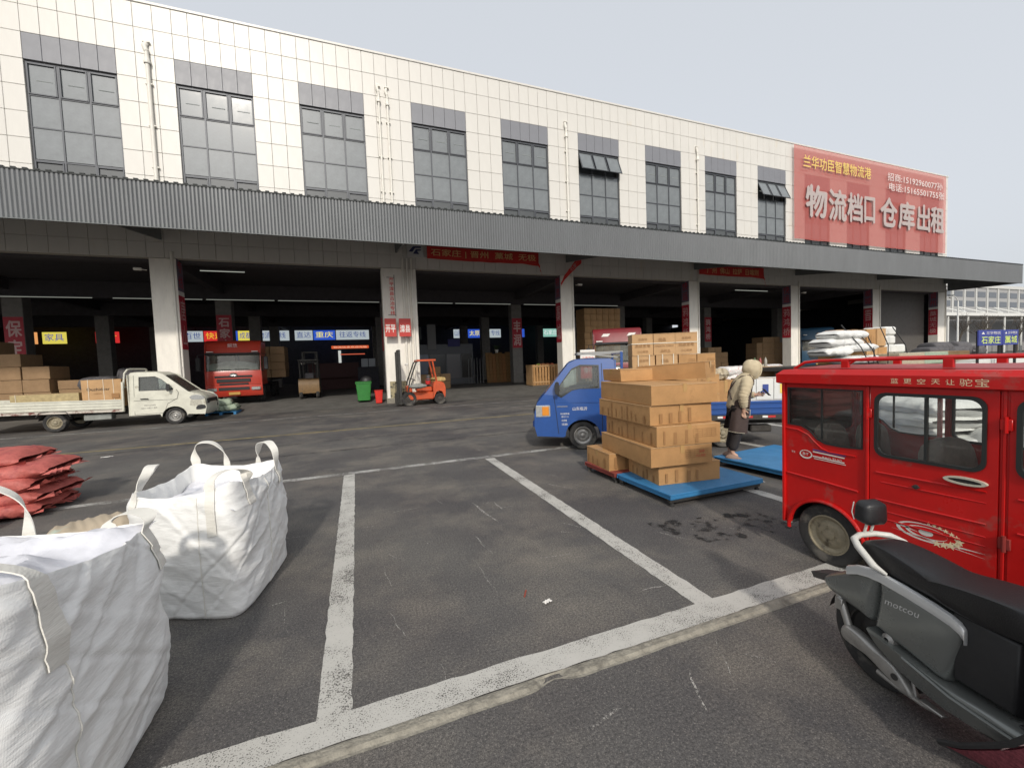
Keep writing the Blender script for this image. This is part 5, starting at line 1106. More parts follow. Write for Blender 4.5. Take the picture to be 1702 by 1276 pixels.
for s in (1, -1):
    m = MB(); m.box(bx0, bx1, s * bw - .015, s * bw + .015, .66, .93, .004)
    for z in (.70, .80, .90): m.box(bx0 + .02, bx1 - .02, s * (bw + .015), s * (bw + .03), z - .02, z + .02, .006)
    m.build('bed_side', M['blue_paint'], BT)
    m = MB(); m.box(bx0, bx1, s * bw - .02, s * bw + .022, .56, .655, .004); m.build('side_rail', M['undercarriage'], BT)
    for k in range(7):
        x = bx1 - .2 - k * .42; m = MB(); m.box(x - .14, x + .0, s * (bw + .018), s * (bw + .028), .60, .64); m.build('reflector_strip', mat('red_reflector', (.5, .03, .03), .4) if k == 0 and s == 1 else bpy.data.materials['red_reflector'], BT); m = MB(); m.box(x + .002, x + .10, s * (bw + .018), s * (bw + .028), .60, .64); m.build('reflector_strip', M['white_print'], BT)
m = MB(); m.box(bx0 - .015, bx0 + .015, -bw, bw, .66, .93, .004); m.build('tailgate', M['blue_paint'], BT)
m = MB()
for y in (-.72, .72): m.bar((-.82, y, .66), (-.82, y, 1.98), .05, .05)
m.bar((-.82, -.72, 1.98), (-.82, .72, 1.98), .05, .04); m.bar((-.82, -.72, 1.4), (-.82, .72, 1.4), .04, .04); m.build('headboard', M['blue_paint'], BT)
m = MB(); m.bar((.05, .60, 2.0), (-.86, .68, 2.0), .04, .04); m.bar((-.05, .62, 2.0), (-.86, .60, 1.88), .07, .03); m.bar((.05, -.60, 2.0), (-.86, -.68, 2.0), .04, .04); m.bar((.05, -.6, 2.0), (.05, .6, 2.0), .04, .04); m.build('roof_rack', mat('grey_rack_bar', (.30, .30, .29), .5), BT)
def bt_print(body, x, z, h, mtl='white_print', s=1): mm = letters(body, Matrix.Translation((x, HW + .004, z)) @ wallm(0, 0, 0, '+y'), h=h, bold=.004); mm.build('lettering', M[mtl], BT, fix=False)
bt_print('山东临沂', .05, .86, .072); bt_print('核定载质量', .36, .76, .035); bt_print('座位三人', .36, .70, .035); bt_print('总质量', .38, .62, .035); bt_print('1030', .37, .54, .045)
m = MB(); m.box(.30, .52, HW + .001, HW + .006, .905, .92); m.build('badge', M['chrome'], BT)
# its load
BM = Matrix.Translation(BT.location) @ Matrix.Rotation(BA, 4, 'Z')
def on_blue(t, y, z): return BM @ Vector((-t, y, z))
def bcart(label, t0, t1, y0, y1, z0, z1, grp, **k):
    c_ = on_blue((t0 + t1) / 2, (y0 + y1) / 2, z0); return carton(label, c_, t1 - t0, y1 - y0, z1 - z0, math.degrees(BA) + 180, group=grp, **k)
G1 = 'printed cartons strapped on the bed of the blue truck'; pt_ = [(('全自动', .5, .76, .055, 'card_print'), ('高级家电', .5, .45, .07, 'card_print'), ('小心轻放', .5, .18, .05, 'card_print')), (('精品', .4, .72, .07, 'card_print'), ('MADE IN CHINA', .5, .42, .035, 'card_print'), ('易碎品', .55, .18, .06, 'card_print'))]
for i, (a, b, lb) in enumerate(((1.03, 1.44, 'top row carton nearest the cab of the blue truck'), (1.45, 1.86, 'middle carton of the three in the top row on the blue truck'), (1.87, 2.29, 'top row carton farthest from the blue truck cab'))):
    bcart(lb, a, b, .28, .78, 1.905, 2.33, G1, mtl='card2', bars=False, text=pt_[i % 2], strapc=(('z', .55),), seed=40 + i, tape=False)
for i, (a, b, lb, mt, st_) in enumerate(((1.03, 1.47, 'second row carton beside the blue truck cab, two vertical straps', 'card2', (('x', .25), ('x', .75))), (1.49, 1.91, 'second row carton under the middle one, two vertical straps', 'card2', (('x', .3), ('x', .8))), (1.93, 2.27, 'smaller second row carton with an arrow mark on the blue truck', 'card', None), (2.29, 2.63, 'second row carton at the open end of the load on the blue truck', 'card', None))):
    bcart(lb, a, b, .26, .78, 1.49, 1.90, G1, mtl=mt, bars=False, text=pt_[i % 2] if i < 2 else None, strapc=st_, seed=50 + i, tape=False, grid=i > 1)
for i in range(4): bcart(['third row carton by the headboard of the blue truck', 'third row carton second from the headboard of the blue truck', 'third row carton third from the headboard of the blue truck', 'third row carton at the free end on the blue truck'][i], 1.03 + i * .42, 1.44 + i * .42, .26, .78, 1.10, 1.485, G1, mtl='card', bars=True, seed=60 + i)
for i in range(4): bcart(['bottom row carton by the headboard of the blue truck', 'bottom row carton second from the headboard of the blue truck', 'bottom row carton third from the headboard of the blue truck', 'bottom row carton at the free end on the blue truck'][i], 1.03 + i * .42, 1.44 + i * .42, .26, .78, .725, 1.095, G1, mtl='card', bars=True, seed=70 + i)
c_ = on_blue(2.85, .45, .725)
carton('carton just left of the white boxes behind the hooded person', c_, .38, .5, .62, math.degrees(BA) + 180, group=G1, bars=False, seed=80)
sack('goods_sack', 'slumped brown sack on the carton beside the hooded head of the person', 'sack_beige', on_blue(2.72, .42, 1.35), .45, .5, .22, 150, 83)
M['white_card'] = mat('white_carton', (.66, .66, .63), .6, var=.06)
for i in range(3):
    o = bcart(['white box with a yellow print nearest the hooded person on the blue truck', 'second white box in the row on the tail of the blue truck', 'third white box in the row on the tail of the blue truck', 'fourth white box in the row on the tail of the blue truck', 'last white box in the row on the tail of the blue truck'][i], 3.08 + i * .32, 3.385 + i * .32, .36, .77, .95, 1.37, 'white boxes on the tail of the blue truck', mtl='white_card', bars=False, tape=False, seed=90 + i)
    m = MB(); m.add([(-.05, -.222, .12), (.06, -.222, .12), (.06, -.222, .30), (-.05, -.222, .30)], [(0, 1, 2, 3)]); m.build('print', M['yellow_print'] if i % 2 == 0 else mat('blue_box_print' + str(i), (.03, .06, .25), .5), o, fix=False)
c_ = on_blue(3.58, .0, .725); o = carton('flat white pallet load under the white boxes on the blue truck', c_, 1.05, 1.5, .22, math.degrees(BA), mtl='white_card', bars=False, tape=False, seed=97)

# ---------------------------------------------------------------- white flatbed truck
WT = thing('flatbed_truck', 'dirty white light flatbed truck parked side-on in front of the left loading bays', 'truck', (-6.64, 20.25, 0))
HW = .80
outer = [(-1.40, .42), (-1.40, 1.95), (-1.30, 2.03), (-.52, 2.02), (-.30, 1.93), (.46, 1.24), (.86, 1.10), (1.0, .95), (1.04, .60), (.98, .32), (.44, .36)] + [(.40 * cos(R(a)), .31 + .38 * sin(R(a))) for a in range(0, 181, 15)] + [(-.46, .42)]
hole = smooth_poly([(-1.06, 1.34), (-1.06, 1.86), (-.56, 1.86), (-.36, 1.74), (.0, 1.38), (-.02, 1.33)], 1)
cab_side(WT, outer, hole, HW, 1.15, .14, 'white_paint')
cross(WT, [(.98, .30), (1.06, .40), (1.08, .62), (1.06, .78)], HW, 'front_bumper', 'white_paint', .18, power=4)
cross(WT, [(1.05, .78), (1.02, .95), (.94, 1.06), (.80, 1.14), (.62, 1.20), (.46, 1.25)], HW, 'bonnet', 'white_paint', .10, power=4)
cross(WT, [(.48, 1.24), (.30, 1.40), (.10, 1.58), (-.12, 1.78), (-.28, 1.91)], HW - .03, 'windscreen', mat('dusty_dark_windscreen', (.07, .065, .055), .25, var=.2), .08, tumble=lambda z: .14 * max(0, z - 1.15))
cross(WT, [(-.27, 1.90), (-.36, 1.97), (-.52, 2.04), (-.9, 2.07), (-1.3, 2.06), (-1.39, 2.0)], HW, 'roof', 'white_paint', .06, tumble=lambda z: .14 * max(0, z - 1.15))
m = MB(); m.box(-1.40, -1.37, -.78, .78, .42, 1.95); m.build('cab_back', M['white_paint'], WT)
for s in (1, -1):
    seam(WT, [(-1.22, .45), (-1.22, 1.92)], HW, s, tum=.14, belt=1.15); seam(WT, [(-.32, .46), (-.20, .8), (.12, 1.0), (.16, 1.22), (.1, 1.34)], HW, s); seam(WT, [(-1.22, .98), (-.6, .97), (.14, .95)], HW, s, .004); seam(WT, [(-1.22, .45), (-.32, .46)], HW, s)
    m = MB(); m.tube([(-1.02, s * (HW + .018), 1.03), (-.90, s * (HW + .03), 1.04), (-.78, s * (HW + .018), 1.03)], .016, 6); m.build('handle', M['black'], WT, True)
    m = MB(); m.loft([[(x, s * y, z) for x, z in smooth_poly([(.50, 1.02), (.72, 1.10), (.95, 1.02), (.98, .92), (.75, .90), (.58, .92)], 2)] for y in (HW - .05, HW + .012)]); m.build('headlight', M['lamp_glass'], WT, 30)
    m = MB(); m.loft([[(x, s * y, z) for x, z in smooth_poly([(.70, .52), (.76, .68), (.98, .68), (1.0, .54)], 2)] for y in (HW - .05, HW + .010)]); m.build('fog_lamp_recess', M['black'], WT, 30)
    mirror(WT, -.12, s * (HW - .03), 1.42, s, 1.2)
    m = MB(); m.grid(14, 3, lambda u, v, s=s: (.40 * cos(pi * u), s * (HW - .03 - .3 * v), .31 + .38 * sin(pi * u))); m.build('wheel_arch', M['black'], WT, True)
    wheel(WT, (0, s * .70, .31), .315, .19, 'sc_alloy', s, 'y', bolts=5, tread=False); wheel(WT, (-3.5, s * .72, .34), .335, .24, 'rimtan', s, 'y', bolts=6, tread=False)
m = MB(); m.box(.99, 1.05, -.6, .6, .72, .92, .02); m.build('grille', M['black'], WT)
m = MB(); m.plate([(.50, .70), (.92, .64), (.88, .90), (.56, .98)], (), .003, lambda u, v, w: (u, -HW - .004 - w, v)); m.build('scuffed_patch', mat('scuffed_primer', (.45, .43, .36), .6, var=.4, vscale=20), WT, fix=False)
for body, x, z, h in (('核载995kg 栏板高', -.75, .78, .05), ('360mm 共乘2人 蓝牌', -.78, .68, .05)): letters(body, Matrix.Translation((x, -HW - .005, z)) @ wallm(0, 0, 0, '-y'), h=h, bold=0).build('lettering', mat('worn_grey_print' + str(z), (.22, .20, .19), .7), WT, fix=False)
m = MB(); m.box(-6.3, .5, -.40, -.32, .48, .62); m.box(-6.3, .5, .32, .40, .48, .62); m.tube([(-3.5, -.6, .34), (-3.5, .6, .34)], .06, 8); m.build('chassis', M['undercarriage'], WT)
m = MB(); m.box(-2.75, -1.95, -.72, -.38, .34, .56, .02); m.build('fuel_tank', mat('galvanised_tank', (.28, .29, .27), .5, metal=.4, var=.3), WT)
m = MB(); m.tube([(-3.95, -.88, .58), (-3.86, -.88, .72), (-3.5, -.88, .76), (-3.14, -.88, .72), (-3.02, -.88, .55)], .02, 6); m.grid(10, 2, lambda u, v: (-3.5 + .42 * cos(pi * (.08 + .84 * u)), -.88 + .26 * v, .34 + .42 * sin(pi * (.08 + .84 * u)))); m.build('rear_mudguard', M['undercarriage'], WT, True)
bed = bpy.data.objects.new('cargo_bed', None); C.objects.link(bed); bed.parent = WT; bed.location = (-1.5, 0, 0); bed.rotation_euler = (0, R(1.6), 0)
m = MB(); m.box(-5.0, 0, -.86, .86, .66, .72); m.build('bed_floor', M['undercarriage'], bed)
for s in (1, -1):
    m = MB(); m.box(-5.0, -.06, s * .89 - .015, s * .89 + .015, .70, 1.06, .004)
    for z in (.74, .84, .94, 1.04): m.box(-4.98, -.08, s * (.89 + .015), s * (.89 + .03), z - .022, z + .022, .006)
    m.build('bed_side', M['white_paint'], bed)
    m = MB(); m.box(-5.0, 0, s * .87 - .02, s * .87 + .02, .60, .69, .004); m.build('side_rail', mat('chipped_pale_rail', (.5, .46, .40), .6, col2=(.16, .05, .04), wear=.5, wscale=5) if s == 1 else bpy.data.materials['chipped_pale_rail'], bed)
m = MB(); m.box(-5.02, -4.985, -.9, .9, .70, 1.06); m.build('tailgate', M['white_paint'], bed)
m = MB()
for s in (-1, 1): m.tube([(-.05, s * .85, .62), (-.03, s * .86, 1.4), (.02, s * .84, 2.02), (.08, s * .76, 2.15), (.10, s * .6, 2.18), (.10, 0, 2.18)], .03, 8)
m.tube([(-.03, -.85, 1.5), (-.03, .85, 1.5)], .02, 6); m.build('headboard_frame', M['white_paint'], bed, True)
m = MB(); m.box(-.06, .0, -.93, -.86, .62, 1.7, .004); m.build('corner_post', M['white_paint'], bed)
carton('large brown appliance box with white straps on the white flatbed truck', (-8.80, 19.95, .80), 1.15, .85, 1.02, 0, mtl='card2', bars=False, tape=False, strapc=(('x', .17), ('x', .55), ('x', .80)), text=(('Oushideer', .42, .66, .11, 'black'), ('OUSHIDE', .4, .50, .04, 'card_print')), seed=101)
m = MB(); m.box(-8.52, -8.30, 19.495, 19.502, 1.12, 1.30); m.build('box_label', M['card_print']) and None
lb_ = bpy.data.objects['box_label']; lb_.parent = [o for o in C.objects if o.get('label', '').startswith('large brown appliance')][0]; lb_.matrix_parent_inverse = Matrix.Translation((-8.80, 19.95, .80)).inverted()
carton('long low pale crate lying along the bed of the white truck', (-9.85, 19.52, .86), 2.05, .32, .58, 0, mtl=mat('pale_honeycomb_board', (.42, .34, .17), .8, var=.3, vscale=9), bars=False, tape=False, strapc=(('x', .06),), seed=102) if 0 else None
M['honey'] = mat('pale_honeycomb_board', (.42, .33, .17), .8, var=.3, vscale=9)
carton('long low pale board pack lying along the bed of the white truck', (-10.42, 19.9, .86), 1.85, .6, .52, 0, mtl='honey', bars=False, tape=False, strapc=(('x', .08),), seed=102)

# ---------------------------------------------------------------- heavy truck cabs (front faces -y)
def heavy_cab(label, loc, rz, paint, w=2.42, h=3.25, title=None, cover=False, box=True, stripe=None, plate=True, name='cargo_truck'):
    t = thing(name, label, 'truck', loc, R(rz)); W2 = w / 2
    ye = 2.1; prof = [(.06, .42), (0, .55), (-.02, 1.0), (0, 1.62), (.03, 1.70), (.16, 2.35), (.20, 2.55), (.30, h - .25), (.55, h - .05), (1.0, h)]
    def skin_(pr, nm, mt, e=.10, pw=5, off=0.):
        m = MB()
        def fn(u, v): i = int(round(u * (len(pr) - 1))); k = 2 * v - 1; return (k * (W2 - off), pr[i][0] + e * abs(k) ** pw, pr[i][1])
        m.grid(len(pr) - 1, 14, fn); return m.build(nm, M[mt], t, 40)
    skin_([(.06, .42), (0, .50), (-.03, .80), (-.02, .98)], 'bumper', paint); skin_([(0, .99), (-.01, 1.3), (0, 1.60), (.03, 1.70)], 'front_panel', paint)
    skin_([(.03, 1.70), (.10, 2.1), (.17, 2.52)], 'windscreen', 'screen_glass', .08, 5, .10)
    skin_([(.16, 2.52), (.22, 2.64), (.28, h - .25), (.42, h - .08), (.8, h), (1.6, h), (ye, h - .03)], 'roof', paint)
    for s in (-1, 1):
        out_ = [(.06, .95), (.05, 1.66), (.20, 2.5), (.34, h - .25), (.5, h - .1), (ye, h - .08), (ye, .95)]; hl = [(.30, 1.78), (.42, 2.42), (1.15, 2.42), (1.15, 1.62), (.45, 1.62)]
        m = MB(); m.plate(out_, [hl], .03, lambda u, v, w_, s=s: (s * (W2 - .02 - w_), u, v)); m.build('cab_side', M[paint], t)
        m = MB(); m.plate(hl, (), .004, lambda u, v, w_, s=s: (s * (W2 - .035 - w_), u, v)); m.build('side_window', M['cab_glass'], t)
        m = MB(); m.tube([(s * W2, .15, 2.55), (s * (W2 + .22), .0, 2.5), (s * (W2 + .22), .0, 1.75), (s * W2, .1, 1.7)], .018, 6); m.build('mirror_arm', M['black'], t, True); m = MB(); m.box(s * (W2 + .12), s * (W2 + .32), -.02, .07, 1.72, 2.38, .03); m.build('wing_mirror', M['black'], t)
        m = MB(); m.box(s * (W2 - .48), s * (W2 - .08), -.055, .0, .70, .86, .03); m.build('headlight', M['lamp_glass'], t); m = MB(); m.box(s * (W2 - .40), s * (W2 - .12), .10, .20, h - .62, h - .57, .01); m.build('marker_lamp', M['white_print'], t)
        for yy, r in ((1.0, .48),): wheel(t, (s * (W2 - .22), yy + .3, .48), r, .28, 'undercarriage', s, 'x', bolts=8, tread=True)
        m = MB(); m.grid(10, 2, lambda u, v, s=s: (s * (W2 - .02 - .3 * v), 1.3 + .56 * cos(pi * u), .55 + .52 * sin(pi * u))); m.build('wheel_arch', M['black'], t, True)
    for i, (za, zb, wd) in enumerate(((1.36, 1.46, .80), (1.12, 1.30, .72), (.98, 1.08, .62), (.72, .88, .66))): m = MB(); m.box(-wd, wd, -.045, .0, za, zb, .02); m.build('grille', M['black'], t)
    m = MB(); m.box(-W2 + .05, W2 - .05, .02, .24, 2.50, 2.60, .03); m.build('sun_visor', M['black'], t)
    m = MB(); m.lathe([(.001, 0), (.13, .004), (.16, .02), (.17, .0), (.16, -.01)], 24, Matrix.Translation((0, -.035, 1.50)) @ Matrix.Rotation(R(90), 4, 'X') @ Matrix.Diagonal((1, .55, 1, 1))); m.build('emblem', M['chrome'], t, True)
    for q in (-1, 0, 1): pass
    m = MB(); m.tube([(-.75, -.02, 1.78), (-.1, -.01, 1.76)], .012, 5); m.tube([(.05, -.02, 1.78), (.7, -.01, 1.76)], .012, 5); m.build('wiper', M['black'], t)
    if plate: m = MB(); m.box(-.24, .24, -.055, -.03, .50, .64, .004); m.build('number_plate', mat('orange_plate', (.50, .28, .06), .5), t)
    if cover:
        m = MB(); m.grid(24, 8, lambda u, v: ((u - .5) * (w - .36), .18 + .05 * v + .02 * nz(u * 9, v * 3), 1.74 + (.28 + .16 * sin(pi * u) + .04 * nz(u * 8, 1)) * v)); m.build('sun_shade', M['sack_white'], t, True)
    if title: letters(title, Matrix.Translation((0, .20, h - .28)) @ wallm(0, 0, 0, '-y'), h=.20, bold=.01).build('lettering', M['pale_print'], t, fix=False)
    if stripe:
        for s in (-1, 1): m = MB(); m.plate([(-.15, 0), (.15, 0), (.25, .12), (-.05, .12)], (), .005, lambda u, v, w_, s=s: (s * .55 + u, .26 - w_, h - .38 + v)); m.build('stripe', M['white_print'], t)
    m = MB(); m.box(-.45, -.35, 1.5, 9, .80, 1.05); m.box(.35, .45, 1.5, 9, .80, 1.05); m.build('chassis', M['undercarriage'], t)
    m = MB(); m.box(-1.2, 1.2, 2.6, 9.5, 1.08, 1.22); m.build('bed_floor', M['undercarriage'], t)
    for s in (-1, 1):
        for yy in (6.6, 7.9): wheel(t, (s * (W2 - .25), yy, .48), .48, .3, 'undercarriage', s, 'x', bolts=8, tread=False)
    return t
heavy_cab('red heavy truck nosing out of the bay with a pale shade behind its windscreen', (-5.75, 24.2, .30), 3, 'truck_red', title='解放', cover=True)
M['shaded_red_paint'] = mat('shaded_red_truck_paint', (.17, .012, .016), .4, var=.15)  # shade on this red cab is put into its colour
heavy_cab('red truck cab with shade in its paint and white roof stripes behind the blue truck', (10.75, 15.3, .0), -30, 'shaded_red_paint', w=2.1, h=3.25, stripe=True)
M['shaded_blue_paint'] = mat('shaded_blue_truck_paint', (.02, .07, .13), .45, var=.15)  # blue darkened in the colour for the shade inside the bay
heavy_cab('blue truck cab, shade in its paint, in the bay behind the load of white sacks', (35.6, 22.9, .25), -38, 'shaded_blue_paint', w=2.4, h=3.6)

# ---------------------------------------------------------------- forklifts
def forklift(label, loc, rz, paint, guard, grp='forklifts at the loading bays', driver_side=True, det=True):
    """forward is +x"""
    t = thing('forklift', label, 'forklift', loc, R(rz), group=grp)
    m = MB(); m.plate(smooth_poly([(-1.15, .30), (-1.20, .75), (-1.10, 1.05), (-.75, 1.12), (-.62, 1.0), (-.60, .55), (-.62, .32), (-.75, .62), (-1.02, .62)], 2), (), 1.04, lambda u, v, w: (u, w - .52, v)); m.build('counterweight', M[paint], t, 35)
    m = MB(); m.box(-.62, .60, -.53, .53, .26, .62, .05); m.box(-.58, .15, -.42, .42, .621, .86, .06); m.box(.38, .62, -.46, .46, .621, .95, .05); m.build('body', M[paint], t)
    m = MB(); m.box(-.45, .02, -.24, .24, .865, .98, .04); m.box(-.50, -.40, -.23, .23, .98, 1.42, .04); m.build('seat', M['sack_grey'], t)
    m = MB(); m.tube([(.40, 0, .95), (.28, 0, 1.22)], .02, 6); m.lathe([(.15, 0), (.165, .012), (.15, .024), (.135, .012)], 18, Matrix.Translation((.27, 0, 1.23)) @ Matrix.Rotation(R(-28), 4, 'Y'), closed=True); m.build('steering_wheel', M['black'], t, 40)
    m = MB()
    for s in (-1, 1): m.tube([(.58, s * .50, .70), (.50, s * .50, 1.15), (.16, s * .48, 2.05), (.05, s * .47, 2.12)], .035, 8)
    m.build('front_post', M['darksteel'], t, True)
    for s in (-1, 1): m = MB(); m.tube([(-.80, s * .44, 1.05), (-.66, s * .46, 1.9), (-.62, s * .47, 2.12)], .042, 8); m.build('rear_post', M[guard], t, True)
    m = MB(); m.box(-.78, .12, -.53, -.46, 2.10, 2.19, .015); m.box(-.78, .12, .46, .53, 2.10, 2.19, .015); m.box(-.78, -.70, -.459, .459, 2.10, 2.19, .01); m.box(.05, .12, -.459, .459, 2.10, 2.19, .01)
    for q in range(5): m.box(-.62 + q * .14, -.585 + q * .14, -.458, .458, 2.12, 2.17, .004)
    m.build('overhead_guard', M[guard], t)
    m = MB()
    for s in (-1, 1):
        m.box(.86, .98, s * .38 - .05, s * .38 + .05, .08, 2.68, .008); m.box(.985, 1.05, s * .30 - .035, s * .30 + .035, .09, 2.60, .006)
    for z in (.30, 1.3, 2.0, 2.6): m.box(.87, .97, -.329, .329, z, z + .09, .006)
    m.build('mast', M['darksteel'], t)
    m = MB(); m.tube([(.93, .14, .3), (.93, .14, 2.2)], .035, 8); m.tube([(.93, -.14, .3), (.93, -.14, 2.2)], .035, 8); m.build('lift_cylinder', M['darksteel'], t, True)
    m = MB(); m.box(1.06, 1.10, -.45, .45, .12, .22, .005); m.box(1.06, 1.10, -.45, .45, .50, .58, .005); m.box(1.06, 1.09, -.43, -.38, .2, 1.15); m.box(1.06, 1.09, .38, .43, .2, 1.15); m.box(1.06, 1.09, -.43, .43, 1.10, 1.15); m.build('carriage', M['darksteel'], t)
    for s in (-1, 1): m = MB(); m.box(1.105, 1.15, s * .25 - .05, s * .25 + .05, .05, .62, .006); m.plate([(1.11, .04), (2.22, .035), (2.22, .05), (1.15, .085)], (), .10, lambda u, v, w, s=s: (u, s * .25 - .05 + w, v)); m.build('fork', M['darksteel'], t)
    for s in (-1, 1):
        wheel(t, (.56, s * .46, .335), .335, .20, 'undercarriage', s, 'y', bolts=6, tread=True); wheel(t, (-.92, s * .42, .27), .27, .17, 'undercarriage', s, 'y', bolts=5, tread=False)
    m = MB(); m.box(.40, .52, -.10, .10, .96, 1.0, .01); m.tube([(.05, .38, 1.95), (.0, .42, 2.02)], .03, 6)
    for y in (-.3, .3): m.lathe([(.05, 0), (.06, .03), (.03, .08)], 10, Matrix.Translation((.52, y, 1.98)) @ Matrix.Rotation(R(90), 4, 'Y'))
    m.build('work_lamp', M['white_print'], t, 40); return t
f1 = forklift('orange-red forklift parked in front of the broad double pillar, mast to the left', (2.83, 20.52, 0), 180, 'orange_paint', 'orange_paint')
m = MB(); m.grid(16, 10, lambda u, v: (-.35 + .42 * cos(2 * pi * u) * sin(pi * v), -.30 + .16 * sin(2 * pi * u) * sin(pi * v), .93 + .12 * cos(pi * v) + .02 * nz(u * 6, v * 6))); o = m.build('work_gloves', mat('patterned_rag', (.25, .25, .23), .9, var=.4, vscale=20), None, True); o.location = (3.0, 19.85, .02); tag(o, 'bundle of rags lying on the orange forklift beside its seat', 'rags')
m = MB(); m.lathe([(.11, 0), (.13, .16), (.12, .16), (.001, .02)], 16); m.tube([(.12 * cos(a), 0, .16 + .1 * sin(a)) for a in [pi * k / 8 for k in range(9)]], .006, 5); o = m.build('red_pail', mat('red_pail_plastic', (.5, .03, .03), .4), None, 40); o.location = (3.22, 20.2, .99); tag(o, 'small red pail on the rear of the orange forklift', 'pail')
sack('cushion_sack', 'yellow printed sack lying on the counterweight of the orange forklift', mat('yellow_printed_sack', (.42, .30, .12), .7, col2=(.5, .08, .05), wear=.58, wscale=6), (3.75, 20.45, 1.06), .55, .6, .24, 20, 111)
forklift('dusty yellow forklift seen from behind inside the dark bay', (-2.55, 26.6, .31), 92, 'yellow_paint', 'darksteel')
ORD = ['first', 'second', 'third', 'fourth', 'fifth', 'sixth', 'seventh', 'eighth', 'ninth', 'tenth', 'eleventh', 'twelfth', 'thirteenth', 'fourteenth', 'fifteenth', 'sixteenth', 'seventeenth', 'eighteenth', 'nineteenth', 'twentieth']
# ================================================================ banners and signs
def scrim(name, col, a):
    m = bpy.data.materials.new(name); m.use_nodes = True; t = m.node_tree; p = t.nodes['Principled BSDF']; p.inputs['Base Color'].default_value = tuple(col) + (1,); p.inputs['Roughness'].default_value = .8; p.inputs['Alpha'].default_value = a; return m
bn = thing('wall_banner', 'huge translucent red mesh banner with white and yellow lettering over the last windows', 'banner', (41.05, 21.78, 13.7))
BX0, BX1, BZ0, BZ1 = 31.12, 51.0, 10.35, 17.2
m = MB(); m.grid(80, 30, lambda u, v: (BX0 + (BX1 - BX0) * u - 41.05, .03 * nz(u * 9, v * 3) + .05 * sin(pi * u) * sin(pi * v), BZ0 + (BZ1 - BZ0) * v - 13.7 + .05 * (1 - v) * nz(u * 12, 0))); m.build('mesh_cloth', scrim('red_mesh_cloth', (.52, .13, .11), .62), bn, True)
def blet(body, x0, x1, z0, z1, mt, bold=0.): mm = letters(body, Matrix.Translation(((x0 + x1) / 2 - 41.05, -.10, (z0 + z1) / 2 - 13.7)) @ wallm(0, 0, 0), x1 - x0, z1 - z0, bold); mm.build('lettering', mt, bn, fix=False)
sw2 = scrim('banner_small_letters', (.72, .66, .64), .9); sw, sy = scrim('banner_white_letters', (.56, .49, .47), .66), scrim('banner_yellow_letters', (.80, .58, .16), .85)
blet('兰华功臣智慧物流港', 32.0, 40.0, 15.65, 16.55, sy, .01)
for ch, x0, x1, z0, z1 in (('物', 32.3, 34.6, 12.1, 14.4), ('流', 34.9, 36.9, 12.05, 14.35), ('档', 37.1, 38.9, 12.1, 14.3), ('口', 39.2, 40.5, 12.2, 14.2), ('仓', 41.3, 43.5, 12.1, 14.4), ('库', 43.8, 46.0, 12.05, 14.3), ('出', 46.5, 48.3, 12.1, 14.3), ('租', 48.5, 50.5, 12.1, 14.3)): blet(ch, x0, x1, z0, z1, sw, .035)
blet('招商:15192960077孙', 42.2, 50.2, 15.85, 16.5, sw2); blet('电话:15165501755张', 42.4, 50.5, 15.05, 15.7, sw2)
def hang(label, x0, x1, z0, z1, text, tx0, tx1, tail, grp='red banners hanging under the canopy'):
    cx, cz = (x0 + x1) / 2, (z0 + z1) / 2; t = thing('hanging_banner', label, 'banner', (cx, 21.86, cz), group=grp)
    def fn(u, v):
        sag = -.10 * sin(pi * u) - (.22 * max(0, u - .82) / .18 if tail else 0) * (1 - v); return (x0 - cx + (x1 - x0) * u, -.03 + .03 * nz(u * 14, v * 2, cx), (z0 - cz + (z1 - z0) * v) + sag * .5 + .02 * nz(u * 10, cx))
    m = MB(); m.grid(60, 4, fn); m.build('cloth', M['red_cloth'], t, True)
    if tail: m = MB(); m.grid(20, 3, lambda u, v: (x1 - cx - .15 + .35 * u + .08 * nz(u * 5, 1), -.05, z0 - cz + .45 - 1.25 * u - .35 * (1 - v) * (1 - u) + .1)); m.build('torn_end', M['red_cloth'], t, True)
    letters(text, Matrix.Translation(((tx0 + tx1) / 2 - cx, -.075, -.04)) @ wallm(0, 0, 0), tx1 - tx0, (z1 - z0) * .62, .006).build('lettering', mat('gold_banner_letters' + text[0], (.85, .55, .25), .6), t, fix=False); return t
hang('red banner with gold place names hanging right of the broad double pillar', 3.75, 10.1, 7.45, 8.12, '石家庄 | 晋州  藁城  无极', 3.95, 9.9, True)
hang('red banner with gold place names hanging above the bay behind the person', 21.95, 28.0, 7.36, 8.02, '广州  佛山  拉萨  日喀则', 22.6, 27.4, True)
t = thing('torn_banner', 'torn strip of red banner draped over the bracket of the pillar behind the blue truck', 'banner', (11.9, 21.5, 7.0)); m = MB()
m.grid(30, 4, lambda u, v: (-.62 + 1.25 * u + .04 * nz(u * 7, v * 3), -.05 - .25 * u + .04 * nz(u * 9, 2), -.75 + 1.5 * u ** .8 - .55 * (v - .5) * (.35 + .65 * u))); m.build('cloth', M['red_cloth'], t, True)
letters('石家庄', Matrix.Translation((.22, -.24, .33)) @ wallm(0, 0, 0) @ Matrix.Rotation(R(42), 4, 'Z'), .8, .22, 0).build('lettering', M['pale_print'], t, fix=False)
t = thing('logo_plate', 'small grey plate with a dark logo beside the first hanging banner', 'sign', (3.15, 21.86, 7.82)); m = MB(); m.box(-.42, .42, -.02, .02, -.33, .33, .01); m.build('plate', mat('pale_plate', (.55, .55, .54), .5), t)
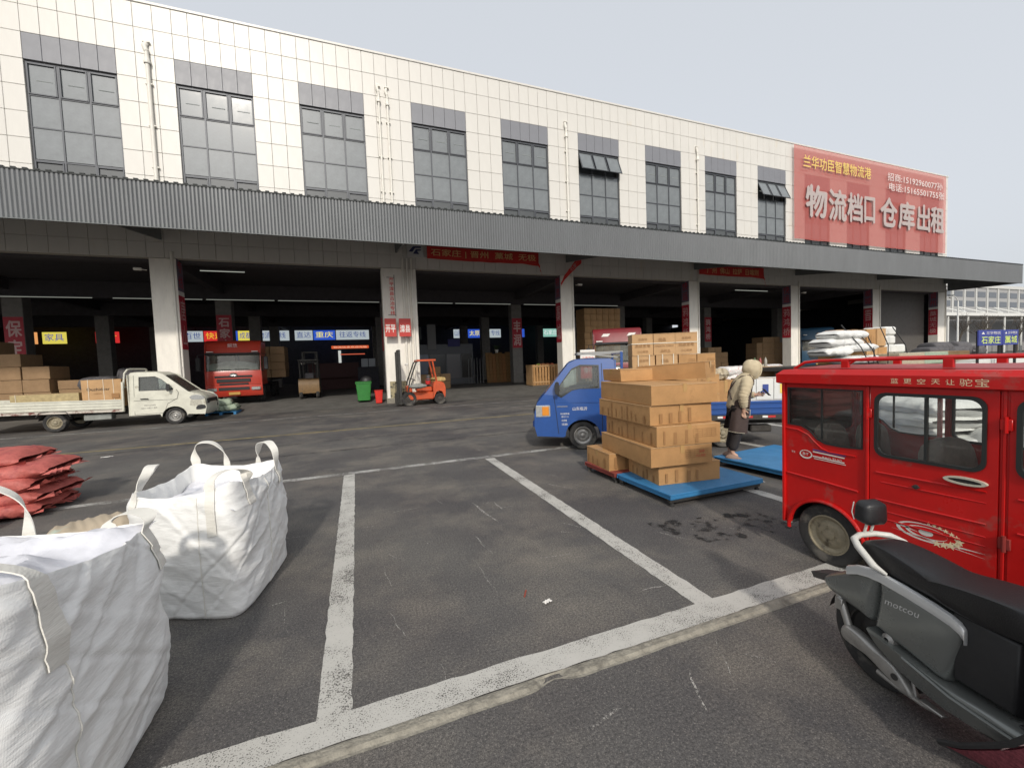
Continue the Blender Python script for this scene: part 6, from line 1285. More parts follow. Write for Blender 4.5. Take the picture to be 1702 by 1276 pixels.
m = MB(); m.plate([(-.34, -.08), (-.1, .2), (.32, .22), (.30, .14), (.0, .12), (-.14, -.08)], (), .006, lambda u, v, w: (u, -.022 - w, v)); m.plate([(-.12, -.18), (.04, .06), (.30, .06), (.28, -.0), (.10, -.02), (.2, -.18)], (), .006, lambda u, v, w: (u, -.022 - w, v)); m.build('logo', mat('navy_logo', (.03, .04, .12), .5), t)
# upright name banners on the pillar flanks
def flank(label, x, side, red, top, zs=(3.0, 5.35)):
    t = thing('name_banner', label, 'banner', (x, 22.32, 0), group='upright name banners on the pillar flanks'); f = '-x' if side < 0 else '+x'; e = side * .014
    m = MB(); m.box(side * .004, side * .012, -.33, .33, zs[0], zs[1]); m.build('red_panel', M['red_print'], t)
    m = MB(); m.box(side * .004, side * .012, -.33, .33, 5.55, 7.0); m.build('violet_panel', M['purple_print'], t)
    m = MB(); m.box(side * .004, side * .012, -.33, .33, 5.36, 5.54); m.build('white_band', M['white_print'], t)
    letters(red, Matrix.Translation((e + side * .004, 0, (zs[0] + zs[1]) / 2)) @ wallm(0, 0, 0, f), .50, (zs[1] - zs[0]) * .86, .004, True).build('lettering', M['pale_print'], t, fix=False)
    letters(top, Matrix.Translation((e + side * .004, 0, 6.28)) @ wallm(0, 0, 0, f), .46, 1.2, .0, True).build('lettering', M['red_print'], t, fix=False)
flank('red and violet upright name banner on the pillar behind the white flatbed truck', -7.05, 1, '唐山', '专线')
flank('red and violet upright name banner on the pillar behind the blue truck cab', 11.52, -1, '藁城', '物流')
flank('red and violet upright name banner on the pillar behind the strapped cartons', 21.2, -1, '鸦鸿桥', '快运')
flank('red and violet upright name banner on the pillar above the three-wheeler corner', 31.02, -1, '鸦鸿桥', '快运')
flank('red and violet upright name banner on the pillar behind the brown wrapped load', 40.87, -1, '晋州', '藁城')
flank('red and violet upright name banner on the last pillar at the corner', 50.44, -1, '藁城无极', '晋州')
for x0, x1, ch, lb in ((1.43, 1.98, '开平', 'left red and white plate on the broad double pillar'), (2.12, 2.70, '滦县', 'right red and white plate on the broad double pillar')):
    t = thing('pillar_sign', lb, 'sign', ((x0 + x1) / 2, 21.50, 3.85), group='red and white plates on the double pillar'); w = (x1 - x0) / 2
    m = MB(); m.box(-w, w, -.015, .015, -.45, .45, .004); m.build('plate', mat('bright_red_plate' + ch[0], (.50, .04, .03), .5), t); letters(ch, Matrix.Translation((0, -.018, -.05)) @ wallm(0, 0, 0), w * 1.7, .38, .02).build('lettering', M['white_print'], t, fix=False)
t = thing('frame_sign', 'narrow upright steel frame with small red characters on the broad double pillar', 'sign', (1.85, 21.46, 5.4)); m = MB(); m.tube([(-.22, 0, .92), (.16, 0, .92)], .014, 6); m.tube([(-.22, 0, -.92), (.16, 0, -.92)], .014, 6); m.tube([(.14, 0, -1.0), (.14, 0, 1.05)], .014, 6); m.build('frame', M['darksteel'], t, True)
letters('开平滦县古冶专线', Matrix.Translation((0, -.01, 0)) @ wallm(0, 0, 0), .22, 1.85, .02, True).build('lettering', M['red_cloth'], t, fix=False)
# glowing signs along the far side of the hall
sg = [(-31, -29.4, 'o', '快'), (-29.0, -27.2, 'y', '家具'), (-24.9, -23.0, 'r', '专'), (-20.0, -17.6, 'r', '合'), (-17.55, -15.7, 'w', '百世'), (-15.6, -13.6, 'r', '快运'), (-13.5, -12.4, 'b', ''), (-12.35, -10.9, 'y', '成都'), (-10.8, -7.2, 'w', '物流专线'), (-6.6, -4.7, 'w', '直达'), (-4.6, -2.2, 'b', '重庆'), (-2.1, 1.7, 'w', '往返专线'), (3.6, 4.4, 'w', ''), (5.2, 6.0, 'b', ''), (12.5, 13.7, 'w', '山西'), (14.5, 16.3, 'b', '太原'), (17.6, 19.2, 'w', '专线'), (22.0, 22.8, 'b', ''), (25.6, 28.2, 'g', '石家庄')]
cg = {'r': (.62, .03, .03), 'w': (.40, .45, .47), 'b': (.03, .09, .5), 'y': (.70, .60, .10), 'g': (.25, .5, .42), 'o': (.8, .35, .12)}; ct = {'r': (.9, .6, .05), 'w': (.03, .06, .25), 'b': (.95, .85, .2), 'y': (.03, .05, .4), 'g': (.9, .9, .9), 'o': (.9, .8, .5)}
gm = {k: glow('sign_glow_' + k, v, 1.0) for k, v in cg.items()}; gt = {k: glow('sign_text_' + k, v, .9) for k, v in ct.items()}
nm = {'r': 'red', 'w': 'white', 'b': 'blue', 'y': 'yellow', 'g': 'green', 'o': 'orange'}
for i, (a, b, c, tx) in enumerate(sg):
    t = thing('illuminated_sign', 'glowing %s sign in the dark hall%s, %s from the left' % (nm[c], ' with characters ' + tx if tx else '', ORD[i]), 'sign', ((a + b) / 2, 55, 6.1), group='glowing signs along the far side of the hall')
    m = MB(); m.box(-(b - a) / 2, (b - a) / 2, -.05, .05, -.58, .58); m.build('light_box', gm[c], t)
    if tx: letters(tx, Matrix.Translation((0, -.06, .06)) @ wallm(0, 0, 0), (b - a) * .8, .72, .0).build('lettering', gt[c], t, fix=False)
t = thing('led_sign', 'thin red glowing line of characters deep inside the hall', 'sign', (-.5, 50, 4.35)); m = MB(); m.box(-1.95, 1.95, -.05, .05, -.16, .16); m.build('panel', glow('red_led', (.75, .12, .04), .8), t); letters('物流信息欢迎光临', Matrix.Translation((0, -.06, 0)) @ wallm(0, 0, 0), 3.5, .22, 0).build('lettering', glow('led_text', (1, .6, .4), .9), t, fix=False)
m = MB(); m.box(-1.3, 1.3, -.03, .03, -.05, .05); o = m.build('led_strip', glow('red_led2', (.8, .15, .08), .7)); o.location = (-.3, 50, 3.55); tag(o, 'short glowing red line under the red character line in the hall', 'light')
# tube lights
for i, (a, b, y, z) in enumerate([(-17.8, -13.5, 29.8, 6.35), (-12.6, -8.4, 29.8, 6.35), (-8.2, -4.6, 29.8, 6.35), (-4.4, 1.7, 29.8, 6.35), (2.8, 6.8, 29.8, 6.35), (7.0, 11.3, 29.8, 6.35), (12.4, 15.6, 29.8, 6.35), (16.2, 21.0, 29.8, 6.35), (-6.6, -4.8, 23.4, 6.72), (27.0, 30.4, 23.4, 6.7)]):
    t = thing('tube_light', '%s faint tube light from the left along the second beam line' % ORD[i] if i < 8 else ('tube light just inside the opening above the red heavy truck', 'tube light just inside the opening above the blue truck tail')[i - 8], 'light', ((a + b) / 2, y, z), group='tube lights of the hall' if i < 8 else 'tube lights at the opening'); m = MB(); m.box(-(b - a) / 2, (b - a) / 2, -.03, .03, .02, .07); m.build('batten', M['steel_grey'], t); m = MB(); m.tube([(-(b - a) / 2, 0, 0), ((b - a) / 2, 0, 0)], .016, 6); m.build('tube', glow('tube_glow%d' % i, (.55, .57, .5), .5 if i < 8 else .75), t)
# cables and cameras on the pillars
for x, s, lb in ((-8.05, -1, 'white camera on the left flank of the pillar behind the white truck'), (12.5, 1, 'small camera on the pillar behind the blue truck'), (32.0, 1, 'camera on the pillar above the three-wheeler'), (51.75, 1, 'junction box with a lamp arm on the corner pillar')):
    t = thing('camera_bracket', lb, 'camera', (x, 21.9, 6.35)); m = MB(); m.tube([(0, 0, 0), (s * .25, -.1, .02)], .02, 6); m.box(s * .25 - .16, s * .25 + .12, -.17, -.05, -.04, .07, .02); m.build('camera_body', M['pipe'], t, 40)
m = MB(); m.box(41.9, 50.4, 23.0, 23.1, .0, 6.9)
for i in range(60): m.box(41.9, 50.4, 22.96, 22.999, .1 + i * .113, .17 + i * .113)
o = m.build('roller_shutter', M['shutter']); tag(o, 'dark closed roller shutter filling the last bay on the right', 'shutter')

# ================================================================ goods and things in the hall
def cstack(label_fn, x0, x1, y, z0, cols, rows_, hh, depth, mtl, grp, skip=(), jitter=.03):
    w = (x1 - x0) / cols; me = None; rr = random.Random(int(abs(x0) * 10))
    for r in range(rows_):
        for c in range(cols):
            if (c, r) in skip: continue
            if me is None: me = MB().box(-w / 2 + .01, w / 2 - .01, -depth / 2, depth / 2, 0, hh - .012, .01).mesh('carton', M[mtl]); 
            o = link(me, 'carton'); o.location = (x0 + w * (c + .5), y + rr.uniform(-jitter, jitter), z0 + r * hh); o.rotation_euler = (0, 0, rr.uniform(-.02, .02)); tag(o, label_fn(c, r), 'cardboard box', grp)
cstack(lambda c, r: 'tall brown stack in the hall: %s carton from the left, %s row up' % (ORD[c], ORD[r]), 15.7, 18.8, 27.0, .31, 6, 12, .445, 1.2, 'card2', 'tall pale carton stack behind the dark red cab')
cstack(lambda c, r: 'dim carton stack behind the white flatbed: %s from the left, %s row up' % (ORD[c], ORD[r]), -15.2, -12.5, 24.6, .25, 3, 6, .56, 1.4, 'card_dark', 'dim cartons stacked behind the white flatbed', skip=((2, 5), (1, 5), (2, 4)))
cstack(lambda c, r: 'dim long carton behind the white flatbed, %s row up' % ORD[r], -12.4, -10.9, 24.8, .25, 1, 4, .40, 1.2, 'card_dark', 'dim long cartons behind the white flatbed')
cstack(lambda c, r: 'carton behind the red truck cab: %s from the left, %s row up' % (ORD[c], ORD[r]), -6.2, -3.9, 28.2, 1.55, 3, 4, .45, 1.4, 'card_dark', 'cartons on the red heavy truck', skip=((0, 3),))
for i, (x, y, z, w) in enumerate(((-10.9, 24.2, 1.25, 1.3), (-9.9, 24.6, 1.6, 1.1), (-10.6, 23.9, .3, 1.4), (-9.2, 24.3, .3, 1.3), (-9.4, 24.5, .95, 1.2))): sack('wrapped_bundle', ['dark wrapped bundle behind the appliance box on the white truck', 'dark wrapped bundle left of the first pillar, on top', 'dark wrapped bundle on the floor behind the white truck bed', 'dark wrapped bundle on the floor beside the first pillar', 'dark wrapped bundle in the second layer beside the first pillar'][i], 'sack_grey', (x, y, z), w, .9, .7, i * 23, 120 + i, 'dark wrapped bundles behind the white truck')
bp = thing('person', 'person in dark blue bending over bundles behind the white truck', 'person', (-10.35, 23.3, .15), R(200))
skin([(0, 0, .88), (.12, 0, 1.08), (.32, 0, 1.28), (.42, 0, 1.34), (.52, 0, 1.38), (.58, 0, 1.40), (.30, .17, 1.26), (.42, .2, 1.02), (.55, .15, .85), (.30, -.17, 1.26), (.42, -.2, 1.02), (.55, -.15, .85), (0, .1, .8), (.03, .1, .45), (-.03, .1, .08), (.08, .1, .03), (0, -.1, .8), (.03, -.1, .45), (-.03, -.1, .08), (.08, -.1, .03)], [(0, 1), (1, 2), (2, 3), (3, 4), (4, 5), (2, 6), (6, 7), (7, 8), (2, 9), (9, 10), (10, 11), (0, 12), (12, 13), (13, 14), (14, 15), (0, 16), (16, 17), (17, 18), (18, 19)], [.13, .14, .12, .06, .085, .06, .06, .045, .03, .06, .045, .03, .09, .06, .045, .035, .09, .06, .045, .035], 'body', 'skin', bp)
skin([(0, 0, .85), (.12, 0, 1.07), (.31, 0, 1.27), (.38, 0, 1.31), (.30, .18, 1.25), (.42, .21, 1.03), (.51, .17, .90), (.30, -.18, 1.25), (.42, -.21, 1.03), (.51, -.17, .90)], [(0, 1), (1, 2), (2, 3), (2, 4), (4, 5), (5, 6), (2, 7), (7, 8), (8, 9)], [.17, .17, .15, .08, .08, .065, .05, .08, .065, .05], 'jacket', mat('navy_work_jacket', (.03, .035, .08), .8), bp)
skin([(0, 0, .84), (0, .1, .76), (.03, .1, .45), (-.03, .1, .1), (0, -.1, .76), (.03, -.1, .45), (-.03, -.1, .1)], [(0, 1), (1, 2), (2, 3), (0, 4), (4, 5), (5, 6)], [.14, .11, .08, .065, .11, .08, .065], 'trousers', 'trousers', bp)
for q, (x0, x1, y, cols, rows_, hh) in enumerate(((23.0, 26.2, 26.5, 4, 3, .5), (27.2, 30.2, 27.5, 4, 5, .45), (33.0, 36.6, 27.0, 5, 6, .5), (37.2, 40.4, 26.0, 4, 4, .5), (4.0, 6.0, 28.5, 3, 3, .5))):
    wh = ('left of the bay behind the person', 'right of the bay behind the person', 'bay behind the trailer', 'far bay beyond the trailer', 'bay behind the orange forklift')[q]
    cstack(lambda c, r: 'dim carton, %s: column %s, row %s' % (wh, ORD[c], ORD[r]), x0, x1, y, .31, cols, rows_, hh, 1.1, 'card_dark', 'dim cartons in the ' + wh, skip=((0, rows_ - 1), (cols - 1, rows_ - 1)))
# green sacks on a blue pallet
def pallet(name, label, loc, w, d, mtl, rz=0, grp=None):
    t = thing(name, label, 'pallet', loc, R(rz), group=grp)
    for i in range(6): y = -d / 2 + (i + .5) * d / 6; m = MB(); m.box(-w / 2, w / 2, y - d / 15, y + d / 15, .11, .135, .003); m.build('board', M[mtl] if isinstance(mtl, str) else mtl, t)
    for x in (-w / 2 + .06, 0, w / 2 - .06): m = MB(); m.box(x - .05, x + .05, -d / 2, d / 2, .0, .109, .003); m.build('runner', M[mtl] if isinstance(mtl, str) else mtl, t)
    return t
pallet('pallet', 'blue plastic pallet under green sacks beyond the nose of the white truck', (-5.75, 22.2, .03), 1.2, 1.0, 'scale_blue')
for i, (x, z, w, mt, lb) in enumerate(((-5.75, .17, 1.25, 'sack_green', 'lower pale green sack on the blue pallet by the white truck'), (-5.85, .40, 1.0, 'sack_green', 'upper pale green sack on the blue pallet by the white truck'), (-6.25, .48, .7, 'sack_white', 'white sack leaning on the green ones by the white truck'))): sack('filled_sack', lb, mt, (x, 22.1 - i * .06, z), w, .8, .34, i * 8, 130 + i, 'sacks on the blue pallet')
# bins
t = thing('wheelie_bin', 'green wheelie bin beside the broad double pillar', 'bin', (.30, 22.75, .17)); m = MB(); rr = lambda w, d, z: [(a, b, z) for a, b in rrect(-w, w, -d, d, .05, 3)]
m.loft([rr(.30, .26, .06), rr(.37, .33, .92), rr(.40, .36, .93), rr(.40, .36, .98)]); m.build('body', mat('green_bin_plastic', (.03, .19, .035), .5, var=.15), t, 40)
m = MB(); m.box(-.39, .39, -.36, .38, .985, 1.03, .02); m.tube([(-.3, .40, 1.0), (.3, .40, 1.0)], .018, 6); m.build('lid', bpy.data.materials['green_bin_plastic'], t)
for s in (-1, 1): wheel(t, (s * .30, .30, .10), .10, .05, 'black', s, 'x', tread=False)
m = MB(); m.grid(14, 8, lambda u, v: (.3 * cos(2 * pi * u) * sin(pi * v / 2 + .01), .25 * sin(2 * pi * u) * sin(pi * v / 2 + .01), 1.03 + .28 * cos(pi * v / 2) + .03 * nz(u * 5, v * 5))); o = m.build('refuse_bag', M['black'], None, True); o.location = (.45, 22.8, .17); tag(o, 'black refuse bag heaped on the green bin', 'bag')
t = thing('plastic_tub', 'bright red plastic tub standing between the green bin and the pillar', 'tub', (1.0, 22.1, .09)); m = MB(); m.loft([rr(.15, .15, 0), rr(.20, .20, .62), rr(.22, .22, .625), rr(.22, .22, .65)]); m.build('body', mat('bright_red_plastic', (.62, .03, .02), .45), t, 40)
# kiosk, crates, office front, panels
t = thing('office_partition', 'dark maroon partition with a counter deep inside the hall', 'partition', (-2.0, 36, .3)); m = MB(); m.box(-1.6, 2.2, -.1, .1, 0, 2.1, .01); m.box(-.9, 2.2, -.5, -.1, .9, .97, .01)
m.build('panel', mat('dark_maroon_board', (.055, .018, .018), .7), t)
for i, x in enumerate((.72, 1.25)): m = MB(); m.box(-.24, .24, -.2, .2, 0, .62, .02); o = m.build('storage_crate', mat('dim_white_crate%d' % i, (.35, .38, .42), .6)); o.location = (x - .1, 33.6, 2.0); tag(o, ['left pale crate stacked above the dark counter in the hall', 'right pale crate stacked above the dark counter in the hall'][i], 'crate', 'pale crates above the dark counter')
m = MB(); m.box(.1, 1.6, 33.3, 34.0, .3, 1.99); o = m.build('cabinet', M['darkwall']); tag(o, 'dark cabinet under the pale crates in the hall', 'cabinet')
m = MB(); m.box(-.16, .16, -.03, .03, -.9, .9); o = m.build('doorway_light', glow('daylight_slit', (.7, .72, .68), .8)); o.location = (-1.9, 57.5, 3.4); tag(o, 'narrow daylight gap at the far end of the hall', 'light')
t = thing('office_front', 'dim glazed office front with posters inside the bay right of the double pillar', 'office', (6.6, 33.6, .3))
m = MB(); m.box(-2.4, 2.6, 0, .12, 0, .5); m.box(-2.4, 2.6, 0, .12, 2.5, 3.3)
for x in (-2.4, -1.1, .3, 1.5, 2.5): m.box(x, x + .1, -.01, .13, .501, 2.499)
m.build('frame', M['frame'], t)
for i, (a, b, c) in enumerate(((-2.29, -1.1, (.10, .13, .2)), (-.99, .3, (.03, .035, .04)), (.41, 1.5, (.14, .14, .15)), (1.61, 2.5, (.03, .03, .03)))): m = MB(); m.box(a, b, .03, .06, .51, 2.49); m.build('pane', mat('office_pane%d' % i, c, .2), t)
for i, (x, z, w, h, c) in enumerate(((-.8, 3.9, .34, 1.0, (.20, .20, .20)), (-1.9, 4.2, .3, .5, (.08, .09, .09)), (1.0, 3.4, .5, .3, (.05, .05, .16)))): m = MB(); m.box(x - w, x + w, -.12, -.10, z - h, z + h); m.build('poster', mat('dim_poster%d' % i, c, .8), t)
for i in range(7): m = MB(); m.box(-.3, .3, -.02, .02, 0, 2.5 - .12 * (i % 3), .004, T(0, 0, 0, rx=R(-6))); o = m.build('board_sheet', mat('plywood%d' % i, (.20 + .02 * (i % 3), .11, .035), .7, var=.2)); o.location = (10.35 + i * .27, 32.6 - .05 * i, .31); tag(o, '%s upright brown board from the left, leaning beside the inner pillar' % ORD[i], 'board', 'brown boards leaning in the hall')
for i in range(6): m = MB(); m.bar((0, 0, 0), (.12, .35, 2.0 + .1 * (i % 2)), .04, .04); o = m.build('steel_post', M['steel_grey']); o.location = (8.4 + i * .24, 32.2, .31); tag(o, '%s thin grey post from the left in the row left of the brown boards' % ORD[i], 'post', 'thin posts leaning in the hall')
pl = thing('potted_plant', 'potted plant standing on the brown boards in the hall', 'plant', (10.9, 32.4, 2.75)); m = MB(); m.lathe([(.10, 0), (.16, .26), (.15, .26), (.001, .22)], 14); m.build('pot', M['white_print'], pl, 40); m = MB(); rp = random.Random(3)
for i in range(34): a, e, l = rp.uniform(0, 2 * pi), rp.uniform(.2, 1.2), rp.uniform(.35, .75); d = Vector((cos(a) * cos(e), sin(a) * cos(e), sin(e))); p = Vector((0, 0, .25)); s_ = Vector((-sin(a), cos(a), 0)) * .04; m.add([p, p + d * l * .5 + s_, p + d * l + Vector((0, 0, -.12)), p + d * l * .5 - s_], [(0, 1, 2, 3)])
m.build('leaves', mat('dim_leaf', (.05, .09, .03), .6), pl, fix=False)
# slatted crate with produce
t = thing('slatted_crate', 'brown slatted wooden crate beside the inner pillar left of the blue truck', 'crate', (11.75, 25.4, .29)); n = 9
for sy in (-.55, .55):
    for i in range(n): x = -.95 + 1.9 * (i + .5) / n; m = MB(); m.box(x - .075, x + .075, sy - .012, sy + .012, .05, 1.4, .003); m.build('slat', M['card'], t)
    for z in (.2, 1.25): m = MB(); m.box(-.97, .97, sy + (-.03 if sy < 0 else .013), sy + (-.013 if sy < 0 else .03), z, z + .09, .003); m.build('rail', M['card2'], t)
for sx in (-.96, .96): m = MB(); m.box(sx - .015, sx + .015, -.53, .53, .05, 1.4, .003); m.build('end_panel', M['card2'], t)
m = MB(); m.box(-.93, .93, -.52, .52, .0, .08); m.build('base', M['card_dark'], t)
rb = random.Random(8)
for i in range(12):
    c_ = rb.choice(((.45, .10, .05), (.25, .32, .06), (.50, .42, .12), (.45, .18, .08))); m = MB(); m.grid(10, 8, lambda u, v: (.16 * cos(2 * pi * u) * sin(pi * v), .12 * sin(2 * pi * u) * sin(pi * v), .10 * cos(pi * v))); o = m.build('produce_bag', mat('produce%d' % i, c_, .6), None, True); o.location = (11.2 + .12 * i + rb.uniform(-.05, .05), 25.4 + rb.uniform(-.3, .3), 1.50 + .17 * (i % 2)); tag(o, '%s small coloured bag from the left on top of the slatted crate' % ORD[i], 'bag', 'coloured bags on the slatted crate')
m = MB(); m.box(.06, 1.86, 25.85 - 25, 26.9 - 25, .31, 1.4, .02); o = m.build('wrapped_goods', M['card_dark']); o.location = (12.9, 25, 0); tag(o, 'dim wrapped goods right of the slatted crate', 'goods')
# red and white notice behind the blue cab
t = thing('notice_board', 'small red and white notice board seen over the blue cab roof', 'sign', (7.22, 12.0, 0)); m = MB(); m.box(-.28, .28, -.02, .02, 1.25, 1.80, .01); m.build('red_board', M['red_cloth'], t); m = MB(); m.box(-.28, .28, -.025, .015, 1.81, 2.20, .01); m.build('white_board', M['white_print'], t); m = MB(); m.tube([(0, .03, 0), (0, .03, 1.9)], .025, 6); m.lathe([(.22, 0), (.2, .05), (.03, .07)], 14, T(0, .03, 0)); m.build('stand', M['darksteel'], t, 40)
letters('叉车作业', Matrix.Translation((0, -.028, 2.08)) @ wallm(0, 0, 0), .46, .11, .0).build('lettering', M['red_cloth'], t, fix=False); letters('注意安全', Matrix.Translation((0, -.028, 1.92)) @ wallm(0, 0, 0), .46, .11, .0).build('lettering', M['red_cloth'], t, fix=False); letters('慢行', Matrix.Translation((0, -.024, 1.52)) @ wallm(0, 0, 0), .34, .18, .0).build('lettering', M['white_print'], t, fix=False)
# ================================================================ loads in the yard to the right
tr = thing('load_trailer', 'low dark flatbed trailer carrying the white sacks and cartons beyond the three-wheeler', 'trailer', (21.2, 12.6, 0)); m = MB(); m.box(-4.0, 4.2, -1.1, 1.1, 1.05, 1.22, .01); m.build('deck', M['undercarriage'], tr); m = MB(); m.box(-3.9, 4.1, -.4, -.3, .8, 1.049); m.box(-3.9, 4.1, .3, .4, .8, 1.049); m.build('chassis', M['undercarriage'], tr)
for x in (-2.6, 2.2, 3.2):
    for s in (-1, 1): wheel(tr, (x, s * .85, .45), .45, .26, 'undercarriage', s, 'y', tread=False)
G2 = 'goods roped on the trailer beyond the three-wheeler'
for i, (x, z, w) in enumerate(((20.0, 2.35, 2.6), (19.6, 2.02, 2.4), (20.3, 1.78, 2.6), (19.2, 1.62, 1.5), (20.9, 1.24, 2.8))): sack('roped_sack', ['topmost long white sack roped on the trailer', 'second long white sack from the top on the trailer, pointing left', 'third long white sack on the trailer, bulging over the cartons', 'short white sack jutting left on the trailer', 'long white sack at the bottom edge of the trailer load'][i], 'sack_white', (x, 11.9, z), w, .9, .36, rb.uniform(-8, 8), 140 + i, G2)
for i, (x0, x1, z0, z1, mt, lb) in enumerate(((20.3, 21.6, 1.23, 1.75, 'card', 'low brown carton under the white sacks on the trailer'), (21.7, 22.4, 2.0, 2.78, 'card', 'tall brown carton at the top middle of the trailer load'), (22.45, 23.1, 2.0, 2.80, 'card2', 'second tall brown carton at the top of the trailer load'), (20.2, 21.6, 2.15, 2.70, 'card_dark', 'brown carton behind the topmost white sack'), (21.7, 22.5, 1.23, 1.95, 'card2', 'lower middle brown carton on the trailer'), (22.55, 23.2, 1.23, 1.95, 'card', 'lower brown carton beside the pale bales on the trailer'))): carton(lb, ((x0 + x1) / 2, 12.5, z0), x1 - x0, 1.2, z1 - z0, 0, group=G2, mtl=mt, bars=i in (1, 4), tape=False, seed=150 + i)
for i in range(5): carton('small brown carton atop the trailer load, %s from the left' % ORD[i], (20.6 + i * .52, 12.9, 2.3 + .1 * (i % 2)), .48, .5, .42, rb.uniform(-6, 6), group=G2, mtl='card' if i % 2 else 'card2', tape=False, bars=False, seed=170 + i)
for i in range(6): x, z = 23.5 + (.0 if i < 4 else .75), 1.23 + .42 * (i % 4 if i < 4 else i - 4); m = MB(); m.box(-.40, .40, -.5, .5, 0, .40, .07); o = m.build('pale_bale', M['white_card']); o.location = (x + rb.uniform(-.04, .04), 12.4, z); tag(o, ['lowest pale bale on the trailer', 'second pale bale up on the trailer', 'third pale bale up on the trailer', 'topmost pale bale on the trailer', 'low pale bale at the right end of the trailer', 'upper pale bale at the right end of the trailer'][i], 'bale', 'pale bales on the trailer')
rp_ = thing('rope', 'dark ropes lashed over the white sacks on the trailer', 'rope', (21, 11.4, 2)); m = MB()
for xa, za, xb, zb in ((19.6, .95, 20.9, -1.0), (20.6, .7, 21.4, -.9), (21.3, .6, 21.0, -.9), (22.3, .85, 22.0, -.8), (23.2, .85, 23.6, -.8)): m = MB(); m.tube([(xa - 21, .3, za), ((xa + xb) / 2 - 21, -.08, (za + zb) / 2), (xb - 21, -.15, zb)], .022, 5); m.build('rope_run', M['black'], rp_, True)
# sacks row behind the hooded person
for i in range(14):
    x = 16.3 + (i % 5) * .95 + rb.uniform(-.1, .1); z = .16 + .30 * (i // 5) * 1.2
    sack('goods_sack', 'printed sack behind the hooded person: %s from the left in the %s layer' % (ORD[i % 5], ('bottom', 'middle', 'top')[i // 5]), 'sack_red_white' if i % 3 else 'sack_beige', (x, 14.6 + rb.uniform(-.1, .1), z), 1.05, .7, .42, rb.uniform(-20, 20), 160 + i, 'printed sacks piled behind the person, layer %s' % ('one', 'two', 'three')[i // 5])
pallet('pallet', 'grey pallet under the printed sacks behind the person', (18.4, 14.6, 0), 5.2, 1.2, 'sack_grey')
for i in range(3): m = MB(); m.lathe([(.06, 0), (.065, .3), (.03, .38), (.03, .42), (.001, .43)], 10); o = m.build('bottle', mat('bottle%d' % i, ((.08, .14, .06), (.28, .06, .05), (.35, .33, .28))[i % 3], .3), None, True); o.location = (17.2 + i * .35, 13.9, 1.25 - .0); tag(o, '%s bottle from the left among the printed sacks behind the person' % ORD[i], 'bottle', 'bottles among the printed sacks')
m = MB(); m.box(-1.0, 1.0, -.25, .25, 0, 1.24, .02); o = m.build('goods_crate', M['card_dark']); o.location = (17.9, 13.95, 0); tag(o, 'low dim crate supporting bottles behind the person', 'crate')
# goods in the middle distance over the three-wheeler roof
for i in range(9):
    x = 23.3 + (i % 3) * 2.0; z = [.0, .55, 1.1][i // 3]; m = MB(); m.box(-.95, .95, -.6, .6, 0, .53, .02); o = m.build('mat_stack', [M['sack_beige'], M['card2'], M['sack_green']][(i * 2) % 3]); o.location = (x, 11.6 + rb.uniform(-.1, .1), z); tag(o, 'block of folded mats over the three-wheeler roof: %s from the left, %s layer' % (ORD[i % 3], ('bottom', 'middle', 'top')[i // 3]), 'mats', 'stacked mats beyond the three-wheeler, layer %d' % (i // 3 + 1))
for i in range(5): sack('wrapped_bundle', '%s grey-brown wrapped bundle from the left, right of the corner pillar' % ORD[i], 'sack_grey', (28.2 + i * .95, 12.6 + .2 * (i % 2), 1.3), 1.15, 1.0, .55 + .25 * (i % 2), rb.uniform(-15, 15), 180 + i, 'grey bundles right of the corner pillar')
m = MB(); m.box(25.7, 32.4, 12.2, 13.6, .0, 1.3, .03); o = m.build('goods_pile', M['sack_beige']); tag(o, 'pale tarpaulin-covered goods under the grey bundles', 'goods')
for i in range(6): m = MB(); m.box(-.9, .9, -.5, .5, 0, .16, .02); o = m.build('white_board_stack', M['white_card']); o.location = (27.0 + i * .9, 10.8, .9 + .12 * (i % 2)); tag(o, '%s white wrapped panel from the left before the grey bundles' % ORD[i], 'panel', 'white panels before the grey bundles')
m = MB(); m.box(26.0, 32.5, 10.3, 11.3, .0, .89, .02); o = m.build('goods_pile', M['sack_grey']); tag(o, 'dark goods pile under the white panels', 'goods')
for i, (x0, x1, big, lb) in enumerate(((26.1, 28.15, '石家庄', 'blue sign board with yellow-green place name beyond the three-wheeler'), (28.2, 29.6, '藁城', 'second blue sign board right of the first beyond the three-wheeler'))):
    t = thing('destination_board', lb, 'sign', ((x0 + x1) / 2, 10.0, 2.18)); w = (x1 - x0) / 2; m = MB(); m.box(-w, w, -.03, .03, -.35, .35, .01); m.build('board', mat('navy_sign_board%d' % i, (.035, .05, .26), .5), t)
    letters(big, Matrix.Translation((0, -.035, -.10)) @ wallm(0, 0, 0), w * 1.6, .34, .01).build('lettering', mat('lime_letters%d' % i, (.62, .75, .15), .5), t, fix=False); letters('▲ 兰华物流', Matrix.Translation((0, -.035, .22)) @ wallm(0, 0, 0), w * 1.6, .13, .0).build('lettering', M['white_print'], t, fix=False)
    m = MB(); m.tube([(-w + .1, .05, -2.18), (-w + .1, .05, .3)], .05, 6); m.tube([(w - .1, .05, -2.18), (w - .1, .05, .3)], .05, 6); m.build('post', M['black'], t, True)
# white sacks beyond the three-wheeler, seen through its windows
for i in range(6): sack('plastic_sack', '%s white plastic sack from the bottom, seen through the three-wheeler windows' % ORD[i], 'sack_white', (8.2 + rb.uniform(-.1, .1), 3.75 + rb.uniform(-.1, .1), .0 + i * .17), 1.5, .9, .24, 70 + rb.uniform(-10, 10), 200 + i, 'white sacks beyond the three-wheeler')
sack('plastic_sack', 'thick white sack lying apart, seen through the right half of the door window', 'sack_white', (8.1, 2.55, .0), 1.3, .8, .72, 60, 210)
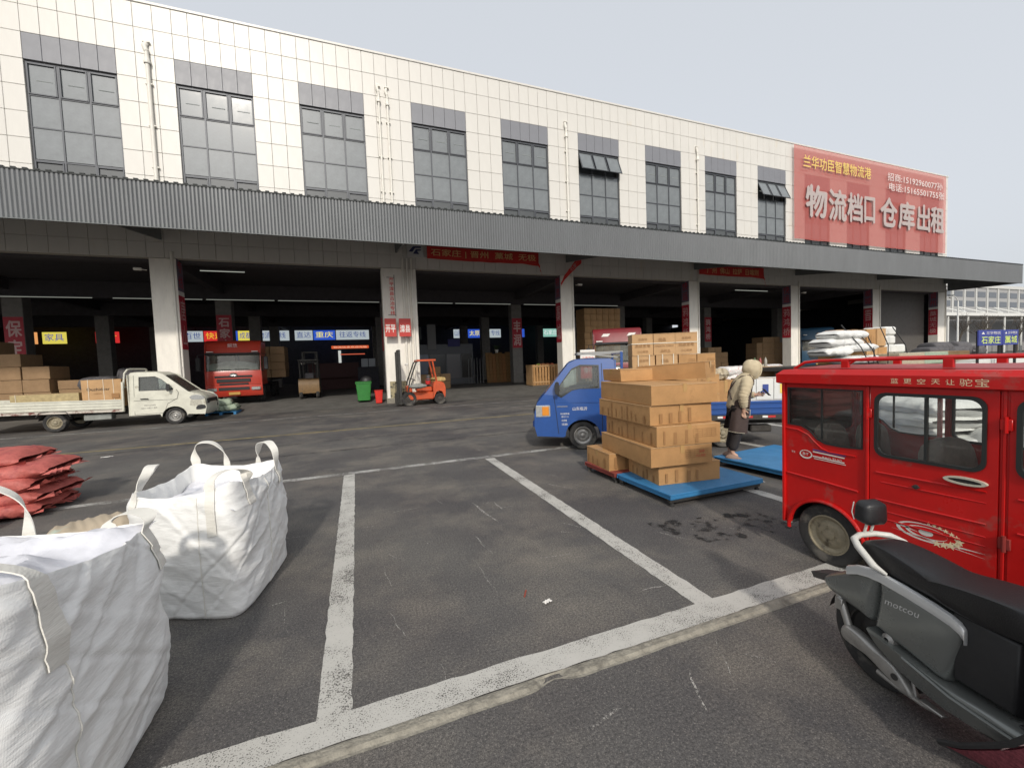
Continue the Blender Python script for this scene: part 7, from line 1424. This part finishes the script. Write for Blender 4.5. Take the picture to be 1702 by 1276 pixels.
# far building, canopy, lamp, trees on the right
FB = thing('far_building', 'long grey building with rows of dark windows far beyond the right end of the warehouse', 'building', (200, 60, 0)); m = MB(); m.box(-75, 60, 0, 30, 0, 17.2); m.build('wall', mat('far_grey_wall', (.30, .30, .30), .8, var=.05), FB)
m = MB(); m.box(-75.2, 60.2, -.3, 30, 17.2, 18.0); m.build('parapet', mat('far_pale_cap', (.5, .5, .48), .8), FB); wn = mat('far_window', (.10, .11, .125), .2)
fme = MB().box(-1.9, 1.9, -.06, .05, -.75, .75).mesh('window', wn)
for i in range(22):
    for z in (15.4, 12.9): o = link(fme, 'window', FB); o.location = (-70 + i * 5.6, 0, z)
for i in range(24): m = MB(); m.box(-73 + i * 5.6 - .25, -73 + i * 5.6 + .25, -.2, -.005, 9.5, 17.19); m.build('pilaster', bpy.data.materials['far_pale_cap'], FB)
fc = thing('far_canopy', 'white steel canopy in front of the far grey building', 'canopy', (170, 55, 0)); m = MB(); m.box(-60, 60, -4, 4, 8.6, 9.3); m.build('roof_edge', M['white_card'], fc)
for i in range(14): m = MB(); m.tube([(-58 + i * 8, -4, 9.3), (-54 + i * 8, -1, 11.0), (-50 + i * 8, -4, 9.3)], .12, 5); m.build('truss', M['white_card'], fc); m = MB(); m.tube([(-56 + i * 8, -3.5, 0), (-56 + i * 8, -3.5, 8.6)], .22, 8); m.build('post', M['white_card'], fc)
sl = thing('street_lamp', 'pale single-arm street lamp right of the warehouse corner', 'street lamp', (97.8, 40, 0)); m = MB(); m.tube([(0, 0, 0), (0, 0, 9.6)], [.16, .10], 10); m.tube([(0, 0, 9.6), (-.8, 0, 10.3), (-1.9, 0, 10.6)], .07, 8); m.build('pole', M['white_card'], sl, True); m = MB(); m.box(-2.9, -1.7, -.2, .2, 10.5, 10.68, .05); m.build('lamp_head', M['steel_grey'], sl)
def bare_tree(label, x, y, h, seed, grp='bare trees by the far canopy'):
    t = thing('bare_tree', label, 'tree', (x, y, 0), group=grp); rt = random.Random(seed); m = MB(); m.tube([(0, 0, 0), (.1, 0, h * .35)], [.20, .14], 8); m.build('trunk', mat('bark%d' % seed, (.10, .085, .07), .9), t, True); m = MB()
    def br(p, d, l, r, dep):
        q = p + d * l; m.tube([tuple(p), tuple((p + q) / 2 + Vector((rt.uniform(-1, 1), rt.uniform(-1, 1), rt.uniform(0, 1))) * l * .06), tuple(q)], [r, r * .8, r * .6], 4 if dep > 1 else 5, False)
        if dep < 4:
            for _ in range(3 if dep < 3 else 4): br(q if rt.random() < .6 else (p + q) / 2, (d + Vector((rt.uniform(-.7, .7), rt.uniform(-.7, .7), rt.uniform(-.1, .5)))).normalized(), l * .72, r * .55, dep + 1)
    for k in range(5): br(Vector((.08, 0, h * (.28 + .02 * k))), Vector((rt.uniform(-.6, .6), rt.uniform(-.6, .6), 1)).normalized(), h * .22, .09, 1)
    m.build('crown', bpy.data.materials['bark%d' % seed], t, fix=False)
for i, (x, y) in enumerate(((118, 48), (124, 47), (131, 49), (139, 47))): bare_tree(['leftmost bare tree right of the corner pillar', 'second bare tree from the corner pillar', 'third bare tree from the corner pillar', 'rightmost bare tree before the far canopy'][i], x, y, 9.5, 300 + i)
m = MB(); m.box(150, 260, 44, 47, 0, 4.5); o = m.build('parked_trailers', mat('dim_far_trailers', (.12, .12, .14), .7, var=.4, vscale=.3)); tag(o, 'row of dark trailers in the distance behind the blue sign boards', 'trailers')
# litter
for i, (x, y, c, lb, rz) in enumerate(((1.28, 2.82, (.66, .64, .6), 'crumpled white scrap on the asphalt inside the middle bay', 20), (1.17, 3.0, (.25, .05, .03), 'thin reddish stick lying on the asphalt inside the middle bay', 60), (-5.6, 12.4, (.66, .64, .6), 'white scrap on the asphalt beyond the red sacks', 10))):
    m = MB()
    if i == 1: m.box(-.05, .05, -.006, .006, 0, .008, .002)
    else: m.grid(6, 6, lambda u, v: ((u - .5) * .07, (v - .5) * .04, .008 + .02 * abs(nz(u * 3, v * 3, i)) * (1 if i else 1)))
    o = m.build('litter', mat('litter%d' % i, c, .8), None, fix=False); o.location = (x, y, .003); o.rotation_euler = (0, 0, R(rz)); o.scale = (1, 1, 1) if i < 2 else (3, 2, 1); tag(o, lb, 'litter')
